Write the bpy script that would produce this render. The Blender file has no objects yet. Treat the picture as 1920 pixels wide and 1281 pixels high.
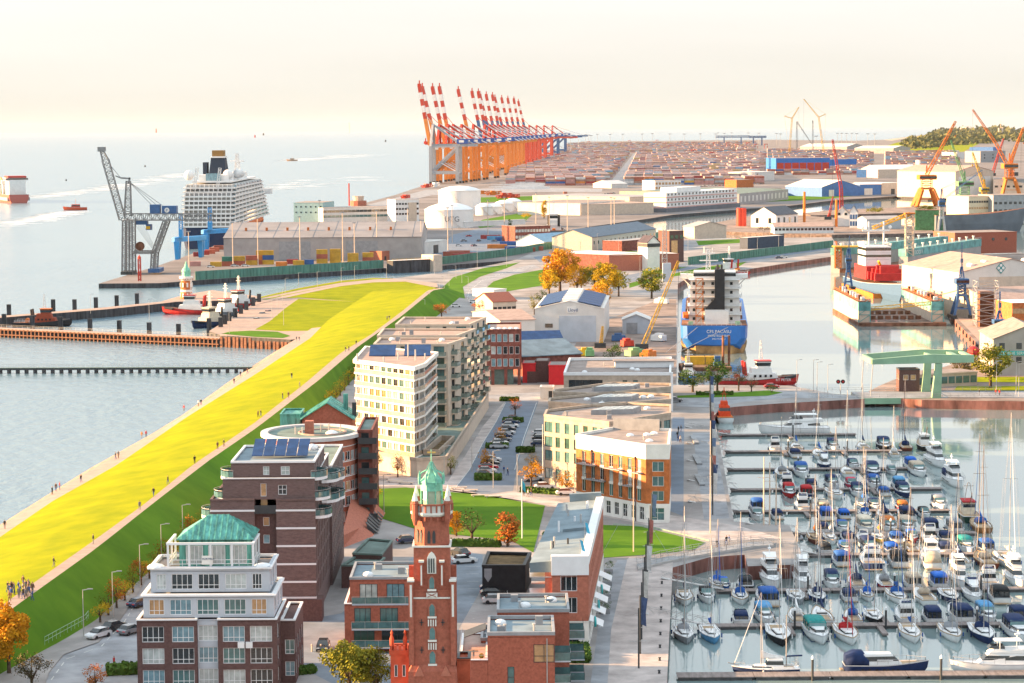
import bpy, bmesh, math, random
from mathutils import Vector, Matrix
random.seed(7)
R = math.radians
SC = bpy.context.scene
COL = SC.collection
# ------------------------------------------------------------------ camera
F = 4400.0                      # focal length in pixels of the 1920 x 1281 frame
H = 75.0                        # eye height above the quays (viewing deck of a tower)
PITCH = math.atan((640.5 - 239.5) / F)
ROLL = R(0.38)
cam_d = bpy.data.cameras.new("camera"); cam = bpy.data.objects.new("camera", cam_d)
COL.objects.link(cam)
cam_d.sensor_width = 36.0; cam_d.lens = 36.0 * F / 1920.0
cam_d.clip_start = 1.0; cam_d.clip_end = 400000.0
fwd = Vector((0, math.cos(PITCH), -math.sin(PITCH)))
up0 = Vector((0, math.sin(PITCH), math.cos(PITCH))); rt0 = Vector((1, 0, 0))
rt = rt0 * math.cos(ROLL) - up0 * math.sin(ROLL)
up = up0 * math.cos(ROLL) + rt0 * math.sin(ROLL)
CM = Matrix((rt, up, -fwd)).transposed()
cam.matrix_world = Matrix.Translation((0, 0, H)) @ CM.to_4x4()
SC.camera = cam
# ------------------------------------------------------------------ sky and sun
SUN_EL = R(11.0)
SUN_DIR = Vector((-math.cos(SUN_EL), 0.06, math.sin(SUN_EL))).normalized()    # towards the sun: low in the west (left)
world = bpy.data.worlds.new("World"); SC.world = world; world.use_nodes = True
wn = world.node_tree.nodes; wl = world.node_tree.links; wn.clear()
wo = wn.new("ShaderNodeOutputWorld"); bg = wn.new("ShaderNodeBackground")
sky = wn.new("ShaderNodeTexSky"); sky.sky_type = 'NISHITA'; sky.sun_disc = False
sky.sun_elevation = SUN_EL; sky.sun_rotation = math.atan2(SUN_DIR.x, SUN_DIR.y)
sky.altitude = 0; sky.air_density = 1.0; sky.dust_density = 2.2; sky.ozone_density = 1.0
# a thin, even veil of high cloud over the whole sky, streaked by noise
tc = wn.new("ShaderNodeTexCoord"); mp = wn.new("ShaderNodeMapping"); mp.inputs["Scale"].default_value = (1.0, 1.0, 9.0)
nz = wn.new("ShaderNodeTexNoise"); nz.inputs["Scale"].default_value = 2.2; nz.inputs["Detail"].default_value = 6
# the veil is denser towards the horizon, where one looks through more of it
sz = wn.new("ShaderNodeSeparateXYZ"); wl.new(tc.outputs["Generated"], sz.inputs["Vector"])
rp = wn.new("ShaderNodeMapRange"); rp.inputs["From Min"].default_value = 0.0; rp.inputs["From Max"].default_value = 0.75
rp.inputs["To Min"].default_value = 0.86; rp.inputs["To Max"].default_value = 0.80
wl.new(sz.outputs["Z"], rp.inputs["Value"])
ad = wn.new("ShaderNodeMath"); ad.operation = 'MULTIPLY_ADD'; ad.inputs[1].default_value = 0.10
wl.new(mp.outputs["Vector"], nz.inputs["Vector"]); wl.new(nz.outputs["Fac"], ad.inputs[0]); wl.new(rp.outputs["Result"], ad.inputs[2])
mx = wn.new("ShaderNodeMix"); mx.data_type = 'RGBA'
vr = wn.new("ShaderNodeValToRGB"); ve = vr.color_ramp.elements           # cream near the horizon, pale blue overhead
ve[0].position = 0.0; ve[0].color = (0.59, 0.58, 0.515, 1); ve[1].position = 0.55; ve[1].color = (0.82, 0.93, 1.0, 1)
k = ve.new(0.05); k.color = (0.655, 0.63, 0.602, 1); k = ve.new(0.20); k.color = (0.70, 0.71, 0.72, 1)
wl.new(sz.outputs["Z"], vr.inputs["Fac"])
vm = wn.new("ShaderNodeVectorMath"); vm.operation = 'SCALE'; cs = wn.new("ShaderNodeMapRange"); cs.inputs["From Min"].default_value = 0.3; cs.inputs["From Max"].default_value = 0.7
cs.inputs["To Min"].default_value = 5.9; cs.inputs["To Max"].default_value = 6.6; wl.new(nz.outputs["Fac"], cs.inputs["Value"]); wl.new(cs.outputs["Result"], vm.inputs["Scale"])
wl.new(vr.outputs["Color"], vm.inputs[0]); wl.new(vm.outputs["Vector"], mx.inputs["B"])
wl.new(tc.outputs["Generated"], mp.inputs["Vector"]); wl.new(ad.outputs[0], mx.inputs["Factor"])
wl.new(sky.outputs["Color"], mx.inputs["A"]); wl.new(mx.outputs["Result"], bg.inputs["Color"])
bg.inputs["Strength"].default_value = 0.055
wl.new(bg.outputs["Background"], wo.inputs["Surface"])
sun_d = bpy.data.lights.new("sun", 'SUN'); sun = bpy.data.objects.new("sun", sun_d); COL.objects.link(sun)
sun_d.energy = 5.0; sun_d.angle = R(0.6); sun_d.color = (1.0, 0.60, 0.29)
sun.rotation_euler = SUN_DIR.to_track_quat('Z', 'Y').to_euler(); sun.location = (-300, 0, 300)
SC.view_settings.view_transform = 'Standard'; SC.view_settings.look = 'None'
SC.view_settings.gamma = 1.0; SC.view_settings.use_curve_mapping = False
SC.view_settings.exposure = 2.25
SC.render.engine = 'CYCLES'
SC.cycles.max_bounces = 5; SC.cycles.diffuse_bounces = 2; SC.cycles.glossy_bounces = 3
SC.cycles.transmission_bounces = 3; SC.cycles.transparent_max_bounces = 6; SC.cycles.volume_bounces = 0
SC.cycles.use_denoising = True; SC.cycles.caustics_reflective = False; SC.cycles.caustics_refractive = False

# ------------------------------------------------------------------ pixel to place
def at(px, py, z=0.0):
 """the place on the level z that the photograph shows at pixel (px, py)"""
 d = CM @ Vector(((px - 960.0) / F, -(py - 640.5) / F, -1.0))
 t = (z - H) / d.z
 return Vector((d.x * t, d.y * t, z))
def atD(px, py, Y):
 """the place at depth Y along the pixel's sight line"""
 d = CM @ Vector(((px - 960.0) / F, -(py - 640.5) / F, -1.0))
 t = Y / d.y
 return Vector((d.x * t, Y, H + d.z * t))
WZ = -2.4                       # water level

# ------------------------------------------------------------------ materials
MATS = {}
def mat(name, col=None, rough=0.7, metal=0.0, var=0.12, scale=0.6, bump=0.0, spec=0.3, emit=0.0, coat=0.0, col2=None, bscale=None, stretch=None):
 if name in MATS: return MATS[name]
 m = bpy.data.materials.new(name); m.use_nodes = True
 n = m.node_tree.nodes; l = m.node_tree.links
 b = n["Principled BSDF"]
 b.inputs["Roughness"].default_value = rough; b.inputs["Metallic"].default_value = metal
 b.inputs["Specular IOR Level"].default_value = spec
 if coat: b.inputs["Coat Weight"].default_value = coat
 c = (*col, 1.0)
 b.inputs["Base Color"].default_value = c
 if var or col2 or bump:
  g = n.new("ShaderNodeNewGeometry")
  vec = g.outputs["Position"]
  if stretch:
   mpn = n.new("ShaderNodeMapping"); mpn.inputs["Scale"].default_value = stretch
   l.new(vec, mpn.inputs["Vector"]); vec = mpn.outputs["Vector"]
  t = n.new("ShaderNodeTexNoise"); t.inputs["Scale"].default_value = scale; t.inputs["Detail"].default_value = 5.0
  t.inputs["Roughness"].default_value = 0.62
  l.new(vec, t.inputs["Vector"])
 if var or col2:
  c2 = col2 if col2 else tuple(x * (1 - 2.2 * var) for x in col)
  c1 = col if col2 else tuple(min(1, x * (1 + 1.1 * var)) for x in col)
  rmp = n.new("ShaderNodeValToRGB")
  rmp.color_ramp.elements[0].position = 0.33; rmp.color_ramp.elements[1].position = 0.67
  rmp.color_ramp.elements[0].color = (*c2, 1); rmp.color_ramp.elements[1].color = (*c1, 1)
  l.new(t.outputs["Fac"], rmp.inputs["Fac"]); l.new(rmp.outputs["Color"], b.inputs["Base Color"])
 if bump:
  t2 = n.new("ShaderNodeTexNoise"); t2.inputs["Scale"].default_value = bscale or scale * 6; t2.inputs["Detail"].default_value = 4
  l.new(vec, t2.inputs["Vector"])
  bp = n.new("ShaderNodeBump"); bp.inputs["Strength"].default_value = bump; bp.inputs["Distance"].default_value = 0.1
  l.new(t2.outputs["Fac"], bp.inputs["Height"]); l.new(bp.outputs["Normal"], b.inputs["Normal"])
 if emit:
  b.inputs["Emission Color"].default_value = c; b.inputs["Emission Strength"].default_value = emit
 MATS[name] = m
 return m
def rgbmat(col, rough=0.6, **k):
 return mat("paint_%02x%02x%02x_%d" % tuple([int(min(1, x) * 255) for x in col] + [int(rough * 100)]), col, rough, **k)

# ------------------------------------------------------------------ mesh builder
class MB:
 def __init__(s): s.v = []; s.f = []; s.mi = []; s.m = 0
 def mark(s, i): s.m = i; return s
 def face(s, idx): s.f.append(tuple(idx)); s.mi.append(s.m)
 def bx(s, x0, x1, y0, y1, z0, z1):
  o = len(s.v)
  s.v += [(x0,y0,z0),(x1,y0,z0),(x1,y1,z0),(x0,y1,z0),(x0,y0,z1),(x1,y0,z1),(x1,y1,z1),(x0,y1,z1)]
  for q in ((0,3,2,1),(4,5,6,7),(0,1,5,4),(1,2,6,5),(2,3,7,6),(3,0,4,7)): s.face([o+i for i in q])
  return s
 def box(s, c, sx, sy, sz, rz=0.0):
  o = len(s.v); ca, sa = math.cos(rz), math.sin(rz)
  for dz in (-.5, .5):
   for dx, dy in ((-.5,-.5),(.5,-.5),(.5,.5),(-.5,.5)):
    x, y = dx*sx, dy*sy
    s.v.append((c[0]+x*ca-y*sa, c[1]+x*sa+y*ca, c[2]+dz*sz))
  for q in ((0,3,2,1),(4,5,6,7),(0,1,5,4),(1,2,6,5),(2,3,7,6),(3,0,4,7)): s.face([o+i for i in q])
  return s
 def prism(s, poly, z0, z1, cap0=True, cap1=True):
  n = len(poly); o = len(s.v)
  a = sum(poly[i][0]*poly[(i+1)%n][1]-poly[(i+1)%n][0]*poly[i][1] for i in range(n))
  if a < 0: poly = list(reversed(poly))
  s.v += [(p[0],p[1],z0) for p in poly] + [(p[0],p[1],z1) for p in poly]
  for i in range(n):
   j = (i+1)%n; s.face((o+i,o+j,o+n+j,o+n+i))
  if cap1: s.face([o+n+i for i in range(n)])
  if cap0: s.face([o+n-1-i for i in range(n)])
  return s
 def loft(s, rings, cap=True):
  """rings: lists of points of equal length, joined in order"""
  o = len(s.v); n = len(rings[0])
  for r in rings: s.v += [tuple(p) for p in r]
  for k in range(len(rings)-1):
   for i in range(n):
    j = (i+1)%n; s.face((o+k*n+i,o+k*n+j,o+(k+1)*n+j,o+(k+1)*n+i))
  if cap:
   s.face([o+n-1-i for i in range(n)]); s.face([o+(len(rings)-1)*n+i for i in range(n)])
  return s
 def tube(s, p, q, r, r2=None, n=5, cap=True):
  p = Vector(p); q = Vector(q); d = q - p
  if d.length < 1e-6: return s
  d.normalize(); a = d.orthogonal().normalized(); b = d.cross(a)
  r2 = r if r2 is None else r2
  return s.loft([[c + (a*math.cos(2*math.pi*i/n) + b*math.sin(2*math.pi*i/n))*rr for i in range(n)] for c, rr in ((p,r),(q,r2))], cap)
 def path(s, pts, r, n=4):
  for a, b in zip(pts, pts[1:]): s.tube(a, b, r, n=n)
  return s
 def bar(s, p, q, w, h=None):
  """rectangular bar from p to q, w wide and h high"""
  h = w if h is None else h
  p = Vector(p); q = Vector(q); d = (q-p)
  if d.length < 1e-6: return s
  d.normalize(); ref = Vector((0,0,1)) if abs(d.z) < 0.95 else Vector((0,1,0))
  a = d.cross(ref).normalized()*w/2; b = a.cross(d).normalized()*h/2
  return s.loft([[c-a-b, c+a-b, c+a+b, c-a+b] for c in (p,q)])
 def lathe(s, prof, n=12, c=(0,0,0)):
  return s.loft([[(c[0]+r*math.cos(2*math.pi*i/n), c[1]+r*math.sin(2*math.pi*i/n), c[2]+z) for i in range(n)] for r, z in prof])
 def truss(s, p, q, w, nb, r, w2=None, h=None):
  """four-chord lattice boom"""
  p = Vector(p); q = Vector(q); d = (q-p).normalized(); w2 = w if w2 is None else w2
  ref = Vector((0,0,1)) if abs(d.z) < 0.95 else Vector((0,1,0))
  a = d.cross(ref).normalized(); b = a.cross(d).normalized()
  def corner(t, i):
   ww = (w + (w2-w)*t)/2; hh = ww if h is None else h/2
   return p.lerp(q, t) + a*ww*(1,1,-1,-1)[i] + b*hh*(1,-1,-1,1)[i]
  for i in range(4): s.bar(corner(0,i), corner(1,i), r*1.5)
  for k in range(nb):
   t0, t1 = k/nb, (k+1)/nb
   for i in range(4):
    j = (i+1)%4
    s.bar(corner(t0,i), corner(t1,j), r) if k % 2 else s.bar(corner(t0,j), corner(t1,i), r)
    s.bar(corner(t1,i), corner(t1,j), r)
  return s
 def sphere(s, c, r, nu=10, nv=6, sz=1.0):
  return s.loft([[(c[0]+r*math.sin(math.pi*k/nv)*math.cos(2*math.pi*i/nu), c[1]+r*math.sin(math.pi*k/nv)*math.sin(2*math.pi*i/nu), c[2]-r*sz*math.cos(math.pi*k/nv)) for i in range(nu)] for k in [0.02]+list(range(1,nv))+[nv-0.02]])
 def mesh(s, name, mats, smooth=False):
  me = bpy.data.meshes.new(name); me.from_pydata(s.v, [], s.f)
  if not isinstance(mats, (list, tuple)): mats = [mats]
  for m in mats: me.materials.append(m)
  if len(mats) > 1: me.polygons.foreach_set("material_index", s.mi)
  if smooth: me.polygons.foreach_set("use_smooth", [True]*len(s.f))
  me.update(); return me
 def build(s, name, mats, parent=None, loc=(0,0,0), rz=0.0, smooth=False):
  return put(name, s.mesh(name, mats, smooth), parent, loc, rz)
def put(name, me, parent=None, loc=(0,0,0), rz=0.0, scale=None):
 o = bpy.data.objects.new(name, me); COL.objects.link(o)
 o.location = loc; o.rotation_euler = (0,0,rz)
 if scale: o.scale = scale
 if parent is not None: o.parent = parent
 return o
def tag(o, label=None, cat=None, group=None, kind=None):
 if label: o["label"] = label
 if cat: o["category"] = cat
 if group: o["group"] = group
 if kind: o["kind"] = kind
 return o
def thing(name, label, cat, loc=(0,0,0), rz=0.0, group=None):
 return tag(put(name, None, None, loc, rz), label, cat, group)
def copy_tree(o, parent=None, loc=None, rz=None):
 c = o.copy(); COL.objects.link(c); c.parent = parent
 if loc is not None: c.location = loc
 if rz is not None: c.rotation_euler = (0,0,rz)
 for ch in KIDS(o): copy_tree(ch, c)
 return c
_K = {}
def KIDS(o):
 return list(o.children)
ORD = "first second third fourth fifth sixth seventh eighth ninth tenth eleventh twelfth thirteenth fourteenth fifteenth sixteenth seventeenth eighteenth nineteenth twentieth".split()
def nth(i): return ORD[i] if i < len(ORD) else ["twenty-first","twenty-second","twenty-third","twenty-fourth","twenty-fifth","twenty-sixth","twenty-seventh","twenty-eighth","twenty-ninth","thirtieth"][i-20]
def struct(name, mb, m, smooth=False):
 o = mb.build(name, m, smooth=smooth); o["kind"] = "structure"; return o
def poly_px(pts, z=0.0): return [tuple(at(x, y, z)[:2]) for x, y in pts]
def flat(mb, poly, z):
 """one flat polygon at height z, facing up (any simple outline)"""
 from mathutils.geometry import tessellate_polygon
 vs = [Vector((p[0], p[1], z)) for p in poly]; o = len(mb.v)
 a = sum(poly[i][0]*poly[(i+1)%len(poly)][1]-poly[(i+1)%len(poly)][0]*poly[i][1] for i in range(len(poly)))
 mb.v += [tuple(v) for v in vs]
 for t in tessellate_polygon([vs]):
  p, q, r = (vs[i] for i in t)
  t = t if (q-p).cross(r-p).z > 0 else (t[0], t[2], t[1])
  mb.face([o+i for i in t])
 return mb
def sheet(name, pts, z, m, kind="structure"):
 mb = flat(MB(), poly_px(pts, z), z)
 o = mb.build(name, m); o["kind"] = kind; return o
def land(name, pts, z, m, wall=None, zb=WZ-2):
 """ground sheet with a quay wall all round its edge"""
 poly = poly_px(pts, z); mb = flat(MB(), poly, z); n = len(poly); mb.mark(1)
 a = sum(poly[i][0]*poly[(i+1)%n][1]-poly[(i+1)%n][0]*poly[i][1] for i in range(n))
 if a < 0: poly = poly[::-1]
 o = len(mb.v); mb.v += [(p[0],p[1],zb) for p in poly] + [(p[0],p[1],z) for p in poly]
 for i in range(n):
  j = (i+1)%n; mb.face((o+i,o+j,o+n+j,o+n+i))
 ob = mb.build(name, [m, wall or m]); ob["kind"] = "structure"; return ob
# ================================================================== the setting: water, land, dike, paths
def water_mat():
 m = bpy.data.materials.new("water"); m.use_nodes = True
 n = m.node_tree.nodes; l = m.node_tree.links; b = n["Principled BSDF"]
 b.inputs["Base Color"].default_value = (0.10, 0.17, 0.20, 1); b.inputs["Roughness"].default_value = 0.05
 b.inputs["IOR"].default_value = 1.9; b.inputs["Specular IOR Level"].default_value = 0.5
 g = n.new("ShaderNodeNewGeometry")
 # open river to the left is ruffled by wind, the enclosed basins are nearly still
 sp = n.new("ShaderNodeSeparateXYZ"); l.new(g.outputs["Position"], sp.inputs["Vector"])
 ma = n.new("ShaderNodeMath"); ma.operation = 'MULTIPLY_ADD'; ma.inputs[1].default_value = -0.075; l.new(sp.outputs["Y"], ma.inputs[0]); l.new(sp.outputs["X"], ma.inputs[2])
 mr = n.new("ShaderNodeMapRange"); mr.inputs["From Min"].default_value = -10; mr.inputs["From Max"].default_value = -130
 mr.inputs["To Min"].default_value = 0.0; mr.inputs["To Max"].default_value = 1.0; l.new(ma.outputs[0], mr.inputs["Value"])
 far = n.new("ShaderNodeMapRange"); far.inputs["From Min"].default_value = 2600; far.inputs["From Max"].default_value = 3600; l.new(sp.outputs["Y"], far.inputs["Value"])
 mxn = n.new("ShaderNodeMath"); mxn.operation = 'MAXIMUM'; l.new(mr.outputs["Result"], mxn.inputs[0]); l.new(far.outputs["Result"], mxn.inputs[1])
 OPEN = mxn.outputs[0]
 mp = n.new("ShaderNodeMapping"); mp.inputs["Scale"].default_value = (0.55, 0.30, 1); mp.inputs["Rotation"].default_value = (0, 0, R(25))
 l.new(g.outputs["Position"], mp.inputs["Vector"])
 t1 = n.new("ShaderNodeTexNoise"); t1.inputs["Scale"].default_value = 0.5; t1.inputs["Detail"].default_value = 6; t1.inputs["Roughness"].default_value = 0.6
 l.new(mp.outputs["Vector"], t1.inputs["Vector"])
 mp2 = n.new("ShaderNodeMapping"); mp2.inputs["Scale"].default_value = (0.010, 0.004, 1); l.new(g.outputs["Position"], mp2.inputs["Vector"])
 t2 = n.new("ShaderNodeTexNoise"); t2.inputs["Scale"].default_value = 1.0; t2.inputs["Detail"].default_value = 5; t2.inputs["Distortion"].default_value = 0.8
 l.new(mp2.outputs["Vector"], t2.inputs["Vector"])
 pr = n.new("ShaderNodeMapRange"); pr.inputs["From Min"].default_value = 0.35; pr.inputs["From Max"].default_value = 0.65
 pr.inputs["To Min"].default_value = 0.2; pr.inputs["To Max"].default_value = 1.35; l.new(t2.outputs["Fac"], pr.inputs["Value"])
 mu = n.new("ShaderNodeMath"); mu.operation = 'MULTIPLY'; l.new(pr.outputs["Result"], mu.inputs[0])
 st = n.new("ShaderNodeMapRange"); st.inputs["To Min"].default_value = 0.03; st.inputs["To Max"].default_value = 0.75
 l.new(OPEN, st.inputs["Value"]); l.new(st.outputs["Result"], mu.inputs[1])
 bp = n.new("ShaderNodeBump"); bp.inputs["Distance"].default_value = 1.0; l.new(t1.outputs["Fac"], bp.inputs["Height"]); l.new(mu.outputs[0], bp.inputs["Strength"])
 l.new(bp.outputs["Normal"], b.inputs["Normal"])
 ro = n.new("ShaderNodeMapRange"); ro.inputs["To Min"].default_value = 0.05; ro.inputs["To Max"].default_value = 0.22; l.new(OPEN, ro.inputs["Value"]); l.new(ro.outputs["Result"], b.inputs["Roughness"])
 cm = n.new("ShaderNodeMix"); cm.data_type = 'RGBA'; cm.inputs["A"].default_value = (0.20, 0.275, 0.28, 1); cm.inputs["B"].default_value = (0.15, 0.245, 0.30, 1)
 l.new(OPEN, cm.inputs["Factor"]); l.new(cm.outputs["Result"], b.inputs["Base Color"])
 return m
M_WATER = water_mat()
wmb = MB(); S = 60000.0
wmb.v += [(-S, -400, WZ), (S, -400, WZ), (S, S, WZ), (-S, S, WZ)]; wmb.face((0, 1, 2, 3))
struct("water", wmb, M_WATER)

M_CONC = mat("concrete_paving", (0.31, 0.29, 0.285), 0.85, var=0.2, scale=0.06, bump=0.15, bscale=2.0)
M_PLAZA = mat("plaza_paving", (0.47, 0.41, 0.39), 0.8, var=0.15, scale=0.25)
M_ASPH = mat("asphalt", (0.165, 0.20, 0.255), 0.85, var=0.08, scale=0.2)
M_ASPH2 = mat("pale_asphalt", (0.30, 0.31, 0.335), 0.85, var=0.16, scale=0.15)
M_QUAYW = mat("quay_wall_stone", (0.16, 0.12, 0.11), 0.9, var=0.25, scale=0.5, bump=0.4)
M_BRWALL = mat("brown_quay_wall", (0.26, 0.115, 0.095), 0.9, var=0.28, scale=0.35, bump=0.4, stretch=(1, 1, 0.25))
M_SHEETP = mat("sheet_pile_dark", (0.060, 0.062, 0.070), 0.8, var=0.3, scale=0.8, stretch=(1, 1, 0.15))
M_GREENW = mat("green_sheet_wall", (0.10, 0.24, 0.19), 0.7, var=0.15, scale=0.5, stretch=(1, 1, 0.2))
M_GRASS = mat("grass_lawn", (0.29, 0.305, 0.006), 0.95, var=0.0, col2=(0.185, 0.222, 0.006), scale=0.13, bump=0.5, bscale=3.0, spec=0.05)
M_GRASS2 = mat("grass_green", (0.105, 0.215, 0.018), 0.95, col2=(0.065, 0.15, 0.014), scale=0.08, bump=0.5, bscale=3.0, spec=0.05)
M_PATH = mat("brick_path", (0.40, 0.295, 0.245), 0.9, var=0.08, scale=0.5)
M_ROCK = mat("revetment_rock", (0.34, 0.25, 0.20), 0.9, var=0.35, scale=0.9, bump=0.8)
M_SAND = mat("yard_ground", (0.28, 0.215, 0.185), 0.9, var=0.25, scale=0.08)
M_TERM = mat("terminal_ground", (0.22, 0.195, 0.19), 0.9, var=0.2, scale=0.015)

land("city_ground", [(-400,1500),(-100,1240),(100,1090),(300,935),(480,803),(600,712),(690,640),(760,590),(812,545),(737,522),
     (830,511),(905,500),(965,488),(1062,447),(1160,440),(1262,433),(1302,438),(1312,449),(1420,447),(1560,445),(1572,468),(1562,481),(1480,493),(1390,507),(1300,516),
     (1271,532),(1268,722),(1340,722),(1480,723),(1560,738),(1606,742),(1621,748),(1454,757),(1376,763),(1350,768),(1338,780),(1343,800),(1376,978),
     (1480,985),(1512,1058),(1402,1062),(1396,1040),(1330,1045),(1255,1066),(1250,1300),(1250,1600),(-400,1600)], 0.0, M_CONC, M_BRWALL)
land("east_bank", [(1728,750),(2300,758),(2300,466),(1800,478),(1738,494),(1726,508),(1770,562),(1793,604),(1850,662),(1770,688),(1700,702),(1652,722),(1630,733),(1642,744)], 0.0, M_SAND, M_BRWALL)
land("outer_harbour_ground", [(185,532),(300,497),(400,462),(520,424),(640,392),(740,366),(800,346),(850,339),(885,334.5),(910,327.5),(945,317),(985,306),(1030,293),(1060,281),(1075,272),(1090,265.5),
     (1450,262),(1600,264),(1660,262),(1690,258),(1740,252),(1800,247),(1920,243),(2300,241),(2300,350),(1850,358),(1740,372),(1680,368),(1560,376),(1480,386),
     (1260,403),(1210,411),(1100,426),(1062,437),(1062,447),(965,488),(815,499),(735,503),(720,503),(600,511),(480,518.5),(365,526),(300,531)], 0.0, M_TERM, M_SHEETP)
land("lock_island", [(1304,427),(1330,420),(1400,406),(1500,404),(1560,408),(1640,417),(1745,428),(1752,437),(1560,440),(1430,437),(1330,433)], 0.0, M_SAND, M_QUAYW)
land("harbour_mole", [(1505,400),(1560,394),(1640,391),(1780,384),(1980,380),(1980,392),(1750,398),(1600,402),(1520,404)], 0.0, M_SAND, M_QUAYW)
# lower mole and landing stage of the tug harbour
land("tug_quay", [(392,621),(415,629),(545,637),(582,634),(675,561),(812,545),(737,522),(700,521),(640,526),(560,540),(490,556),(440,550),(398,544),(345,553),(300,566),(200,576),(60,588),(-60,597),
     (-60,601),(60,591),(200,580),(296,570),(330,566),(430,563),(490,560)], 1.0, M_PATH, M_SHEETP)

sheet("harbour_yard", [(800,482),(850,440),(900,428),(1000,432),(1010,470),(960,478),(880,481)], .02, M_ASPH)
sheet("tank_verge", [(905,412),(985,398),(1000,402),(985,414),(940,422),(900,428),(890,420)], .02, M_GRASS2)
sheet("rail_verge", [(840,372),(1060,366),(1230,362),(1232,366),(1060,372),(900,380),(845,378)], .02, M_GRASS2)
sheet("quay_road", [(690,384),(800,356),(1000,352),(1130,354),(1128,360),(1000,360),(810,366),(705,390)], .02, M_ASPH2)
sheet("rear_verge", [(1400,372),(1540,362),(1650,352),(1700,352),(1660,360),(1545,374),(1400,380)], .02, M_GRASS2)
sheet("lane", [(1020,560),(1100,545),(1165,528),(1180,536),(1120,556),(1060,575),(1025,590)], .02, M_ASPH)
sheet("street_mouth", [(900,742),(1010,735),(1060,742),(1268,748),(1268,756),(1060,756),(1010,752),(948,753)], .006, M_ASPH2)
# ------------------------------------------------------------------ dike, lofted from lines read off the photograph
def line_at_Y(pts, z):
 ws = [at(x, y, z) for x, y in pts]; ws.sort(key=lambda p: p.y)
 def f(Y):
  if Y <= ws[0].y: a, b = ws[0], ws[1]
  elif Y >= ws[-1].y: a, b = ws[-2], ws[-1]
  else:
   for a, b in zip(ws, ws[1:]):
    if a.y <= Y <= b.y: break
  t = (Y - a.y) / (b.y - a.y); return a.x + (b.x - a.x) * t
 return f
DZ = [WZ - 0.6, 1.0, 1.4, 6.0, 6.0, -0.4]
DL = [line_at_Y([(0,978),(156,880),(274,815),(332,780),(425,713),(511,659),(545,640)], WZ),
      line_at_Y([(0,988),(98,925),(200,864),(340,784),(460,704),(540,646),(560,632)], 1.0),
      line_at_Y([(0,1007),(98,940),(219,872),(352,781),(485,698),(530,668),(582,634),(615,600),(675,561)], 1.4),
      line_at_Y([(66,1091),(170,1018),(274,943),(360,873),(480,791),(572,719),(640,661),(695,628),(755,583),(804,543)], 6.0),
      line_at_Y([(76,1103),(178,1030),(297,936),(391,864),(480,803),(600,711),(670,651),(755,591),(815,542)], 6.0),
      line_at_Y([(62,1232),(176,1171),(274,1080),(400,985),(560,830),(655,720),(720,655),(800,610),(862,560)], 0.0)]
Ys = [200 + i * 12 for i in range(73)]
Yend = Ys[-1]
def dike_pt(k, Y):
 z = DZ[k]
 if k in (3, 4) and Y > 1000: z = 6.0 - 3.4 * min(1, (Y - 1000) / 64.0)
 return (DL[k](Y), Y, z)
def dike_z(px, py):
 """walk a sight line down to the dike surface"""
 for Y in [y * 0.5 for y in range(440, 2140)]:
  p = atD(px, py, Y); xs = [DL[k](Y) for k in range(6)]
  for k in range(5):
   if xs[k] <= p.x <= xs[k+1]:
    t = (p.x - xs[k]) / max(1e-6, xs[k+1] - xs[k]); z = dike_pt(k, Y)[2] * (1-t) + dike_pt(k+1, Y)[2] * t
    if k == 2: z += 0.5 * math.sin(math.pi * t)
    if p.z <= z: return Vector((p.x, Y, z))
 return at(px, py, 1.4)
def ribbon(name, k, m, sub=1, belly=0.0, ymax=None):
 mb = MB(); ys = [y for y in Ys if ymax is None or y <= ymax]
 for Y in ys:
  a, b = Vector(dike_pt(k, Y)), Vector(dike_pt(k+1, Y))
  for i in range(sub + 1):
   p = a.lerp(b, i / sub); p.z += belly * math.sin(math.pi * i / sub); mb.v.append(tuple(p))
 n = sub + 1
 for r in range(len(ys) - 1):
  for i in range(sub): mb.face((r*n+i, r*n+i+1, (r+1)*n+i+1, (r+1)*n+i))
 return struct(name, mb, m, smooth=True)
ribbon("shore_revetment", 0, M_ROCK, ymax=870)
ribbon("shore_path", 1, M_PATH, ymax=880)
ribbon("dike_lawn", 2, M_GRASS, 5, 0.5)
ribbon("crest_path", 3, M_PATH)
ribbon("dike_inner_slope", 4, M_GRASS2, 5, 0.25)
# north end of the dike: meadow by the tug harbour, the paths that cross it
sheet("tug_meadow", [(505,603),(478,618),(530,621),(600,620),(668,566),(560,560),(535,578)], 1.02, M_GRASS)
sheet("harbour_lawn", [(560,548),(640,533),(700,527),(760,526),(808,531),(818,541),(700,566),(668,566),(560,558),(490,562)], 1.06, M_GRASS)
sheet("channel_lawn", [(480,561),(560,544),(640,530),(700,524),(740,522),(700,521.5),(640,526.5),(560,540.5),(490,556.5)], 1.04, M_GRASS)
sheet("meadow_path", [(480,566),(560,549),(640,533),(700,526),(760,524.5),(818,531),(822,539),(810,538),(760,528),(700,529.5),(640,536.5),(560,553),(480,571)], 1.10, M_PATH)
sheet("tug_meadow_strip", [(415,626),(480,632),(530,634),(545,630),(520,622),(470,620),(430,622)], 1.03, M_GRASS2)
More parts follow.
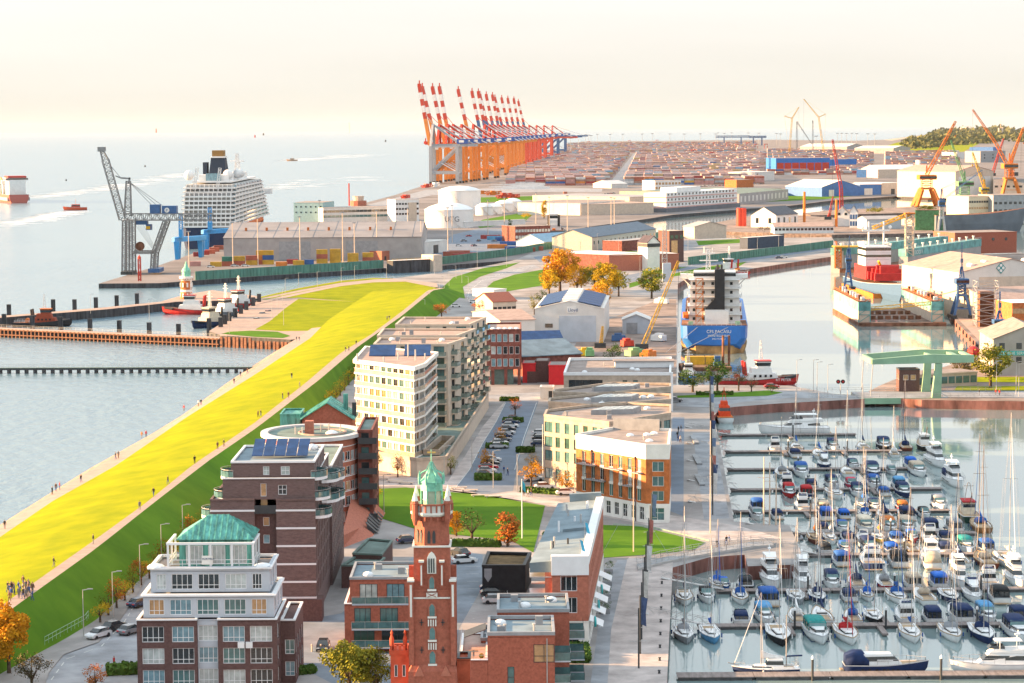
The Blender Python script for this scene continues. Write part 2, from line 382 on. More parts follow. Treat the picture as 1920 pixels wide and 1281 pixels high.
# roads, yards and lawns of the town side (thin sheets above the ground)
sheet("west_street", [(70,1330),(92,1262),(120,1228),(185,1205),(228,1160),(262,1108),(275,1085),(292,1090),(276,1130),(262,1175),(258,1240),(280,1330)], 0.010, M_ASPH2)
sheet("west_pavement", [(40,1330),(60,1252),(100,1224),(170,1196),(215,1158),(252,1108),(264,1085),(276,1084),(262,1107),(227,1160),(184,1204),(119,1227),(91,1261),(69,1330)], 0.12, M_CONC)
sheet("mid_street", [(948,752),(1010,752),(985,820),(968,880),(962,920),(905,928),(850,918),(880,880),(905,830),(930,790)], 0.010, M_ASPH)
sheet("square_court", [(560,1165),(640,1150),(780,1040),(850,1030),(905,1040),(905,1100),(860,1180),(850,1290),(640,1290),(560,1250)], 0.010, mat("court_paving", (0.215, 0.245, 0.285), 0.85, var=0.14, scale=0.2))
sheet("bay_paving", [(905,800),(930,770),(948,752),(930,790),(905,830),(880,880),(850,918),(838,905),(872,855)], 0.008, M_PLAZA)
sheet("park_path", [(700,890),(830,900),(905,930),(965,922),(1080,948),(1250,965),(1380,985),(1470,1010),(1330,1014),(1200,982),(1020,946),(900,926),(780,912),(705,912)], 0.012, M_PLAZA)
sheet("park_lawn", [(700,917),(760,914),(900,928),(1022,948),(1000,1036),(960,1014),(868,1004),(800,998),(715,972)], 0.06, M_GRASS2)
sheet("park_lawn", [(1128,984),(1200,987),(1322,1017),(1300,1031),(1215,1040),(1128,1046)], 0.06, M_GRASS2)
sheet("promenade_lane", [(1261,782),(1283,782),(1281,968),(1256,958)], 0.010, M_ASPH)
sheet("promenade_lane", [(1299,812),(1338,812),(1368,972),(1320,974)], 0.012, M_ASPH2)
sheet("quay_promenade", [(1118,1290),(1150,1075),(1180,1045),(1262,1052),(1250,1290)], 0.010, M_PLAZA)
sheet("quay_lane", [(1105,1300),(1122,1172),(1140,1080),(1158,1050),(1176,1050),(1146,1180),(1138,1300)], 0.014, M_ASPH2)
sheet("north_road", [(1268,745),(1345,742),(1480,733),(1606,743),(1618,747),(1480,746),(1390,754),(1345,764),(1268,762)], 0.010, M_ASPH2)
sheet("north_verge", [(1270,742),(1345,738),(1440,732),(1468,736),(1440,742),(1345,745),(1270,746)], 0.05, M_GRASS2)
sheet("lock_road", [(868,540),(900,522),(950,506),(1000,496),(1012,502),(960,514),(920,527),(905,545),(915,565),(885,570)], 0.02, M_ASPH2)
sheet("lock_verge", [(822,546),(850,520),(905,503),(975,492),(950,503),(900,519),(868,538),(872,560),(850,556)], 0.03, M_GRASS2)
sheet("lock_verge", [(905,546),(925,528),(965,515),(1020,505),(1040,510),(1020,535),(960,545),(920,552)], 0.03, M_GRASS2)
sheet("harbour_road", [(1000,482),(1080,470),(1240,452),(1300,462),(1240,462),(1080,480),(1012,492)], 0.02, M_ASPH)
sheet("ship_road", [(1160,520),(1240,502),(1320,486),(1420,478),(1550,462),(1552,468),(1420,487),(1320,499),(1240,516),(1170,532)], 0.02, M_ASPH)
sheet("harbour_verge", [(1180,531),(1240,518),(1320,501),(1400,491),(1380,503),(1300,513),(1240,522),(1180,540)], 0.03, M_GRASS2)
sheet("yard", [(1090,620),(1240,560),(1268,560),(1267,720),(1150,720),(1060,690)], 0.008, M_SAND)
sheet("bridge_road", [(1728,744),(2300,748),(2300,735),(1728,733)], 0.010, M_ASPH2)
sheet("bridge_lawn", [(1788,732),(2300,733),(2300,724),(1795,724)], 0.05, M_GRASS)
sheet("bridge_lawn", [(1782,716),(2300,720),(2300,706),(1800,707)], 0.05, M_GRASS)
sheet("dock_apron", [(1745,500),(1800,490),(1830,520),(1870,640),(1905,700),(1855,658),(1798,600),(1774,560)], 0.012, M_PATH)
# ================================================================== building kit
M_WHITE = mat("white_render", (0.78, 0.76, 0.72), 0.7, var=0.05, scale=0.4)
M_TRIM = mat("white_trim", (0.75, 0.76, 0.78), 0.5, var=0.03)
M_GREYP = mat("grey_blue_panel", (0.46, 0.50, 0.56), 0.6, var=0.05, scale=0.3)
M_BROWN = mat("brown_brick", (0.125, 0.070, 0.066), 0.85, var=0.12, scale=3.0, bump=0.3)
M_PURPLE = mat("dark_clinker", (0.165, 0.110, 0.105), 0.85, var=0.12, scale=1.6, bump=0.3, stretch=(1, 1, 3))
M_RED = mat("red_brick", (0.37, 0.115, 0.075), 0.85, var=0.12, scale=3.0, bump=0.3)
M_RED2 = mat("rose_brick", (0.43, 0.155, 0.105), 0.85, var=0.10, scale=2.5, bump=0.3)
M_ORANGE = mat("orange_brick", (0.50, 0.155, 0.05), 0.85, var=0.15, scale=1.0, bump=0.3)
M_BEIGE = mat("beige_clinker", (0.44, 0.36, 0.29), 0.85, var=0.10, scale=0.8, bump=0.2)
M_SANDST = mat("sand_render", (0.58, 0.475, 0.385), 0.8, var=0.06)
M_COPPER = mat("copper_green", (0.11, 0.36, 0.31), 0.6, var=0.25, scale=0.9, stretch=(2.0, 1, 0.3))
M_MINT = mat("mint_copper", (0.20, 0.53, 0.40), 0.6, var=0.18, scale=1.5)
M_ROOFB = mat("blue_grey_felt", (0.20, 0.26, 0.30), 0.9, var=0.12, scale=0.25)
M_ROOFT = mat("taupe_gravel", (0.30, 0.25, 0.23), 0.95, var=0.12, scale=0.4)
M_ROOFP = mat("pink_gravel", (0.40, 0.29, 0.25), 0.95, var=0.10, scale=0.4)
M_ROOFG = mat("green_grey_felt", (0.16, 0.22, 0.20), 0.9, var=0.15, scale=0.3)
M_SEDUM = mat("sedum_roof", (0.17, 0.11, 0.05), 0.95, var=0.25, scale=0.5)
M_BLACK = mat("black_panel", (0.022, 0.024, 0.028), 0.5, var=0.2)
M_DARK = mat("dark_metal", (0.05, 0.055, 0.06), 0.5, var=0.1)
M_GREY = mat("mid_grey", (0.30, 0.31, 0.33), 0.6, var=0.08)
M_STEEL = mat("galvanised_steel", (0.48, 0.48, 0.48), 0.45, metal=0.4, var=0.08)
M_SOLAR = mat("solar_panel", (0.02, 0.06, 0.17), 0.5, var=0.15, scale=0.5, spec=0.2)
M_WOOD = mat("wood", (0.22, 0.13, 0.075), 0.8, var=0.2)
M_CLINK = mat("rust_clinker", (0.22, 0.075, 0.060), 0.85, var=0.2, scale=0.9)
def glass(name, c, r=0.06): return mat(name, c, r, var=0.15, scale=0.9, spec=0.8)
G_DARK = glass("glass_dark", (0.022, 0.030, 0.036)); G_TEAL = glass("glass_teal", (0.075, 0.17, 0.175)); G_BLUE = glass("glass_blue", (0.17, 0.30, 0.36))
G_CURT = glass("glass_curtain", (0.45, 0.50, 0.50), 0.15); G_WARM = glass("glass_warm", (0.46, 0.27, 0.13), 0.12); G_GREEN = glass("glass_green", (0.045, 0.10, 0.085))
GSET = {"dark": [G_DARK, G_DARK, G_TEAL], "mix": [G_DARK, G_TEAL, G_BLUE, G_CURT, G_BLUE], "warm": [G_WARM, G_DARK, G_CURT], "teal": [G_TEAL, G_BLUE, G_GREEN], "green": [G_GREEN, G_DARK, G_TEAL], "curt": [G_CURT, G_BLUE, G_CURT, G_TEAL]}
_wc = {}
def win_mesh(w, h, nv, tr, fm, t):
 k = ("f", round(w,2), round(h,2), nv, tr, fm.name, t)
 if k in _wc: return _wc[k]
 mb = MB(); a, b = w/2, h/2
 mb.bx(-a, a, -.05, .05, -b, -b+t); mb.bx(-a, a, -.05, .05, b-t, b)
 mb.bx(-a, -a+t, -.05, .05, -b+t, b-t); mb.bx(a-t, a, -.05, .05, -b+t, b-t)
 for i in range(1, nv):
  x = -a + w*i/nv; mb.bx(x-t*.4, x+t*.4, -.045, .045, -b+t, b-t)
 if tr: z = -b + h*tr; mb.bx(-a+t, a-t, -.043, .043, z-t*.4, z+t*.4)
 _wc[k] = mb.mesh("window", fm); return _wc[k]
def pane_mesh(w, h, g):
 k = ("p", round(w,2), round(h,2), g.name)
 if k not in _wc:
  _wc[k] = MB().bx(-w/2+.02, w/2-.02, -.005, .02, -h/2+.02, h/2-.02).mesh("pane", g)
 return _wc[k]
class Bld:
 """one building: an Empty with its parts; walls get real openings with windows set back in them"""
 def __init__(s, name, label, cat, cx, cy, group=None):
  s.o = thing(name, label, cat, (cx, cy, 0), 0, group); s.c = Vector((cx, cy, 0))
 def add(s, name, mb, m, parent=None, smooth=False):
  return mb.build(name, m, s.o, tuple(-s.c), smooth=smooth)
 def sub(s, name, mb, m, part, smooth=False):
  return mb.build(name, m, part, (0,0,0), smooth=smooth)
 def wall(s, poly, z0, z1, m, wins=None, name="wall", roof=None, inset=None, par=0.35, trim=None, fm=None, gs="mix", depth=0.18, solid_top=True, pt=0.3):
  """poly: outline (either way round); wins: {edge number of the counter-clockwise outline: [(u, z, w, h, nv, transom)]}"""
  poly = ccw(poly); n = len(poly); mb = MB(); wins = wins or {}; spots = []
  for i in range(n):
   A = Vector((*poly[i][:2], 0)); B = Vector((*poly[(i+1)%n][:2], 0)); L = (B-A).length; d = (B-A)/L; nin = Vector((-d.y, d.x, 0))
   ws = [w for w in wins.get(i, []) if w[0]-w[2]/2 > 0.02 and w[0]+w[2]/2 < L-0.02 and w[1]+w[3]/2 < z1 and w[1]-w[3]/2 > z0]
   wall_holes(mb, A, d, nin, L, z0, z1, [(w[0]-w[2]/2, w[0]+w[2]/2, w[1]-w[3]/2, w[1]+w[3]/2) for w in ws], depth)
   for w in ws: spots.append((A + d*w[0] + nin*(depth-.03) + Vector((0,0,w[1])), math.atan2(d.y, d.x), w))
  if solid_top: mb.prism(poly, z1-0.25, z1-0.2, True, True)
  wo = s.add(name, mb, m)
  for p, rz, w in spots: s.window(p, rz, w, fm or M_TRIM, gs)
  if roof:
   ip = offset(poly, -pt); s.add("roof", MB().prism(ip, z1-0.2, z1-0.12), roof)
  if par:
   ring(MBR := MB(), poly, pt, z1, z1+par); s.add("parapet", MBR, trim or m)
  return wo
 def window(s, p, rz, w, fm, gs, panes=1):
  gset = GSET[gs] if isinstance(gs, str) else gs
  nv = w[4] if len(w) > 4 else 1; tr = w[5] if len(w) > 5 else None; t = 0.07 if w[2] < 1.2 else 0.09
  o = put("window", win_mesh(w[2], w[3], nv, tr, fm, t), s.o, tuple(p - s.c), rz)
  put("pane", pane_mesh(w[2], w[3], random.choice(gset)), o)
  return o
def ccw(poly):
 a = sum(poly[i][0]*poly[(i+1)%len(poly)][1]-poly[(i+1)%len(poly)][0]*poly[i][1] for i in range(len(poly)))
 return list(poly) if a > 0 else list(reversed(poly))
def offset(poly, d):
 """outline moved outwards by d (inwards if negative)"""
 poly = ccw(poly); n = len(poly); out = []
 for i in range(n):
  p0, p1, p2 = (Vector(poly[(i+k-1)%n][:2]) for k in range(3))
  e1 = (p1-p0).normalized(); e2 = (p2-p1).normalized(); n1 = Vector((e1.y,-e1.x)); n2 = Vector((e2.y,-e2.x))
  b = n1+n2; k = 1 + n1.dot(n2)
  out.append(tuple(p1 + b*(d/max(k, .3))))
 return out
def ring(mb, poly, t, z0, z1, out=0.06):
 a = offset(poly, out); b = offset(poly, -t); n = len(a); o = len(mb.v)
 for pts, z in ((a,z0),(a,z1),(b,z1),(b,z0)): mb.v += [(p[0],p[1],z) for p in pts]
 for k in range(4):
  for i in range(n):
   j = (i+1)%n; kk = (k+1)%4; mb.face((o+k*n+i, o+k*n+j, o+kk*n+j, o+kk*n+i))
 return mb
def wall_holes(mb, A, d, nin, L, z0, z1, rects, depth):
 us = sorted(set([0, L] + [r[0] for r in rects] + [r[1] for r in rects])); zs = sorted(set([z0, z1] + [r[2] for r in rects] + [r[3] for r in rects]))
 def P(u, z, q=0.0): return tuple(A + d*u + nin*q + Vector((0,0,z)))
 def quad(a, b, c, e): o = len(mb.v); mb.v += [a,b,c,e]; mb.face((o,o+1,o+2,o+3))
 for j in range(len(zs)-1):
  run = None; zc = (zs[j]+zs[j+1])/2
  for i in range(len(us)-1):
   uc = (us[i]+us[i+1])/2
   hole = any(r[0] < uc < r[1] and r[2] < zc < r[3] for r in rects)
   if not hole and run is None: run = us[i]
   if hole and run is not None: quad(P(run,zs[j]),P(us[i],zs[j]),P(us[i],zs[j+1]),P(run,zs[j+1])); run = None
  if run is not None: quad(P(run,zs[j]),P(L,zs[j]),P(L,zs[j+1]),P(run,zs[j+1]))
 for a, b, c, e in rects:
  quad(P(a,c),P(b,c),P(b,c,depth),P(a,c,depth)); quad(P(a,e,depth),P(b,e,depth),P(b,e),P(a,e))
  quad(P(a,c),P(a,c,depth),P(a,e,depth),P(a,e)); quad(P(b,c,depth),P(b,c),P(b,e),P(b,e,depth))
  quad(P(a,c,depth+.06),P(b,c,depth+.06),P(b,e,depth+.06),P(a,e,depth+.06))
def grid(L, n, zs, w, h, nv=1, tr=None, m0=0.0, m1=0.0):
 return [(m0 + (L-m0-m1)*(i+.5)/n, z, w, h, nv, tr) for z in zs for i in range(n)]
def elen(poly, i):
 poly = ccw(poly); return (Vector(poly[i][:2])-Vector(poly[(i+1)%len(poly)][:2])).length
def foot(h, *pts): return [tuple(at(x, y, h)[:2]) for x, y in pts]
def rect(x0, x1, y0, y1): return [(x0,y0),(x1,y0),(x1,y1),(x0,y1)]          # edge 0 faces the camera, 1 right, 2 back, 3 left
def cen(p): return sum(a[0] for a in p)/len(p), sum(a[1] for a in p)/len(p)
def rail(mb, pts, z, h=1.05, r=0.03, step=1.5, mid=1):
 for a, b in zip(pts, pts[1:]):
  a = Vector((*a[:2], z)); b = Vector((*b[:2], z)); n = max(1, round((b-a).length/step))
  for i in range(n+1): p = a.lerp(b, i/n); mb.tube(p, p+Vector((0,0,h)), r, n=4)
  for k in range(mid+1): q = Vector((0,0,h*(k+1)/(mid+1))); mb.tube(a+q, b+q, r, n=4)
 return mb
def roof_bits(b, poly, z, n, seed, m=None):
 """vents, hatches and flues scattered on a flat roof, each a part"""
 rnd = random.Random(seed); c = cen(poly)
 for i in range(n):
  p = poly[rnd.randrange(len(poly))]; t = rnd.uniform(.25, .85); x = c[0]+(p[0]-c[0])*t*.8; y = c[1]+(p[1]-c[1])*t*.8; k = rnd.random()
  if k < .35: b.add("roof_vent", MB().tube((x,y,z-.3),(x,y,z+.7),.14,n=6).tube((x,y,z+.7),(x,y,z+.85),.24,n=6), M_STEEL)
  elif k < .7: b.add("skylight", MB().lathe([(.75,-.3),(.75,.2),(.6,.42),(.25,.55),(.02,.58)],10,(x,y,z)), M_TRIM, smooth=True)
  else: b.add("flue_box", MB().bx(x-.5,x+.5,y-.4,y+.4,z-.3,z+rnd.uniform(.6,1.1)), m or M_GREY)

# ================================================================== grey and brown residence with copper pavilion (bottom left)
def residence():
 z1 = 9.8; FL, FR = at(256,1164,z1), at(518,1164,z1); BR = at(550,1127,z1); y0 = FL.y; x0, x1 = FL.x, FR.x; D = 13.0
 b = Bld("residence", "brown brick and pale grey apartment block with green copper rooftop pavilion", "building", (x0+x1)/2, y0+D/2)
 s = lambda px: at(px, 1164, z1).x
 xl, xr = s(368), s(407)
 zr = [2.0, 4.95, 7.9]
 def bay(xa, xb, pxs, ws):
  return [(s(p)-xa, z, w, 2.15, 4, 0.28) for z in zr for p, w in zip(pxs, ws)]
 b.wall(rect(x0, xl, y0, y0+D), 0, z1, M_BROWN, {0: bay(x0, xl, (286,342), (2.95,2.95)), 3: grid(D, 3, zr, 2.4, 2.15, 3, .28)}, gs="mix", par=0.2, trim=M_TRIM, depth=.25)
 b.wall(rect(xr, x1, y0, y0+D), 0, z1, M_BROWN, {0: bay(xr, x1, (437,488), (2.95,2.95)), 1: grid(D, 3, zr, 2.4, 2.15, 3, .28)}, gs="mix", par=0.2, trim=M_TRIM, depth=.25)
 b.wall(rect(xl+.01, xr-.01, y0+.7, y0+D), 0, z1-.01, M_GREYP, {0: [((xr-xl)/2, z, 2.6, 2.15, 4, .28) for z in zr]}, gs="curt", par=0, depth=.2)
 b.wall(rect(x1+.01, BR.x+.9, y0+5, y0+D+4), 0, z1-1.2, M_BROWN, {0: [(1.2,z,1.3,2.0,2,.28) for z in (2,5)], 1: grid(12, 4, zr[:2], 1.5, 2.1, 2, .28)}, gs="mix", par=.2, trim=M_TRIM)
 xa, xb = s(267), s(512)
 g5 = lambda off, pxs, ws, z: [(s(p)-off, z, w, 2.1, (3 if w < 2.5 else 4), .28) for p, w in zip(pxs, ws)]
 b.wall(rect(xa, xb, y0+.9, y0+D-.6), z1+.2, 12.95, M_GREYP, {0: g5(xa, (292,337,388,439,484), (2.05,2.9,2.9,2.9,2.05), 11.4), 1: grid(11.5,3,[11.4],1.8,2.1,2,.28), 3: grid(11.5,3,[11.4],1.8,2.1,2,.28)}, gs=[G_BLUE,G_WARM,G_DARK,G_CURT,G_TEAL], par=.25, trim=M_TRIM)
 xc, xd = s(279), s(503)
 b.wall(rect(xc, xd, y0+2.2, y0+D-1.4), 13.2, 16.2, M_GREYP, {0: g5(xc, (299,338,388,439,479), (1.3,2.85,2.85,2.85,1.3), 14.6), 1: grid(9.4,3,[14.6],1.5,2.1,2,.28), 3: grid(9.4,3,[14.6],1.5,2.1,2,.28)}, gs=[G_WARM,G_DARK,G_BLUE,G_DARK,G_CURT], par=.45, trim=M_GREYP, roof=M_ROOFT)
 # cornices
 for za, (u, v), k in ((13.0,(xa,xb),.9),(16.45,(xc,xd),2.2)):
  b.add("cornice", ring(MB(), rect(u-.25, v+.25, y0+k-.25, y0+D-k*.6), .5, za-.12, za+.1), M_TRIM)
 # pavilion: copper walls with tall glazing under a hipped copper roof
 pa, pb = s(331), s(467); ya, yb = y0+3.6, y0+10.6
 w = [((pb-pa)*f, 18.0, 2.3, 2.5, 4, .2) for f in (.21,.52,.82)]
 b.wall(rect(pa, pb, ya, yb), 16.2, 20.1, M_COPPER, {0: w, 1: grid(7,3,[18.0],1.5,2.4,2,.2), 3: grid(7,3,[18.0],1.5,2.4,2,.2)}, gs=[G_CURT,G_WARM,G_CURT], par=0, depth=.12)
 e = .35; ex0, ex1, ey0, ey1 = pa-e, pb+e, ya-e, yb+e; zt = 20.05; ap = 22.9; rx0, rx1, ry = pa+3.6, pb-3.4, (ya+yb)/2
 mb = MB(); n = 14
 rf = b.add("roof", MB().loft([[(ex0,ey0,zt),(ex1,ey0,zt),(ex1,ey1,zt),(ex0,ey1,zt)],[(ex0,ey0,zt+.12),(ex1,ey0,zt+.12),(ex1,ey1,zt+.12),(ex0,ey1,zt+.12)],[(rx0,ry,ap),(rx1,ry,ap),(rx1,ry+.02,ap),(rx0,ry+.02,ap)]]), M_COPPER)
 for i in range(1, n):                      # standing seams, each its own rib
  t = i/n; x = ex0+(ex1-ex0)*t; zz = min(1, (x-ex0)/(rx0-ex0), (ex1-x)/(ex1-rx1));
  b.sub("seam", MB().bar((x,ey0,zt+.15),(x,ey0+(ry-ey0)*zz,zt+.15+(ap-zt-.12)*zz),.07,.09), M_COPPER, rf)
  y = ey0+(ey1-ey0)*t; zz = min(1, min(y-ey0, ey1-y)/(ry-ey0))
  b.sub("seam", MB().bar((ex1,y,zt+.15),(ex1-(ex1-rx1)*zz,y,zt+.15+(ap-zt-.12)*zz),.07,.09), M_COPPER, rf)
 # white pergola frame round the roof terrace
 fa, fb, fy0, fy1 = s(312), s(472), y0+2.5, y0+9.5
 for x in [fa+(fb-fa)*i/4 for i in range(5)]: b.add("pergola_post", MB().bx(x-.14,x+.14,fy0-.14,fy0+.14,16.2,19.55), M_TRIM)
 for y in (fy0+3.5, fy1):
  for x in (fa, fb): b.add("pergola_post", MB().bx(x-.13,x+.13,y-.13,y+.13,16.2,19.55), M_TRIM)
 b.add("pergola_beam", MB().bx(fa-.2,fb+.2,fy0-.18,fy0+.18,19.56,19.85), M_TRIM)
 for x in (fa, fb): b.add("pergola_beam", MB().bx(x-.17,x+.17,fy0+.2,fy1+.1,19.57,19.84), M_TRIM)
 b.add("terrace_rail", rail(MB(), [(fa,fy1),(fa,fy0),(fb,fy0),(fb,fy1)], 16.4, 1.1, .05, 2.0, 1), M_TRIM)
 sx = s(386); b.add("banner", MB().bx(sx-.75,sx+.75,fy0-.24,fy0-.2,16.9,18.1), M_WHITE);
 tx = text("MURTFELD", .34, M_SOLAR, (sx-.7, fy0-.26, 17.55)); tx.parent = b.o; tx.location -= b.c
 for px in (288, 489):
  x = s(px); b.add("skylight", MB().lathe([(1.2,0),(1.2,.25),(.9,.5),(.3,.65),(.02,.67)],14,(x,y0+3.0,16.3)), M_TRIM, smooth=True)
 for px, py in ((451,1208),(466,1208)):
  x = s(px); b.add("air_conditioner", MB().bx(x-.45,x+.45,y0-.35,y0-.02,6.05,6.85), M_TRIM)
def text(body, size, m, loc, rz=0.0, name="lettering", align='LEFT'):
 c = bpy.data.curves.new(name, 'FONT'); c.body = body; c.size = size; c.extrude = 0.01; c.align_x = align
 t = bpy.data.objects.new("temporary", c); COL.objects.link(t)
 me = bpy.data.meshes.new_from_object(t.evaluated_get(bpy.context.evaluated_depsgraph_get())); bpy.data.objects.remove(t)
 me.materials.clear(); me.materials.append(m); o = put(name, me, None, loc); o.rotation_euler = (math.pi/2, 0, rz); return o
residence()

# ================================================================== dark clinker terraced block and the round-roofed block behind it
def stepped():
 D0 = at(592,1164,0).y; X = lambda px, z: atD(px, 240+(75-z)*4400/D0, D0).x
 xr = X(592,10); b = Bld("terraced_block", "dark clinker apartment block stepping back in terraces with white curved bands", "building", xr-8, D0+14)
 xl, x2, x3 = X(395,15), X(417,20), X(431,23)
 ca, cb = X(478,12), X(519,12)
 Dm = D0+28
 b.wall(rect(xl, ca, D0, Dm), 0, 18.7, M_PURPLE, {3: grid(28,7,[2,5,8,11,14,17],2.2,2.0,3)}, par=.2, trim=M_PURPLE, gs="warm")
 b.wall(rect(cb, xr, D0, Dm), 0, 18.7, M_PURPLE, {1: grid(28,9,[4.6,7.4,10.2,13,15.8],1.3,2.3,1)}, par=.2, trim=M_PURPLE, gs="green", fm=M_DARK)
 b.wall(rect(ca+.01, cb-.01, D0+1.2, Dm), 0, 17.0, M_BROWN, {0: [(1.65,z,.95,1.35,1) for z in (6.4,9.4,12.5,15.2)]}, par=0, gs=[G_BLUE,G_WARM,G_CURT], fm=M_TRIM)
 b.add("terrace_door", MB().bx(ca+.9,ca+1.9,D0+1.0,D0+1.18,17.1,19.4), G_WARM)
 b.add("balustrade", MB().bx(ca,cb,D0+.02,D0+.12,16.6,17.9), M_DARK)
 b.wall(rect(x2, xr-.05, D0+.5, Dm), 18.75, 21.9, M_PURPLE, {0: [(X(491,20)-x2+.2,20.2,.9,2.0,1),(X(529,20)-x2,20.2,1.3,1.5,2,.55)], 1: grid(27,8,[20.3],1.5,2.0,2)}, par=.15, trim=M_TRIM, gs=[G_DARK,G_WARM])
 b.wall(rect(x3, xr-.1, D0+1.6, D0+20), 21.95, 24.2, M_PURPLE, {0: [(X(497,23)-x3,23.0,.95,1.35,2,.5),(X(533,23)-x3,23.0,1.35,1.35,2,.5)], 1: grid(18,6,[23.0],1.5,1.5,2)}, par=.3, trim=M_TRIM, roof=M_ROOFB, gs=[G_DARK,G_CURT])
 for z in (17.1,14.35,11.6,8.8,6.05,3.6):
  for u, v in ((xl,ca),(cb,xr)): b.add("white_band", MB().bx(u-.06,v+.06,D0-.10,D0+.12,z-.14,z+.14), M_TRIM)
 b.add("plinth", MB().bx(cb-.8,xr+.9,D0-.6,D0+3,0,3.4), M_BROWN)
 # curved balconies on both ends
 def balcony(cx, cy, z, r, a0, a1, side):
  pts = [(cx+r*math.cos(R(a0+(a1-a0)*i/10)), cy+1.25*r*math.sin(R(a0+(a1-a0)*i/10))) for i in range(11)]
  bo = b.add("balcony", MB().prism(pts, z-.35, z+.1), M_TRIM)
  g = MB()
  for p, q in zip(pts, pts[1:]): g.bar((*p,z+.55),(*q,z+.55),.05,.85)
  b.sub("glass_balustrade", g, G_TEAL, bo)
  b.sub("handrail", rail(MB(), pts, z+.1, 1.1, .04, 9, 0), M_STEEL, bo)
 for z, x in ((18.8,xr-.2),(21.9,xr-.6),(16.0,xr)):
  balcony(x, D0+3.6, z, 2.3, -90, 90, 1)
 for z, x in ((21.9,x3+.3),(18.7,x2+.4),(15.9,xl+.3),(13.0,xl+.3)): balcony(x, D0+4.2, z, 2.2, 90, 270, -1)
 for z in (20.2,17.0): balcony(xr+.3, D0+12.5, z, 2.6, -90, 90, 1); balcony(xr+.4, D0+22.5, z-1.2, 2.6, -90, 90, 1)
 for i in range(5):                               # row of solar panels on the top roof
  x = x3+2.6+i*1.75; b.add("solar_panel", MB().loft([[(x,D0+7,24.5),(x+1.65,D0+7,24.5),(x+1.65,D0+12.5,26.4),(x,D0+12.5,26.4)],[(x,D0+7,24.6),(x+1.65,D0+7,24.6),(x+1.65,D0+12.5,26.5),(x,D0+12.5,26.5)]]), M_SOLAR)
 for x, y in ((xr-3.4,D0+13.5),(xr-1.8,D0+17)): b.add("skylight", MB().lathe([(.95,-.3),(.95,.3),(.7,.55),(.3,.7),(.02,.72)],12,(x,y,24.3)), M_TRIM, smooth=True)
 for i in range(4): b.add("roof_vent", MB().tube((xr-5.5+i*.8,D0+14+i,24),(xr-5.5+i*.8,D0+14+i,25.2),.15,n=6), M_STEEL)
 # lower rear wing that leads to the round block
 b.wall(rect(xl+5, xr+.4, Dm+.05, Dm+26), 0, 19.6, M_PURPLE, {1: grid(26,9,[3.2,6,8.8,11.6,14.4,17.2],1.6,1.9,2)}, roof=M_ROOFG, par=.35, trim=M_TRIM, gs="warm")
 # ---- the round-roofed block
 P = at(585,811,17.0); cx, cy, ra, rb = P.x, P.y, 9.4, 11.0
 r = Bld("round_roofed_block", "brick apartment block with flat oval roof edged by a thick white rim", "building", cx, cy)
 n = 36; ov = [(cx+ra*math.cos(2*math.pi*i/n), cy+rb*math.sin(2*math.pi*i/n)) for i in range(n)]
 ed = {}
 for i in range(n):
  a = 360*(i+.5)/n
  if a > 215 or a < 60:
   L = elen(ov, i); ed[i] = [(L/2, 1.9+2.85*k, L*.80, 1.75, 2, None) for k in range(6)]
 r.wall(offset(ov, -.5), 0, 16.8, M_RED2, ed, par=0, gs=[G_BLUE,G_DARK,G_CURT,G_WARM,G_CURT], depth=.15)
 rim = MB(); ring(rim, offset(ov, .35), 1.3, 16.6, 17.3); r.add("roof_rim", rim, mat("rim_grey", (.56,.55,.56), .6, var=.06))
 ro = r.add("roof", MB().prism(offset(ov, -.9), 16.7, 16.95), M_ROOFG)
 r.sub("inner_kerb", ring(MB(), [(cx+2+4.6*math.cos(2*math.pi*i/24), cy+4.6*math.sin(2*math.pi*i/24)) for i in range(24)], .25, 16.95, 17.2), M_ROOFP, ro)
 for k in range(6):
  z = .45+2.85*k
  r.add("sill_band", ring(MB(), offset(ov, -.47), .1, z+.35, z+.5), M_TRIM)
 r.add("roof_hatch", MB().bx(cx-1.2,cx+.4,cy-2,cy,16.9,19.4), M_RED2)
 r.add("skylight", MB().lathe([(1.2,0),(1.2,.3),(.8,.6),(.3,.8),(.02,.82)],12,(cx+4,cy-2.5,16.95)), M_TRIM, smooth=True)
 for dx, dy in ((-3,-2),(-1.6,-2.6),(1.6,1.5),(3,3),(5.4,1)): r.add("roof_vent", MB().tube((cx+dx,cy+dy,16.9),(cx+dx,cy+dy,18.4),.13,n=6), M_STEEL)
 # ---- strip of dark glazed balconies at its right and the sloping brick wall
 t = Bld("balcony_wing", "tall narrow brick wing with stacked dark balconies beside the oval roof", "building", at(690,990,0).x, cy+6)
 xa, xb = cx+ra-.4, cx+ra+2.4
 t.wall(rect(xa, xb, cy-4, cy+16), 0, 17.6, M_CLINK, {0: grid(2.8,1,[2,4.9,7.8,10.7,13.6,16.3],1.5,2.1,1), 1: grid(20,5,[2,4.9,7.8,10.7,13.6],2.2,2.2,2)}, roof=M_ROOFG, gs="dark", fm=M_DARK)
 for k in range(6):
  o = t.add("balcony", MB().bx(xa+.2,xb+.9,cy-5.4,cy-4.02,.9+2.9*k,1.1+2.9*k), M_DARK); t.sub("balustrade", MB().bx(xb+.85,xb+.9,cy-5.4,cy-4.0,1.1+2.9*k,2.1+2.9*k).bx(xa+.2,xb+.9,cy-5.4,cy-5.35,1.1+2.9*k,2.1+2.9*k), M_DARK, o)
 a, c = at(652,1000,0), at(716,985,0)
 w = Bld("sloping_brick_wall", "sloping brick wall with saw-tooth notches beside the dark low roofs", "wall", (a.x+c.x)/2, (a.y+c.y)/2)
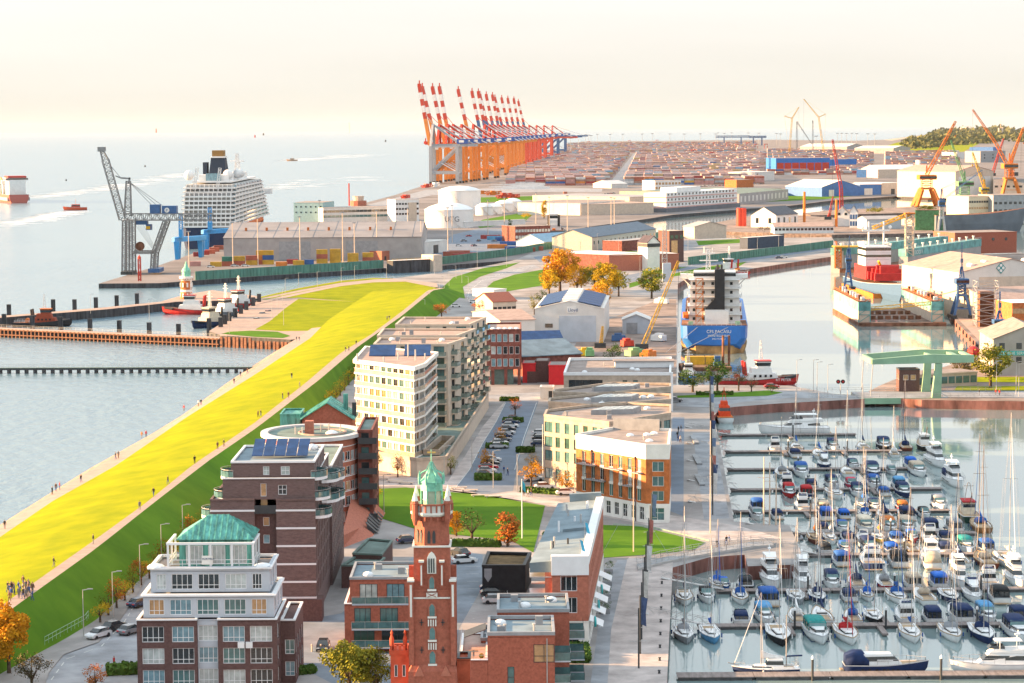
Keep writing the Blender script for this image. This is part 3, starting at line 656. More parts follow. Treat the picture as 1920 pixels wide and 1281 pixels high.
 mb = MB().loft([[(a.x,a.y-16,0),(c.x-1,c.y-12,0),(c.x,c.y+14,0),(a.x,a.y+14,0)],[(a.x,a.y-16,2.2),(c.x-3.4,c.y-12,1.6),(c.x-4.2,c.y+12,4.6),(a.x,a.y+14,5.2)]])
 w.add("slope", mb, M_RED2)
 for i in range(7): y = c.y-10+i*3.0; w.add("notch", MB().loft([[(c.x-1.9,y,.2),(c.x-.2,y,.2),(c.x-2.4,y+.9,2.2),(c.x-2.4,y,2.2)],[(c.x-1.8,y+.8,.2),(c.x-.1,y+.8,.2),(c.x-2.3,y+1.5,2.2),(c.x-2.3,y+.9,2.2)]]), M_DARK)
 # ---- brick house with copper gable roof behind
 q = foot(15.5, (566,778),(655,790),(686,768),(640,758)); cq = cen(q)
 h = Bld("gable_house", "brick house with pale copper gable roof behind the oval roof", "house", *cq)
 x0, x1 = at(567,786,14).x, at(660,786,14).x; y0 = at(600,786,14).y; y1 = y0+11; xm = (x0+x1)/2
 h.wall(rect(x0,x1,y0,y1), 0, 14.0, M_RED, {1: grid(11,3,[3,6,9,12],1.4,1.7,2)}, par=0)
 g = MB(); g.v += [(x0,y0,14),(x1,y0,14),(xm,y0,17.3)]; g.face((0,1,2)); h.add("gable", g, M_RED)
 for sx, xe in ((-1,x0-.6),(1,x1+.6)):
  rf = h.add("roof", MB().loft([[(xe,y0-.5,13.7),(xe,y1+.5,13.7),(xm,y1+.5,17.4),(xm,y0-.5,17.4)],[(xe,y0-.5,13.9),(xe,y1+.5,13.9),(xm,y1+.5,17.6),(xm,y0-.5,17.6)]]), M_COPPER)
  for i in range(5): y = y0+i*2.6; h.sub("seam", MB().bar((xe,y,13.95),(xm,y,17.65),.08,.1), M_COPPER, rf)
 h.add("chimney", MB().bx(xm+3,xm+4,y0+6,y0+7,15,18.6), M_COPPER); h.add("chimney", MB().bx(xm+5,xm+5.9,y0+4,y0+4.9,14,17), M_DARK)
 h.wall(rect(x0-5,x0-.7,y0+3,y1+2), 0, 14.6, M_COPPER, par=.2)
 # ---- low dark-green flat roofs between
 for i, (p, hh) in enumerate((([(661,1040),(716,1042),(736,1016),(690,1012)],4.2),([(640,1062),(705,1064),(722,1048),(668,1044)],3.6))):
  q = foot(hh, *p); l = Bld("courtyard_annex", ("low annex with dark green flat roof and raised kerb behind the red brick villa","lower annex roof right behind the terraced red brick villa")[i], "annex", *cen(q))
  l.wall(q, 0, hh, M_BROWN, roof=M_ROOFG, par=.3, trim=M_ROOFG)
stepped()

# ================================================================== white balcony tower and the three sand-coloured blocks on a shared podium
def towers():
 zt = 23.3
 P = foot(zt, (664,675),(776,689),(797,682),(820,661),(686,650))
 b = Bld("balcony_tower", "white apartment tower with stacked balconies blazing in low sun", "building", *cen(P))
 P = ccw(P); c = cen(P)
 z0 = 3.4; fh = 2.84
 # find the edges that face the camera side
 ed = {}
 for i in range(len(P)):
  A, B = Vector(P[i]), Vector(P[(i+1)%len(P)]); nrm = Vector(((B-A).y, -(B-A).x)).normalized(); L = (B-A).length
  if nrm.y < -.2 or nrm.x > .5:
   n = max(1, round(L/2.3)); ed[i] = grid(L, n, [z0+fh*k+1.35 for k in range(7)], L/n*.74, 2.15, 2)
 b.wall(offset(P,-1.3), z0, zt-.4, M_WHITE, {i: [(max(.8,w[0]-1.2),)+w[1:] for w in v] for i, v in ed.items()}, par=0, gs=[G_DARK,G_WARM,G_TEAL,G_CURT], fm=M_WOOD)
 b.add("roof", MB().prism(offset(P,-.2), zt-.4, zt-.1), M_ROOFP); b.add("roof_rim", ring(MB(), offset(P,.2), .5, zt-.7, zt+.15), M_WHITE)
 for k in range(7):
  z = z0+fh*k
  s = b.add("balcony", ring(MB(), P, 1.35, z-.25, z+.12), M_WHITE)
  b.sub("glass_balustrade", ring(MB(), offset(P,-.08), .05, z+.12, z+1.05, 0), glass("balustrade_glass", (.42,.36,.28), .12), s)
  b.sub("handrail", ring(MB(), offset(P,-.06), .07, z+1.05, z+1.12, 0), M_STEEL, s)
 for q in P[:4]:
  d = (Vector(c)-Vector(q)).normalized()*.5; b.add("corner_post", MB().tube((q[0]+d.x,q[1]+d.y,z0),(q[0]+d.x,q[1]+d.y,zt-.4),.16,n=8), M_WHITE)
 for i in range(2):
  x = c[0]-7+i*8; y = c[1]+4; b.add("solar_bank", MB().loft([[(x,y,zt),(x+6,y,zt),(x+6,y+5,zt+2),(x,y+5,zt+2)],[(x,y,zt+.15),(x+6,y,zt+.15),(x+6,y+5,zt+2.15),(x,y+5,zt+2.15)]]), M_SOLAR)
 for dx, dy, h in ((-9,-6,1.6),(4,-6,2.4),(6,-2,1.2),(0,-3,1.5),(-3,-8,1),(2,2,3)): b.add("roof_vent", MB().tube((c[0]+dx,c[1]+dy,zt-.2),(c[0]+dx,c[1]+dy,zt+h),.18,n=6), M_STEEL)
 # three blocks, nearest first: right front roof corner, left, depth
 blk = [((700,648),(840,648),(876,636),(712,636)), ((707,632),(857,632),(892,619),(718,619)), ((741,611),(880,611),(912,597),(757,597))]
 names = ["nearest of the three sand-coloured apartment blocks with pale flat roof", "middle one of the three sand-coloured apartment blocks", "farthest of the three sand-coloured apartment blocks beside the brick office"]
 for i, pts in enumerate(blk):
  zz = 23.0; q = ccw(foot(zz, *pts)); t = Bld("apartment_block", names[i], "building", *cen(q), "sand-coloured apartment blocks")
  e = {}
  for k in range(4):
   A, B = Vector(q[k]), Vector(q[(k+1)%4]); nr = Vector(((B-A).y, -(B-A).x)).normalized(); L = (B-A).length
   if nr.y < -.5: e[k] = [(L-2.2-j*4.4, 3.4+2.84*f+1.3, (2.6 if j == 0 else 1.0), 2.2, (3 if j == 0 else 1)) for f in range(7) for j in range(3)]
   elif nr.x > .4: e[k] = grid(L, max(2, round(L/7)), [3.4+2.84*f+1.3 for f in range(7)], 2.6, 2.2, 3)
  t.wall(q, 3.4, zz, M_SANDST, e, roof=M_ROOFP, par=.45, trim=M_SANDST, pt=.5, gs="green", fm=M_DARK)
  roof_bits(t, q, zz+.1, 6, 30+i)
  k = [j for j in e if e[j] and (Vector(((Vector(q[(j+1)%4])-Vector(q[j])).y, -(Vector(q[(j+1)%4])-Vector(q[j])).x)).normalized()).x > .4]
  fr = [j for j in e if j not in k]
  for j, off in [(j, None) for j in k] + [(j, 1) for j in fr]:
   A, B = Vector(q[j]), Vector(q[(j+1)%4]); d = (B-A).normalized(); n = Vector((d.y,-d.x)); L = (B-A).length
   us = [L*(m+.5)/max(2,round(L/7)) for m in range(max(2,round(L/7)))] if off is None else [L-2.2]
   for f in range(7):
    for u in us:
     z = 3.4+2.84*f; p = A+d*u
     pts2 = [p-d*1.7, p+d*1.7, p+d*1.5+n*1.5, p-d*1.5+n*1.5]
     bo = t.add("balcony", MB().prism([tuple(v) for v in pts2], z-.2, z+.1), M_SANDST)
     g = MB()
     for v, w in ((pts2[1],pts2[2]),(pts2[2],pts2[3]),(pts2[3],pts2[0])): g.bar((*v,z+.6),(*w,z+.6),.05,.95)
     t.sub("glass_balustrade", g, glass("balcony_pane", (.20,.25,.22)), bo)
 # shared podium with shops along the street
 q = foot(3.4, (690,850),(782,866),(838,862),(916,742),(880,735),(780,770)); p = Bld("shop_podium", "low podium with terrace and sloping street wall under the apartment towers", "podium", *cen(q))
 p.wall(q, 0, 3.4, M_SANDST, roof=M_ROOFG, par=.8, trim=M_BEIGE, pt=.4)
 qc = foot(3.5, (794,852),(824,853),(852,826),(826,825)); p.add("sunken_court", MB().prism(qc, 3.3, 3.45), M_SEDUM)
 p.add("court_kerb", ring(MB(), qc, .4, 3.4, 4.6), M_BEIGE)
 a, c2 = at(838,868,0), at(916,748,0); d = (c2-a).normalized(); n = Vector((d.y,-d.x,0))
 for i in range(13):
  v = a + d*(2+i*(c2-a).length/13.5) + n*.1; p.add("shop_window", MB().box((v.x,v.y,1.5), 3.2, .12, 2.4, math.atan2(d.y,d.x)), random.choice([G_DARK,G_TEAL]))
 v0, v1 = at(700,888,0), at(778,896,0)
towers()
# ================================================================== lighthouse
def lighthouse():
 D = 262.0; zz = lambda y: 75-(y-240)*D/4400; X = atD(810, 1000, D).x
 b = Bld("lighthouse", "tall gothic red brick lighthouse with mint green copper lantern", "lighthouse", X, D)
 def sq(h): return [(X-h,D-h),(X+h,D-h),(X+h,D+h),(X-h,D+h)]
 def oct_(r, a=22.5): return [(X+r*math.cos(R(a+45*i)), D+r*math.sin(R(a+45*i))) for i in range(8)]
 def pointed(parent, x, y, z, w, h, m, name="lancet_window", rz=0, t=.12):
  pts = [(-w/2,0),(w/2,0),(w/2,h*.72),(w*.28,h*.9),(0,h),(-w*.28,h*.9),(-w/2,h*.72)]; mb = MB(); o = len(pts)
  mb.v += [(p[0],-t/2,p[1]) for p in pts] + [(p[0],t/2,p[1]) for p in pts]; mb.face(range(o)); mb.face([2*o-1-i for i in range(o)])
  for i in range(o): j = (i+1)%o; mb.face((i,o+i,o+j,j))
  return mb.build(name, m, parent, (x-X,y-D,z), rz)
 M_WS = mat("white_stone", (.72,.70,.66), .7, var=.06)
 h0 = 2.25
 b.add("base", MB().loft([[(*p,0) for p in sq(h0+.75)],[(*p,zz(1262)) for p in sq(h0+.45)],[(*p,zz(1250)) for p in sq(h0+.02)]]), M_RED)
 b.add("shaft", MB().loft([[(*p,zz(1251)) for p in sq(h0-.05)],[(*p,zz(1025)) for p in sq(h0-.25)]]), M_RED)
 b.add("drum", MB().loft([[(*p,zz(1026)) for p in oct_(2.15)],[(*p,zz(975)) for p in oct_(2.0)],[(*p,zz(968)) for p in oct_(2.3)]]), M_RED)
 g = b.add("gallery", MB().loft([[(*p,zz(968)) for p in oct_(2.3)],[(*p,zz(964)) for p in oct_(2.55)],[(*p,zz(960)) for p in oct_(2.55)]]), M_WS)
 mb = MB(); ring(mb, oct_(2.5), .18, zz(947), zz(944)); b.sub("coping", mb, M_RED, g)
 mb = MB(); ring(mb, oct_(2.35), .1, zz(960), zz(947), .02); b.sub("panel", mb, M_WS, g)
 for i in range(24):
  a = 2*math.pi*i/24; b.sub("baluster", MB().box((X+2.42*math.cos(a)*.98,D+2.42*math.sin(a)*.98,(zz(960)+zz(947))/2), .16,.16,zz(947)-zz(960),a), M_RED, g)
 for i in range(20):
  a = 2*math.pi*i/20; b.sub("corbel", MB().box((X+2.22*math.cos(a),D+2.22*math.sin(a),zz(972)), .3,.2,.45,a), M_RED, g)
 for i in range(4):
  a = R(45+90*i); px, py = X+2.55*math.cos(a), D+2.55*math.sin(a)
  for k, (dx, dy) in enumerate(((0,0),)):
   b.add("turret", MB().lathe([(.16,zz(985)),(.34,zz(974)),(.34,zz(945)),(.42,zz(943)),(.32,zz(938)),(.05,zz(920)),(.01,zz(919))],8,(px,py,0)), M_WS if False else M_RED)
   b.add("turret_cap", MB().lathe([(.36,zz(938)),(.24,zz(930)),(.04,zz(918)),(.01,zz(917))],8,(px,py,0)), M_WS)
 # lantern: green frame, glass, ogee copper roof with ribs and vane
 ln = b.add("lantern", MB().loft([[(*p,zz(960)) for p in oct_(1.32)],[(*p,zz(951)) for p in oct_(1.3)]]), M_MINT)
 for i in range(8):
  a = R(22.5+45*i); b.sub("lantern_post", MB().tube((X+1.25*math.cos(a),D+1.25*math.sin(a),zz(951)),(X+1.25*math.cos(a),D+1.25*math.sin(a),zz(905)),.09,n=6), M_MINT, ln)
 b.sub("lantern_glass", MB().loft([[(*p,zz(951)) for p in oct_(1.14)],[(*p,zz(920)) for p in oct_(1.14)]]), mat("lantern_pane", (.42,.50,.38), .1, var=.1), ln)
 b.sub("lamp", MB().lathe([(.3,zz(948)),(.35,zz(935)),(.2,zz(925)),(.02,zz(924))],10,(X,D,0)), M_WS, ln)
 b.sub("lantern_band", MB().loft([[(*p,zz(922)) for p in oct_(1.34)],[(*p,zz(906)) for p in oct_(1.34)]]), M_MINT, ln)
 rf = b.add("lantern_roof", MB().loft([[(*p,zz(906)) for p in oct_(1.45)],[(*p,zz(901)) for p in oct_(1.15)],[(*p,zz(893)) for p in oct_(.78)],[(*p,zz(884)) for p in oct_(.42)],[(*p,zz(870)) for p in oct_(.1)]]), M_MINT)
 for i in range(8):
  a = R(22.5+45*i); p = [(X+r*math.cos(a),D+r*math.sin(a),zz(y)) for r, y in ((1.48,907),(1.3,890),(.6,884),(.12,868))]
  b.sub("rib", MB().path(p, .06), M_MINT, rf); b.sub("crocket", MB().lathe([(.1,zz(910)),(.14,zz(898)),(.06,zz(890)),(.01,zz(886))],6,(p[0][0],p[0][1],0)), M_MINT, rf)
 b.sub("vane_rod", MB().tube((X,D,zz(870)),(X,D,zz(845)),.05,n=5), M_MINT, rf); b.sub("weather_vane", MB().bx(X-.45,X+.5,D-.03,D+.03,zz(852),zz(849)), mat("gilt", (.75,.45,.12), .4), rf)
 # buttresses with stone-capped flanks at two heights
 for x, y0, y1, w in ((-2.35,1250,1090,.55),(2.35,1250,1090,.55),(-1.15,1100,1053,.35),(1.15,1100,1053,.35)):
  k = b.add("buttress", MB().bx(X+x-w/2,X+x+w/2,D-h0-.35,D-h0+1.2,zz(y0),zz(y1)), M_RED)
  b.sub("cap", MB().bx(X+x-w/2-.12,X+x+w/2+.12,D-h0-.48,D-h0+1.3,zz(y1),zz(y1)+.2), M_WS, k)
  b.sub("inlay", MB().bx(X+x-w*.22,X+x+w*.22,D-h0-.38,D-h0-.34,zz(y1)-4.0 if w > .5 else zz(y0)+.2,zz(y1)-.35), M_WS, k)
 for sx in (-1, 1):
  for y in (-.6, .9): k = b.add("buttress", MB().bx(X+sx*(h0+.1)-.35,X+sx*(h0+.1)+.35,D+y,D+y+.5,zz(1250),zz(1095 if y < 0 else 1070)), M_RED)
 # windows down the front
 for yb, h, w in ((1105,1.35,.55),(1157,1.35,.6),(1202,1.4,.62),(1248,1.4,.65)):
  o = pointed(b.o, X, D-h0-.02, zz(yb), w+.22, h+.2, M_RED2, "window_surround"); pointed(b.o, X, D-h0-.07, zz(yb)+.05, w, h, G_TEAL)
  b.add("window_sill", MB().bx(X-.5,X+.5,D-h0-.16,D-h0,zz(yb)-.22,zz(yb)), M_WS)
 for yb in (1176, 1221):
  for i in range(4): b.add("blind_niche", MB().bx(X-.48+i*.27,X-.34+i*.27,D-h0-.06,D-h0+.02,zz(yb),zz(yb)+.75), M_WS)
 o = pointed(b.o, X, D-h0+.14, zz(1076), 1.02, 2.5, M_WS, "tracery_window")
 for i in range(3): b.add("tracery_slot", MB().bx(X-.36+i*.27,X-.22+i*.27,D-h0-.0,D-h0+.09,zz(1074),zz(1047)), G_DARK)
 b.add("ornament_panel", MB().bx(X-.62,X+.62,D-h0-.07,D-h0,zz(1121),zz(1112)), M_WS); b.add("ornament_cross", MB().bar((X-.5,D-h0-.1,zz(1120)),(X+.5,D-h0-.1,zz(1113)),.09,.06).bar((X+.5,D-h0-.1,zz(1120)),(X-.5,D-h0-.1,zz(1113)),.09,.06), M_RED)
 for y in (1026, 1110, 1124):
  b.add("string_course", ring(MB(), sq(h0-.12), .2, zz(y), zz(y)+.18), M_WS if y != 1110 else M_RED)
 for i in (4, 5, 6):
  a = R(45*i);
  for d in (-.28, .28):
   px, py = X+1.95*math.cos(a)-d*math.sin(a), D+1.95*math.sin(a)+d*math.cos(a); pointed(b.o, px, py, zz(1019), .34, 1.5, M_DARK, "lancet_window", a+math.pi/2, .12)
 for dx in (-1.2, 1.2):
  for y in (1175, 1228): b.add("wall_anchor", MB().bx(X+dx-.05,X+dx+.05,D-h0-.08,D-h0+.02,zz(y),zz(y)+.75).bx(X+dx-.22,X+dx+.22,D-h0-.08,D-h0+.02,zz(y)+.33,zz(y)+.42), M_DARK)
 for sx in (-1.5, 1.5): b.add("gablet", MB().loft([[(X+sx-.6,D-h0-.6,zz(1270)),(X+sx+.6,D-h0-.6,zz(1270)),(X+sx+.6,D-h0-.1,zz(1270)),(X+sx-.6,D-h0-.1,zz(1270))],[(X+sx-.02,D-h0-.6,zz(1250)),(X+sx+.02,D-h0-.6,zz(1250)),(X+sx+.02,D-h0-.1,zz(1250)),(X+sx-.02,D-h0-.1,zz(1250))]]), M_RED2)
 # castellated side turret at its foot
 cx = atD(751,1250,D).x
 c = Bld("castellated_annex", "small castellated red brick annex at the foot of the lighthouse", "annex", cx, D+1)
 zt = zz(1228); q = rect(cx-1.1,cx+1.0,D-.6,D+3)
 c.wall(q, 0, zt, mat("vermilion_brick", (.42,.09,.045), .8, var=.15), {0: [(.6,zz(1268),.4,1.4,1),(1.5,zz(1268),.4,1.4,1)]}, par=0, gs="dark")
 for i in range(5): c.add("merlon", MB().bx(cx-1.15+i*.5,cx-.9+i*.5,D-.7,D-.4,zt,zt+.55), MATS["vermilion_brick"])
 c.add("corbel_band", ring(MB(), q, .3, zt-.5, zt, .12), MATS["vermilion_brick"])
 for dx in (-.95, .55): c.add("pinnacle", MB().lathe([(.22,zt),(.25,zt+1.2),(.1,zt+1.7),(.16,zt+1.9),(.02,zt+2.3)],8,(cx+dx,D-.2,0)), MATS["vermilion_brick"])
 c.wall(rect(X+2.7,X+4.2,D-.4,D+3), 0, zz(1246), MATS["vermilion_brick"], par=.1, trim=M_DARK, name="side_porch")
lighthouse()

# ================================================================== red brick villas, hotel, offices
def villas():
 # left villa, behind the lighthouse: three storeys, terraces with glass rails, blue-grey roof
 zt = 10.2; A = at(649,1091,zt); B = at(770,1091,zt); y0 = A.y; x0, x1 = A.x, B.x+3
 b = Bld("brick_villa", "flat-roofed red brick villa with long terraces left of the lighthouse", "building", (x0+x1)/2, y0+6)
 L = x1-x0
 b.wall(rect(x0+.4,x1,y0+1.6,y0+14), 7.0, zt, M_RED, {0: [(2.7,8.4,2.6,2.3,3),(6.6,8.4,2.6,2.3,3)]}, roof=M_ROOFB, par=.35, trim=M_GREY, gs=[G_CURT,G_BLUE], fm=M_DARK)
 b.wall(rect(x0-.3,x1,y0,y0+14.5), 0, 6.95, M_RED, {0: [(2.6,5.1,2.4,2.5,3),(6.4,5.1,2.6,2.5,3),(10.4,5.1,2,2.5,2),(2.8,1.9,3,2.5,3),(7,1.9,3.4,2.5,3),(10.8,1.9,1.6,2.5,2)]}, roof=M_ROOFT, par=.1, trim=M_TRIM, gs=[G_TEAL,G_GREEN,G_DARK], fm=M_DARK)
 for z, w in ((3.6,1.5),(.9,1.5),(6.95,.1)):
  o = b.add("balcony", MB().bx(x0+.8,x1,y0-w,y0-.02,z-.2,z), M_GREYP)
  b.sub("glass_balustrade", MB().bx(x0+.8,x1,y0-w,y0-w+.04,z+.05,z+.95), G_TEAL, o); b.sub("handrail", rail(MB(), [(x0+.8,y0-w),(x1,y0-w)], z, 1.05, .03, 2, 0), M_STEEL, o)
 q = rect(x0+1,x1-1,y0+3,y0+13); roof_bits(b, q, zt, 5, 3)
 # right villa: near cube and far cube with balconies on the right
 zt = 9.6; FL, FR = at(914,1192,zt), at(1040,1192,zt); y0 = FL.y; x0, x1 = FL.x, FR.x
 b = Bld("brick_villa", "red brick villa with two blue-grey flat roofs and side balconies right of the lighthouse", "building", (x0+x1)/2, y0+12)
 b.wall(rect(x0,x1,y0,y0+10.5), 0, zt, M_RED, {0: [(7.3,zt-2.4,2.7,2.4,2,.35),(3.0,zt-5.3,.9,2.4,1,.4)], 1: grid(10.5,3,[2,5,8],1.6,2.1,2)}, roof=M_ROOFB, par=.45, trim=M_GREY, gs=[G_WARM,G_TEAL], fm=M_DARK)
 xa = at(862,1230,6.6).x
 b.wall(rect(xa,x0-.02,y0-.05,y0+16), 0, 6.4, M_RED, {0: [(2.6,4.3,2.7,2.3,3,.4),(2.6,1.4,2.7,2.3,3)]}, roof=M_ROOFP, par=.1, trim=M_TRIM, gs=[G_WARM,G_TEAL], fm=M_DARK)
 b.add("terrace_rail", rail(MB(), [(xa,y0+15),(xa,y0),(x0,y0)], 6.5, 1.05, .03, 1.6, 1), M_STEEL)
 b.add("terrace_awning", MB().loft([[(xa+.5,y0+4.5,8.3),(x0-.3,y0+5.4,9.2),(x0-.3,y0+9,9.3),(xa+.4,y0+8,8.4)],[(xa+.5,y0+4.5,8.4),(x0-.3,y0+5.4,9.3),(x0-.3,y0+9,9.4),(xa+.4,y0+8,8.5)]]), M_DARK)
 b.add("terrace_table", MB().bx(xa+1.2,xa+2.4,y0+1.6,y0+2.4,7.1,7.2).bx(xa+1.7,xa+1.9,y0+1.9,y0+2.1,6.45,7.1), M_WOOD)
 b.add("planter", MB().sphere((xa+1,y0+.8,6.9),.5,8,5), mat("ochre_leaf", (.30,.20,.03), .9, var=.3, scale=4))
 b.add("planter", MB().sphere((x0-.8,y0+.7,6.8),.35,8,5), MATS["ochre_leaf"])
 y2 = y0+13; x2, x3 = at(938,1140,zt).x, at(1066,1140,zt).x
 b.wall(rect(x2-.4,x3,y2,y2+11), 0, zt+.3, M_RED, {1: grid(11,3,[2,5,8],1.6,2.1,2)}, roof=M_ROOFB, par=.45, trim=M_GREY, gs=[G_TEAL], fm=M_DARK)
 b.wall(rect(x0-1,x2+.5,y0+10.55,y2+6), 0, 6.6, M_RED, roof=M_ROOFB, par=.4, trim=M_GREY)
 for (yy, xx) in ((y0+1,x1),(y0+5.5,x1),(y2+1.5,x3),(y2+6.5,x3)):
  for z in (.2,3.1,6.0):
   o = b.add("balcony", MB().bx(xx+.02,xx+2.1,yy,yy+3.2,z-.2,z), M_GREYP)
   b.sub("glass_balustrade", MB().bx(xx+2.06,xx+2.1,yy,yy+3.2,z,z+1).bx(xx+.02,xx+2.1,yy,yy+.04,z,z+1), G_TEAL, o)
 for q, z, sd in ((rect(x0,x1,y0+1,y0+9),zt,5),(rect(x2,x3,y2+1,y2+10),zt+.3,6)): roof_bits(b, q, z, 6, sd)
 b.add("satellite_dish", MB().lathe([(.05,0),(.4,.12),(.62,.35),(.64,.36),(.42,.16),(.02,.05)],10,(x3-2.6,y2+4,zt+.9)), M_GREY)
 b.add("rain_pipe", MB().tube((x1-1,y0-.1,0),(x1-1,y0-.1,zt-.4),.07,n=6), M_STEEL)
 # hotel with long blue-grey roof, white parapet and brick flank towards the basin
 zt = 13.0; P = foot(zt, (993,1048),(1100,1048),(1128,937),(1046,937)); P2 = ccw(P)
 b = Bld("long_roofed_building", "long building with blue-grey felt roof, white parapet and brick street front", "building", *cen(P))
 FL, FR, BR, BL = (Vector(p) for p in P); xs = FL.x;
 b.wall([tuple(FL+Vector((2.2,0))),tuple(FR),tuple(BR),tuple(BL+Vector((.5,0)))], 0, zt-1.9, M_RED2, {}, par=0, name="inner_wall")
 y0 = FR.y; x0, x1 = FL.x+3.2, FR.x
 b.wall(rect(x0,x1+.2,y0-.4,y0+1.0), 4.0, zt-2.3, M_RED2, {0: [(x1-x0-2.6,z,2.4,2.3,3) for z in (9.5,6.3)]}, par=0, gs=[G_CURT,G_DARK], fm=M_TRIM, name="end_wall")
 b.wall(rect(x0,x1+.2,y0-.45,y0+1.0), 0, 3.98, M_WHITE, {0: [(x1-x0-2.6,2,2.8,2.6,3,.6)]}, par=0, gs="dark", fm=M_WOOD, name="ground_floor_wall")
 b.add("end_fascia", MB().bx(x0-.1,x1+.3,y0-.55,y0+.9,zt-2.28,zt+.5), M_TRIM)
 d = (BR-FR).normalized(); n = Vector((d.y,-d.x)); L = (BR-FR).length
 # street side brick with white ground floor and awnings
 e = FR + n*.25
 b.wall([tuple(e),tuple(e+d*L),tuple(e+d*L-n*.3),tuple(e-n*.3)], 4.0, zt-.9, M_RED2, {0: grid(L,14,[6.3,9.5],1.5,2.1,2)}, par=.5, trim=M_TRIM, pt=.2, gs="dark", name="street_wall")
 b.wall([tuple(e+n*.05),tuple(e+n*.05+d*L),tuple(e+d*L-n*.3),tuple(e-n*.3)], 0, 3.98, M_WHITE, {0: grid(L,12,[1.8],2.2,2.6,2)}, par=0, gs="dark", name="street_ground_floor")
 b.add("side_parapet", MB().loft([[(*(FR+n*.35),zt-.8),(*(BR+n*.35),zt-.8),(*(BR-n*.9),zt-.8),(*(FR-n*.9),zt-.8)],[(*(FR+n*.35),zt+.55),(*(BR+n*.35),zt+.55),(*(BR-n*.9),zt+.5),(*(FR-n*.9),zt+.5)]]), M_TRIM)
 rf = b.add("roof", MB().loft([[(*FL,zt-2.0),(*(FR-n*.9),zt-1.9),(*(BR-n*.9),zt-1.9),(*BL,zt-2.0)],[(*FL,zt-.6),(*(FR-n*.9),zt+.0),(*(BR-n*.9),zt+.0),(*BL,zt-.6)]]), M_ROOFB)
 a0 = FL.lerp(BL,.45); a1 = (FR-n*.9).lerp(BR-n*.9,.45); b.add("roof_upstand", MB().bar((a0.x+3,a0.y,zt-.2),(a1.x,a1.y,zt+.2),.3,.6), M_ROOFB)
 a0 = BL+Vector((2,0)); a1 = BR; b.add("roof_lantern", MB().bar((a0.x,a0.y+.5,zt+.1),(a1.x,a1.y+.5,zt+.4),1.2,1.6), M_ROOFB)
 rnd = random.Random(4)
 for i in range(11):
  t = rnd.uniform(.06,.9); u = rnd.uniform(.25,.85); p = FL.lerp(BL,t).lerp(FR.lerp(BR,t),u); b.add("roof_vent", MB().tube((p.x,p.y,zt-.5),(p.x,p.y,zt+rnd.uniform(.4,1.4)),.16,n=6), random.choice([M_DARK,M_STEEL,M_TRIM]))
 for i, z in enumerate((6.0,6.0,6.0)):
  p = e + d*(L*(.02+.22*i)) + n*.9; b.add("projecting_sign", MB().tube((p.x-.1,p.y,3.6+i*.0),(p.x+.1,p.y+.02,3.6),.8,n=16), mat("turquoise_sign", (.03,.42,.45), .4, var=0))
 for i in range(5):
  p = e + d*(1.5+i*L*.16); a = b.add("awning", MB().loft([[(*p,3.6),(*(p+d*4.2),3.6),(*(p+d*4.2+n*2),2.7),(*(p+n*2),2.7)],[(*p,3.7),(*(p+d*4.2),3.7),(*(p+d*4.2+n*2),2.8),(*(p+n*2),2.8)]]), M_TRIM)
 for t in (.02,.3):
  p = FR.lerp(BR,t); b.add("roof_flag", MB().loft([[(p.x-1,p.y,zt+2.6),(p.x-.6,p.y,zt+2.4),(p.x-.2,p.y,zt+.8),(p.x-.7,p.y,zt+1)],[(p.x-1,p.y+.04,zt+2.6),(p.x-.6,p.y+.04,zt+2.4),(p.x-.2,p.y+.04,zt+.8),(p.x-.7,p.y+.04,zt+1)]]), mat("light_blue_flag", (.05,.34,.55), .7, var=0))
  b.add("flag_pole", MB().tube((p.x-1.02,p.y,zt),(p.x-1.02,p.y,zt+2.8),.04,n=4), M_STEEL)
 for i in range(6): b.add("rear_stair", MB().bx(FL.x+.3,x0-.1,y0+1.5+i*1.1,y0+2.6+i*1.1,1.5+i*1.3,1.7+i*1.3), M_STEEL)
 for z in (4.2,7.4,10.4): b.add("rear_gallery", MB().bx(FL.x,x0-.05,y0+.2,y0+7,z-.15,z), M_STEEL)
 # black pavilion
 zt = 4.4; q = foot(zt, (904,1064),(985,1064),(996,1040),(914,1038)); b = Bld("black_pavilion", "black box pavilion with brown planted roof and grey crest", "pavilion", *cen(q))
 b.wall(q, 0, zt, M_BLACK, roof=M_SEDUM, par=.4, trim=M_BLACK, pt=.5)
 p = at(915,1078,3.2); b.add("crest", MB().prism([(0,0)],0,0) if False else MB().loft([[(p.x-.6,q[0][1]-.08,4.2),(p.x+.6,q[0][1]-.08,4.2),(p.x+.6,q[0][1]-.03,4.2),(p.x-.6,q[0][1]-.03,4.2)],[(p.x-.6,q[0][1]-.08,2.9),(p.x+.6,q[0][1]-.08,2.9),(p.x+.6,q[0][1]-.03,2.9),(p.x-.6,q[0][1]-.03,2.9)],[(p.x-.03,q[0][1]-.08,2.0),(p.x+.03,q[0][1]-.08,2.0),(p.x+.03,q[0][1]-.03,2.0),(p.x-.03,q[0][1]-.03,2.0)]]), M_GREY)
villas()

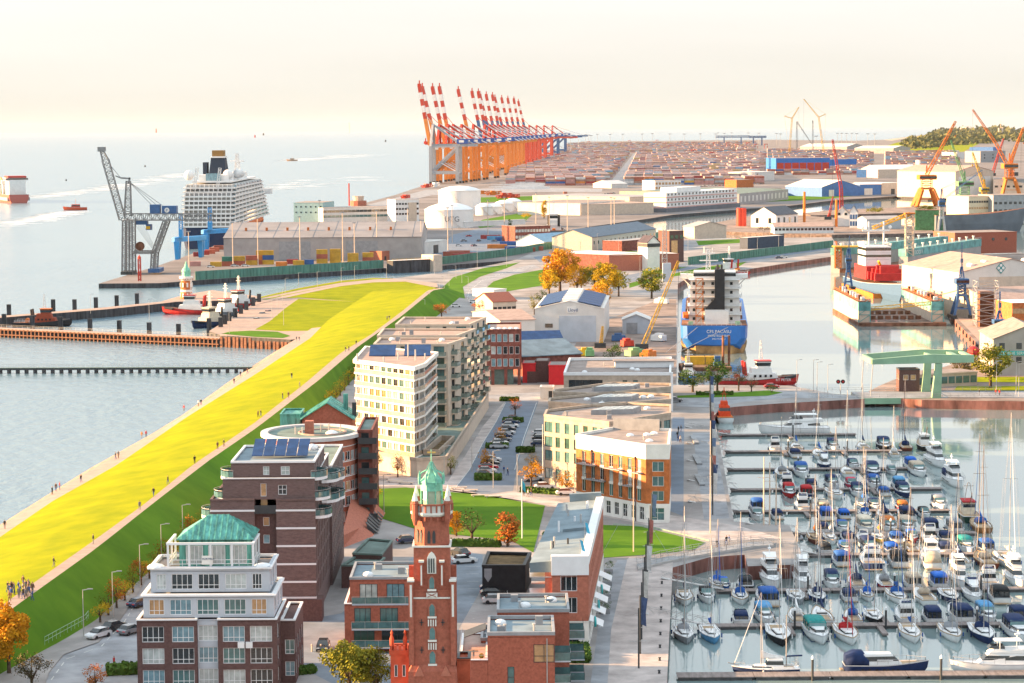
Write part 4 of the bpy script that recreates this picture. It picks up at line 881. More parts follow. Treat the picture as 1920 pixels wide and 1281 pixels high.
def offices():
 # orange brick and white house on the promenade
 zt = 14.6; P = foot(zt, (1080,818),(1211,838),(1255,838),(1258,808),(1150,805)); b = Bld("orange_house", "orange brick and white apartment house with small balconies facing the sun", "building", *cen(P))
 FL, FM, FR = (Vector(p) for p in P[:3]); P = ccw(P)
 i0 = [i for i in range(5) if (Vector(P[i])-FL).length < .1][0]; i1 = [i for i in range(5) if (Vector(P[i])-FM).length < .1][0]
 L0, L1 = (FM-FL).length, (FR-FM).length
 zs = [5.2, 8.0, 10.8]
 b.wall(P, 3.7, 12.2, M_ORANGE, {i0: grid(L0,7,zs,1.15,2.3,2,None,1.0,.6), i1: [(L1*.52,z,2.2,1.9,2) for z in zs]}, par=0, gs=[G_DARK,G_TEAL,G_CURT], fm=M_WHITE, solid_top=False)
 b.wall(P, 0, 3.69, M_WHITE, {i0: grid(L0,6,[1.75],1.3,2.5,2,.6,6.0), i1: [(L1/2,1.7,2.6,2.4,2,.6)]}, par=0, gs="dark", fm=M_WHITE, name="ground_floor_wall", solid_top=False)
 b.add("attic_wall", MB().prism(offset(P,.05), 12.21, zt), M_WHITE)
 b.add("roof", MB().prism(offset(P,-.5), zt, zt+.06), M_ROOFT); b.add("parapet", ring(MB(), P, .35, zt, zt+.5), M_WHITE)
 b.add("rear_upstand", MB().bar((P[(i0+4)%5][0],P[(i0+4)%5][1]-.6,zt+1.2),(FR.x-.4,P[(i0+3)%5][1]-.6,zt+1.2),.3,2.4), M_GREY)
 d = (FM-FL).normalized(); n = Vector((d.y,-d.x))
 for k, u0, u1 in ((2,0,2),(2,3,5),(2,6,7),(1,1,3),(1,5,6)):
  ua, ub = 1.0+(L0-1.6)*(u0+.08)/7, 1.0+(L0-1.6)*(u1-.08)/7; z = zs[k]-1.25; a = FL+d*ua; c = FL+d*ub
  o = b.add("balcony", MB().prism([tuple(a),tuple(c),tuple(c+n*1.3),tuple(a+n*1.3)], z-.12, z+.02), M_GREY)
  b.sub("railing", rail(MB(), [a+n*.05,a+n*1.28,c+n*1.28,c+n*.05], z, 1.0, .035, .7, 0), M_DARK, o)
 for u in (.24,.86): p = FL+d*(L0*u)+n*.12; b.add("rain_pipe", MB().tube((p.x,p.y,0),(p.x,p.y,12.1),.09,n=6).box((p.x,p.y,12.2),.4,.3,.5), M_BROWN)
 for k in range(7):
  for z in (6.6,9.4): p = FL+d*(1.0+(L0-1.6)*(k+.5)/7)+n*.03; b.add("white_panel", MB().box((p.x,p.y,z),1.2,.06,.5,math.atan2(d.y,d.x)), M_WHITE)
 roof_bits(b, P, zt, 5, 12)
 # beige office: three courts with zig-zag fronts
 zt = 14.5
 rows = [((1020,781),(1142,795),(1258,778),(1258,762),(1150,757),(1024,772)), ((1028,756),(1120,763),(1258,752),(1258,742),(1150,738),(1030,750)), ((1037,738),(1125,741),(1258,728),(1258,722),(1150,720),(1038,734))]
 nm = ["nearest wing of the beige clinker office with zig-zag front", "middle wing of the beige clinker office with roof lanterns", "rear wing of the beige clinker office"]
 for k, pts in enumerate(rows):
  P = foot(zt, *pts); FL, FM, FR = (Vector(p) for p in P[:3])
  t = Bld("office_wing", nm[k], "office", *cen(P), "beige clinker office wings"); P = ccw(P); N = len(P)
  e = {}
  zs = [2.6, 6.4, 9.3, 12.4]
  for i in range(N):
   A, B = Vector(P[i]), Vector(P[(i+1)%N]); L = (B-A).length; dd = (B-A)/L; nr = Vector((dd.y,-dd.x))
   if nr.y < -.3 or nr.x < -.8:
    m = max(2, round(L/2.5)); e[i] = [(L*(j+.5)/m, z, L/m*(.86 if j in (0,m-1) else .5), 2.2, 1 if 0 < j < m-1 else 2) for z in zs for j in range(m)]
  t.wall(P, 0, zt, M_BEIGE, e, roof=M_ROOFT, par=.5, trim=M_BEIGE, gs="teal", fm=M_DARK, pt=.4)
  c = Vector(cen(P)); q = [c+Vector(v) for v in ((-4,-3),(5,-1.5),(7,4),(-1,3))]
  l = t.add("roof_lantern", MB().prism([tuple(v) for v in q], zt-.2, zt+.9), M_GREY)
  for a in range(5):
   for bb in range(3):
    u0, u1, v0, v1 = (a+.08)/5, (a+.92)/5, (bb+.08)/3, (bb+.92)/3
    f = lambda u, v: tuple(q[0].lerp(q[1],u).lerp(q[3].lerp(q[2],u),v))
    t.sub("pane", MB().prism([f(u0,v0),f(u1,v0),f(u1,v1),f(u0,v1)], zt+.9, zt+.98), G_CURT, l)
  roof_bits(t, P, zt, 6, 50+k)
 # flat white-trimmed pavilion building
 zt = 9.5; P = foot(zt, (1057,704),(1258,704),(1259,674),(1067,676)); b = Bld("white_trimmed_office", "low modern building with white roof edges and strip glazing", "building", *cen(P))
 L = elen(P,0); P = ccw(P)
 b.wall(P, 0, zt, M_BEIGE, {0: [(5.8,6.8,9,3,5),(16.2,6.9,1.2,2.6,1),(19,6.9,1.2,2.6,1),(27,6.9,10.4,3,5),(5.8,2.4,9,3,5),(18,2.4,8,3,4)]}, roof=M_ROOFT, par=.8, trim=M_TRIM, gs="green", fm=M_DARK, pt=.5)
 c = cen(P); b.add("roof_upstand", MB().bx(c[0]-1,c[0]+15,c[1]-1,c[1]+5,zt,zt+1.6), M_TRIM); b.add("roof_deck", MB().bx(c[0]-1.4,c[0]+15.4,c[1]-1.4,c[1]+5.4,zt+1.6,zt+1.75), M_ROOFT)
 b.add("side_frame", MB().bx(P[1][0]-.1,P[1][0]+.5,P[1][1]-.6,P[1][1]+.4,0,zt+.8), M_TRIM)
 roof_bits(b, P, zt, 8, 61)
 # brick office with arcade behind the apartment blocks
 zt = 16.0; x0, x1 = at(908,650,zt).x, at(978,626,zt).x; y0 = at(940,722,0).y
 b = Bld("arcade_office", "dark red brick office raised on an open glazed ground floor", "office", (x0+x1)/2, y0+12)
 b.wall(rect(x0,x1,y0,y0+24), 4.6, zt, M_CLINK, {0: grid(x1-x0,5,[6.6,10.2,13.8],1.25,2.3,1,None,1.2,.4)}, roof=M_ROOFP, par=.4, trim=M_CLINK, gs=[G_CURT,G_BLUE,G_DARK])
 b.wall(rect(x0+1,x1-2.4,y0+1.5,y0+23), 0, 4.58, G_TEAL, par=0, name="glazed_ground_floor", solid_top=False)
 for u in (.3,4.2,8): b.add("column", MB().bx(x1-u-.9,x1-u,y0+.02,y0+.7,0,4.6), M_CLINK)
 for i in range(5): b.add("roof_vent", MB().lathe([(.9,0),(.8,.4),(.3,.7),(.02,.75)],8,(x0+2+i*1.7,y0+3,zt)), M_TRIM)
offices()
# ================================================================== marina: pontoons and boats
M_DECK = mat("pontoon_planks", (0.25, 0.21, 0.20), 0.85, var=0.15, scale=0.7, stretch=(3, .4, 1))
M_FLOAT = mat("pontoon_float", (0.10, 0.10, 0.105), 0.8, var=0.2)
M_BLUECAP = mat("blue_pile_cap", (0.03, 0.20, 0.42), 0.5, var=0)
M_GEL = mat("white_gelcoat", (0.78, 0.79, 0.80), 0.25, var=0.04, spec=0.5)
M_TEAK = mat("teak_deck", (0.42, 0.30, 0.19), 0.7, var=0.12)
M_ALU = mat("spar_aluminium", (0.44, 0.41, 0.385), 0.35, metal=0.3, var=0.05)
M_ROPE = mat("rope", (0.32, 0.32, 0.34), 0.8, var=0)
M_GREYGEL = mat("grey_gelcoat", (0.50, 0.52, 0.55), 0.3, var=0.04)
def canv(c): return rgbmat(c, 0.8, var=0.10, scale=2.0)
CC = {"blue": (.02,.10,.36), "navy": (.012,.030,.10), "bright": (.02,.13,.55), "black": (.018,.02,.024), "red": (.42,.02,.025), "teal": (.02,.25,.24), "beige": (.50,.42,.33), "grey": (.30,.32,.35), "white": (.75,.75,.75),
      "orange": (.55,.17,.04), "brown": (.14,.045,.03), "yellow": (.62,.36,.03), "pink": (.55,.05,.10), "green": (.02,.06,.045), "sky": (.10,.30,.55), "wood": (.30,.14,.06), "cream": (.66,.58,.46)}
ROWS = [(814,1352,1606,"tenth"),(845,1358,1692,"ninth"),(878,1362,1738,"eighth"),(916,1368,1768,"seventh"),(957,1373,1782,"sixth"),(999,1486,1832,"fifth"),(1038,1515,1852,"fourth"),(1104,1340,1990,"third"),(1170,1306,1990,"second"),(1263,1268,1990,"first")]
PIL = MB().tube((0,0,-1.5),(0,0,3.1),.17,n=8).mesh("mooring_pile", M_DARK); PILC = MB().lathe([(.2,3.05),(.2,3.35),(.03,3.6)],8).mesh("pile_cap", M_GEL)
FING = MB().bx(-.45,.45,-5.6,0,.22,.52).mesh("finger_pontoon", M_DECK)
row_y = []
npile = 0
for i, (py, xa, xb, nm) in enumerate(ROWS):
 A, B = at(xa, py, WZ+.55), at(xb, py, WZ+.55); Y = (A.y+B.y)/2; row_y.append(Y)
 p = thing("pontoon", "grey planked floating pontoon, " + nm + " from the front of the marina", "pontoon", (A.x, Y, WZ), 0, "floating pontoons")
 L = B.x-A.x; nseg = max(1, round(L/10)); wd = 1.5 if i == 9 else 1.15
 for k in range(nseg):
  MB().bx(L*k/nseg+.04, L*(k+1)/nseg-.04, -wd, wd, .42, .56).build("deck_section", M_DECK, p)
  MB().bx(L*k/nseg+.3, L*(k+1)/nseg-.3, -wd+.12, wd-.12, -.4, .41).build("float", M_FLOAT, p)
 for k in range(1, max(2, int(L/14))):
  x = L*k/max(2, int(L/14))
  if i < 9: put("finger_pontoon", FING, p, (x+.0, -wd, 0)); put("finger_pontoon", FING, p, (x+1.5, wd+5.6, 0))
  q = put("mooring_pile", PIL, None, (A.x+x+.9, Y-wd-.35, WZ)); put("pile_cap", PILC, q)
  npile += 1; tag(q, "white-capped dark mooring pile, %s along the %s pontoon from the front" % (nth(k-1), nm), "pile", "mooring piles")
 if i < 9:
  # gangway from the quay
  gx = {True: A.x-6.0, False: A.x-5.5}[True]
  g = thing("gangway", "lattice gangway reaching the %s pontoon from the front" % nm, "gangway", (A.x, Y, WZ), 0, "gangways")
  gl = 9.0
  MB().loft([[(-gl,-.6,2.6),(-gl,.6,2.6),(-gl,.6,2.7),(-gl,-.6,2.7)],[(1.5,-.6,.6),(1.5,.6,.6),(1.5,.6,.7),(1.5,-.6,.7)]]).build("walkway", M_STEEL, g)
  for s in (-.6,.6):
   r = MB(); pts = [(-gl+(gl+1.5)*t/8, s, 2.7-2.0*t/8) for t in range(9)]
   for t, q in enumerate(pts):
    if t < 8: r.bar((q[0],s,q[2]+(1 if t%2 else 0)),(pts[t+1][0],s,pts[t+1][2]+(0 if t%2 else 1)),.05)
   r.bar((pts[0][0],s,pts[0][2]+1),(pts[-1][0],s,pts[-1][2]+1),.06); r.build("side_truss", M_STEEL, g)

def hull(L, B, fb, fine=0.62, transom=0.8, rise=0.35, low=-.45, n=9):
 """closed boat hull, bow towards +x, waterline at z = 0"""
 rings = []
 for k in range(n):
  t = k/(n-1); x = -L/2 + L*t
  w = transom + (1-transom)*min(1, t/.4) if t < .4 else 1 - ((t-.4)/.6)**(2.1)*(1-0.02)
  b = B/2*max(.012, w); z = fb + rise*max(0, (t-.3)/.7)**2 + .08*(1-t); xo = 0.06*L*max(0,(t-.55)/.45)**2
  zl = low*(1-max(0,(t-.75)/.25)*.9)
  rings.append([(x+xo,-b,z),(x+xo*.7,-b*.96,fb*.5),(x,-b*.78,-.05),(x,0,zl),(x,b*.78,-.05),(x+xo*.7,b*.96,fb*.5),(x+xo,b,z)])
 mb = MB(); o = 0; m = 7
 for r in rings: mb.v += r
 for k in range(n-1):
  for i in range(m-1): mb.face((k*m+i, (k+1)*m+i, (k+1)*m+i+1, k*m+i+1))
 mb.face(list(range(m)))
 mb.face([ (n-1)*m+i for i in range(m-1,-1,-1)])
 dk = MB()
 for r in rings: dk.v += [(r[0][0]-.0, r[0][1]*.94, r[0][2]-.05), (r[6][0], r[6][1]*.94, r[6][2]-.05)]
 for k in range(n-1): dk.face((2*k,2*k+2,2*k+3,2*k+1))
 rb = MB()
 for k in range(n-1):
  for j in (0,6): rb.bar(rings[k][j], rings[k+1][j], .09, .12)
 rb.bar(rings[0][0], rings[0][6], .09, .12)
 return mb, dk, rb, lambda t: (fb + rise*max(0,(t-.3)/.7)**2 + .08*(1-t))
def taper(x0, x1, w0, w1, z0, z1, sl0=.25, sl1=.6, tw=.8):
 """cabin block: rectangle plan at the bottom, sloped sides and ends"""
 return MB().loft([[(x0,-w0/2,z0),(x1,-w1/2,z0),(x1,w1/2,z0),(x0,w0/2,z0)],[(x0+sl0,-w0*tw/2,z1),(x1-sl1,-w1*tw/2,z1),(x1-sl1,w1*tw/2,z1),(x0+sl0,w0*tw/2,z1)]])
def wband(x0, x1, w0, w1, z0, z1, za, zb, sl0=.25, sl1=.6, tw=.8, e=.015):
 """window band wrapped round a taper block between heights za and zb"""
 f = lambda z: (z-z0)/(z1-z0)
 def rg(z):
  t = f(z); k = 1+(tw-1)*t; xa = x0+sl0*t-e; xb = x1-sl1*t+e
  return [(xa,-w0*k/2-e,z),(xb,-w1*k/2-e,z),(xb,w1*k/2+e,z),(xa,w0*k/2+e,z)]
 return MB().loft([rg(za), rg(zb)], cap=False)
def canopy(x0, x1, w, z0, z1):
 rg = []
 for x, k in ((x0,.72),(x0+(x1-x0)*.35,1.0),(x0+(x1-x0)*.75,.96),(x1,.45)):
  h = z0+(z1-z0)*k; rg.append([(x,-w/2,z0),(x,-w/2*.92,z0+(h-z0)*.75),(x,-w*.25,h),(x,w*.25,h),(x,w/2*.92,z0+(h-z0)*.75),(x,w/2,z0)])
 return MB().loft(rg)
def part(o, name, mb, m, smooth=False): return mb.build(name, m, o, smooth=smooth)
def sailboat(o, L, hc, cover, mast_h, wood=False, hood=None, twin=False, deckm=None):
 B = L*.32; fb = L*.085; hm = canv(CC[hc]) if hc != "white" else M_GEL
 mb, dk, rb, sh = hull(L, B, fb); part(o, "hull", mb, hm, True); part(o, "deck", dk, deckm or (M_TEAK if wood else M_GEL)); part(o, "rub_rail", rb, M_TEAK if wood or hc == "white" else M_GEL)
 z = sh(.5); c0, c1 = -.06*L, .27*L
 part(o, "cabin", taper(c0,c1,B*.62,B*.36,z-.1,z+.42,.05,.7,.82), M_TEAK if wood else M_GEL); part(o, "cabin_window", wband(c0,c1,B*.62,B*.36,z-.1,z+.42,z+.08,z+.28,.05,.7,.82), G_DARK)
 part(o, "cockpit", MB().bx(-.42*L,-.1*L,-B*.26,B*.26,z-.25,z+.02), M_TEAK);
 for s in (-1,1): part(o, "coaming", MB().bx(-.43*L,-.08*L,s*B*.33-.1,s*B*.33+.1,z-.05,z+.25), M_GEL)
 mx = .1*L; mm = M_WOOD if wood else M_ALU
 m = part(o, "mast", MB().tube((mx,0,z+.3),(mx,0,z+mast_h),.068,.045,n=6), mm)
 MB().bar((mx,-B*.3,z+mast_h*.55),(mx,B*.3,z+mast_h*.55),.06).build("spreader", mm, m); MB().bar((mx,-B*.22,z+mast_h*.8),(mx,B*.22,z+mast_h*.8),.05).build("spreader", mm, m)
 bl = L*.36; part(o, "boom", MB().tube((mx,0,z+1.35),(mx-bl,0,z+1.45),.07,n=5), mm)
 part(o, "sail_cover", MB().loft([[(mx-.05,-.12,z+1.45),(mx-.05,.12,z+1.45),(mx-.05,.08,z+2.5),(mx-.05,-.08,z+2.5)],[(mx-bl*.4,-.17,z+1.4),(mx-bl*.4,.17,z+1.4),(mx-bl*.4,.12,z+1.95),(mx-bl*.4,-.12,z+1.95)],[(mx-bl,-.1,z+1.42),(mx-bl,.1,z+1.42),(mx-bl,.06,z+1.62),(mx-bl,-.06,z+1.62)]]), canv(CC[cover]))
 r = MB(); top = (mx,0,z+mast_h); r.tube(top,(L*.53,0,sh(1)),.02,n=3); r.tube(top,(-L*.5,0,sh(0)),.02,n=3)
 for s in (-1,1): r.tube(top,(mx-.1,s*B*.47,z),.02,n=3); r.tube((mx,s*B*.3,z+mast_h*.55),(mx-.25,s*B*.47,z),.02,n=3)
 part(o, "rigging", r, M_ROPE)
 part(o, "furled_jib", MB().tube((L*.52,0,sh(1)+.3),(mx+(L*.42)*.1,0,z+mast_h*.9),.07,.03,n=5), canv(CC[cover]) if hood else M_GEL)
 if hood: part(o, "sprayhood", canopy(-.12*L,c0+.5,B*.6,z+.25,z+1.25), canv(CC[hood]), True)
 pl = MB(); rail(pl, [(L*.36,-B*.26),(L*.53,-.05),(L*.53,.05),(L*.36,B*.26)], sh(.95)-.05, .6, .025, 2, 0); rail(pl, [(-L*.4,-B*.42),(-L*.5,-B*.38),(-L*.5,B*.38),(-L*.4,B*.42)], sh(0)-.05, .6, .025, 2, 0); part(o, "pulpit", pl, M_STEEL)
 for s in (-1,1):
  for t in (-.22,.08): part(o, "fender", MB().tube((t*L,s*(B*.5+.1),.15),(t*L,s*(B*.5+.1),.75),.11,n=6), random.choice([M_GEL, canv(CC["blue"]), canv(CC["navy"])]))
 if twin:
  m2 = part(o, "mizzen_mast", MB().tube((-.3*L,0,z),(-.3*L,0,z+mast_h*.7),.1,.06,n=6), mm); MB().tube((-.3*L,0,z+1.6),(-.55*L,0,z+1.7),.12,n=5).build("mizzen_boom", canv(CC["navy"]), m2)
  part(o, "bowsprit", MB().tube((L*.45,0,sh(1)+.1),(L*.62,0,sh(1)+.45),.08,n=5), mm); part(o, "wheelhouse", taper(-.25*L,.05*L,B*.6,B*.5,z,z+1.3,.1,.5,.85), M_GEL); part(o, "wheelhouse_window", wband(-.25*L,.05*L,B*.6,B*.5,z,z+1.3,z+.5,z+1.05,.1,.5,.85), G_DARK)
def motorboat(o, L, hc, cov, cabin="white", mast=None, low=False):
 B = L*.34; fb = L*.105; hm = canv(CC[hc]) if hc != "white" else M_GEL; cm = canv(CC[cabin]) if cabin not in ("white","wood") else (M_GEL if cabin == "white" else canv(CC["wood"]))
 mb, dk, rb, sh = hull(L, B, fb, transom=.9, rise=.3); part(o, "hull", mb, hm, True); part(o, "deck", dk, M_GEL); part(o, "rub_rail", rb, M_GREYGEL)
 z = sh(.5)
 part(o, "boot_stripe", wband(-.47*L,.30*L,B*.92,B*.75,0,fb,.02,.14,0,0,1.0,.05), canv(CC["navy"]) if hc == "white" else M_GEL)
 c0, c1 = (-.02*L, .33*L) if cov else (-.3*L, .3*L); hh = .45 if low else (.7 if cov else 1.55)
 part(o, "cabin", taper(c0,c1,B*.78,B*.42,z-.1,z+hh,.1,.9,.82), cm); part(o, "cabin_window", wband(c0,c1,B*.78,B*.42,z-.1,z+hh,z+hh*.35,z+hh*.82,.1,.9,.82), G_DARK)
 part(o, "cockpit", MB().bx(-.45*L,c0,-B*.38,B*.38,z-.45,z-.02), M_TEAK if not low else M_GEL)
 part(o, "windscreen", MB().loft([[(c0+.9,-B*.36,z+hh*.9),(c0+1.0,-B*.36,z+hh*.9),(c0+1.0,B*.36,z+hh*.9),(c0+.9,B*.36,z+hh*.9)],[(c0+.3,-B*.33,z+hh+.6),(c0+.4,-B*.33,z+hh+.6),(c0+.4,B*.33,z+hh+.6),(c0+.3,B*.33,z+hh+.6)]]), G_TEAL)
 if cov:
  zc = z+(.95 if low else 1.45); x0 = -.45*L if not low else -.38*L
  co = part(o, "canopy", canopy(x0,c0+.55,B*.8,zc-.45,zc+.12), canv(CC[cov]), True)
  MB().loft([[(x0+.02,-B*.37,z-.02),(c0+.75,-B*.36,z-.02),(c0+.75,B*.36,z-.02),(x0+.02,B*.37,z-.02)],[(x0+.1,-B*.36,zc-.4),(c0+.4,-B*.34,zc-.4),(c0+.4,B*.34,zc-.4),(x0+.1,B*.36,zc-.4)]]).build("clear_screen", G_DARK, co)
  for s in (-1,1):
   for t in (0,.33,.66,1): MB().bar((x0+(c0+.5-x0)*t,s*B*.38,z-.05),(x0+(c0+.4-x0)*t,s*B*.365,zc-.38),.09).build("canopy_strip", canv(CC[cov]), co)
  for t in (-.37,-.13,.13,.37): MB().bar((x0,B*t,z-.05),(x0+.08,B*t,zc-.38),.08).build("canopy_strip", canv(CC[cov]), co)
 else:
  part(o, "fly_coaming", taper(-.3*L,.05*L,B*.66,B*.55,z+hh,z+hh+.5,.1,.5,.95), M_GEL); part(o, "fly_seat", MB().bx(-.25*L,-.1*L,-B*.25,B*.25,z+hh+.1,z+hh+.62), canv(CC["navy"]))
  part(o, "radar_arch", MB().path([(-.28*L,-B*.35,z+hh),(-.24*L,-B*.3,z+hh+1.1),(-.24*L,B*.3,z+hh+1.1),(-.28*L,B*.35,z+hh)],.1), M_GEL)
 part(o, "bathing_platform", MB().bx(-.56*L,-.49*L,-B*.4,B*.4,.2,.32), M_TEAK)
 pl = MB(); rail(pl, [(L*.08,-B*.46),(L*.34,-B*.34),(L*.52,-.06),(L*.52,.06),(L*.34,B*.34),(L*.08,B*.46)], z+.1, .6, .025, 1.6, 0); part(o, "bow_rail", pl, M_STEEL)
 if mast: part(o, "mast", MB().tube((-.05*L,0,z+hh),(-.08*L,0,z+hh+mast),.06,.04,n=5), M_ALU)
 for s in (-1,1): part(o, "fender", MB().tube((-.1*L,s*(B*.5+.1),.1),(-.1*L,s*(B*.5+.1),.7),.12,n=6), canv(CC["navy"]))
def yacht(o, L, hc="white", fly=True, canv_=None):
 B = L*.28; fb = L*.10; hm = M_GEL if hc == "white" else canv(CC[hc])
 mb, dk, rb, sh = hull(L, B, fb, transom=.92, rise=L*.045, n=12); part(o, "hull", mb, hm, True); part(o, "deck", dk, M_TEAK if hc != "white" else M_GEL); part(o, "rub_rail", rb, M_GREYGEL)
 z = sh(.4)
 part(o, "saloon", taper(-.36*L,.24*L,B*.82,B*.5,z-.1,z+1.55,.2,L*.16,.86), M_GEL); part(o, "saloon_window", wband(-.36*L,.24*L,B*.82,B*.5,z-.1,z+1.55,z+.55,z+1.2,.2,L*.16,.86), G_DARK)
 for i in range(3): part(o, "porthole", MB().bx(.02*L+i*.06*L,.05*L+i*.06*L,-B*.495,-B*.47,fb*.45,fb*.62), G_DARK)
 for i in range(4): part(o, "porthole", MB().bx(-.3*L+i*.09*L,-.27*L+i*.09*L,-B*.51,-B*.47,fb*.5,fb*.64), G_DARK)
 if fly:
  part(o, "flybridge", taper(-.40*L,.10*L,B*.78,B*.5,z+1.55,z+2.15,.05,L*.08,1.0), M_GEL); part(o, "fly_screen", wband(-.1*L,.10*L,B*.6,B*.46,z+2.15,z+2.75,z+2.2,z+2.6,.1,L*.05,.9), G_DARK)
  part(o, "hard_top", taper(-.32*L,.02*L,B*.66,B*.5,z+3.25,z+3.4,.1,.3,.95), M_GEL)
  for sx in (-.28,-.04):
   for s in (-1,1): part(o, "top_post", MB().tube((sx*L,s*B*.28,z+2.1),(sx*L,s*B*.26,z+3.3),.07,n=5), M_GEL)
  part(o, "radar_mast", MB().tube((-.26*L,0,z+3.4),(-.28*L,0,z+4.7),.09,n=5).box((-.27*L,0,z+4.1),.7,.5,.2), M_GEL)
 if canv_: part(o, "aft_canopy", canopy(-.49*L,-.2*L,B*.84,z,z+2.0), canv(CC[canv_]), True)
 part(o, "bathing_platform", MB().bx(-.54*L,-.49*L,-B*.42,B*.42,.2,.34), M_TEAK)
 pl = MB(); rail(pl, [(-.1*L,-B*.47),(L*.3,-B*.38),(L*.52,-.08),(L*.52,.08),(L*.3,B*.38),(-.1*L,B*.47)], z+.15, .75, .03, 1.6, 0); part(o, "bow_rail", pl, M_STEEL)
S_, N_ = -math.pi/2, math.pi/2
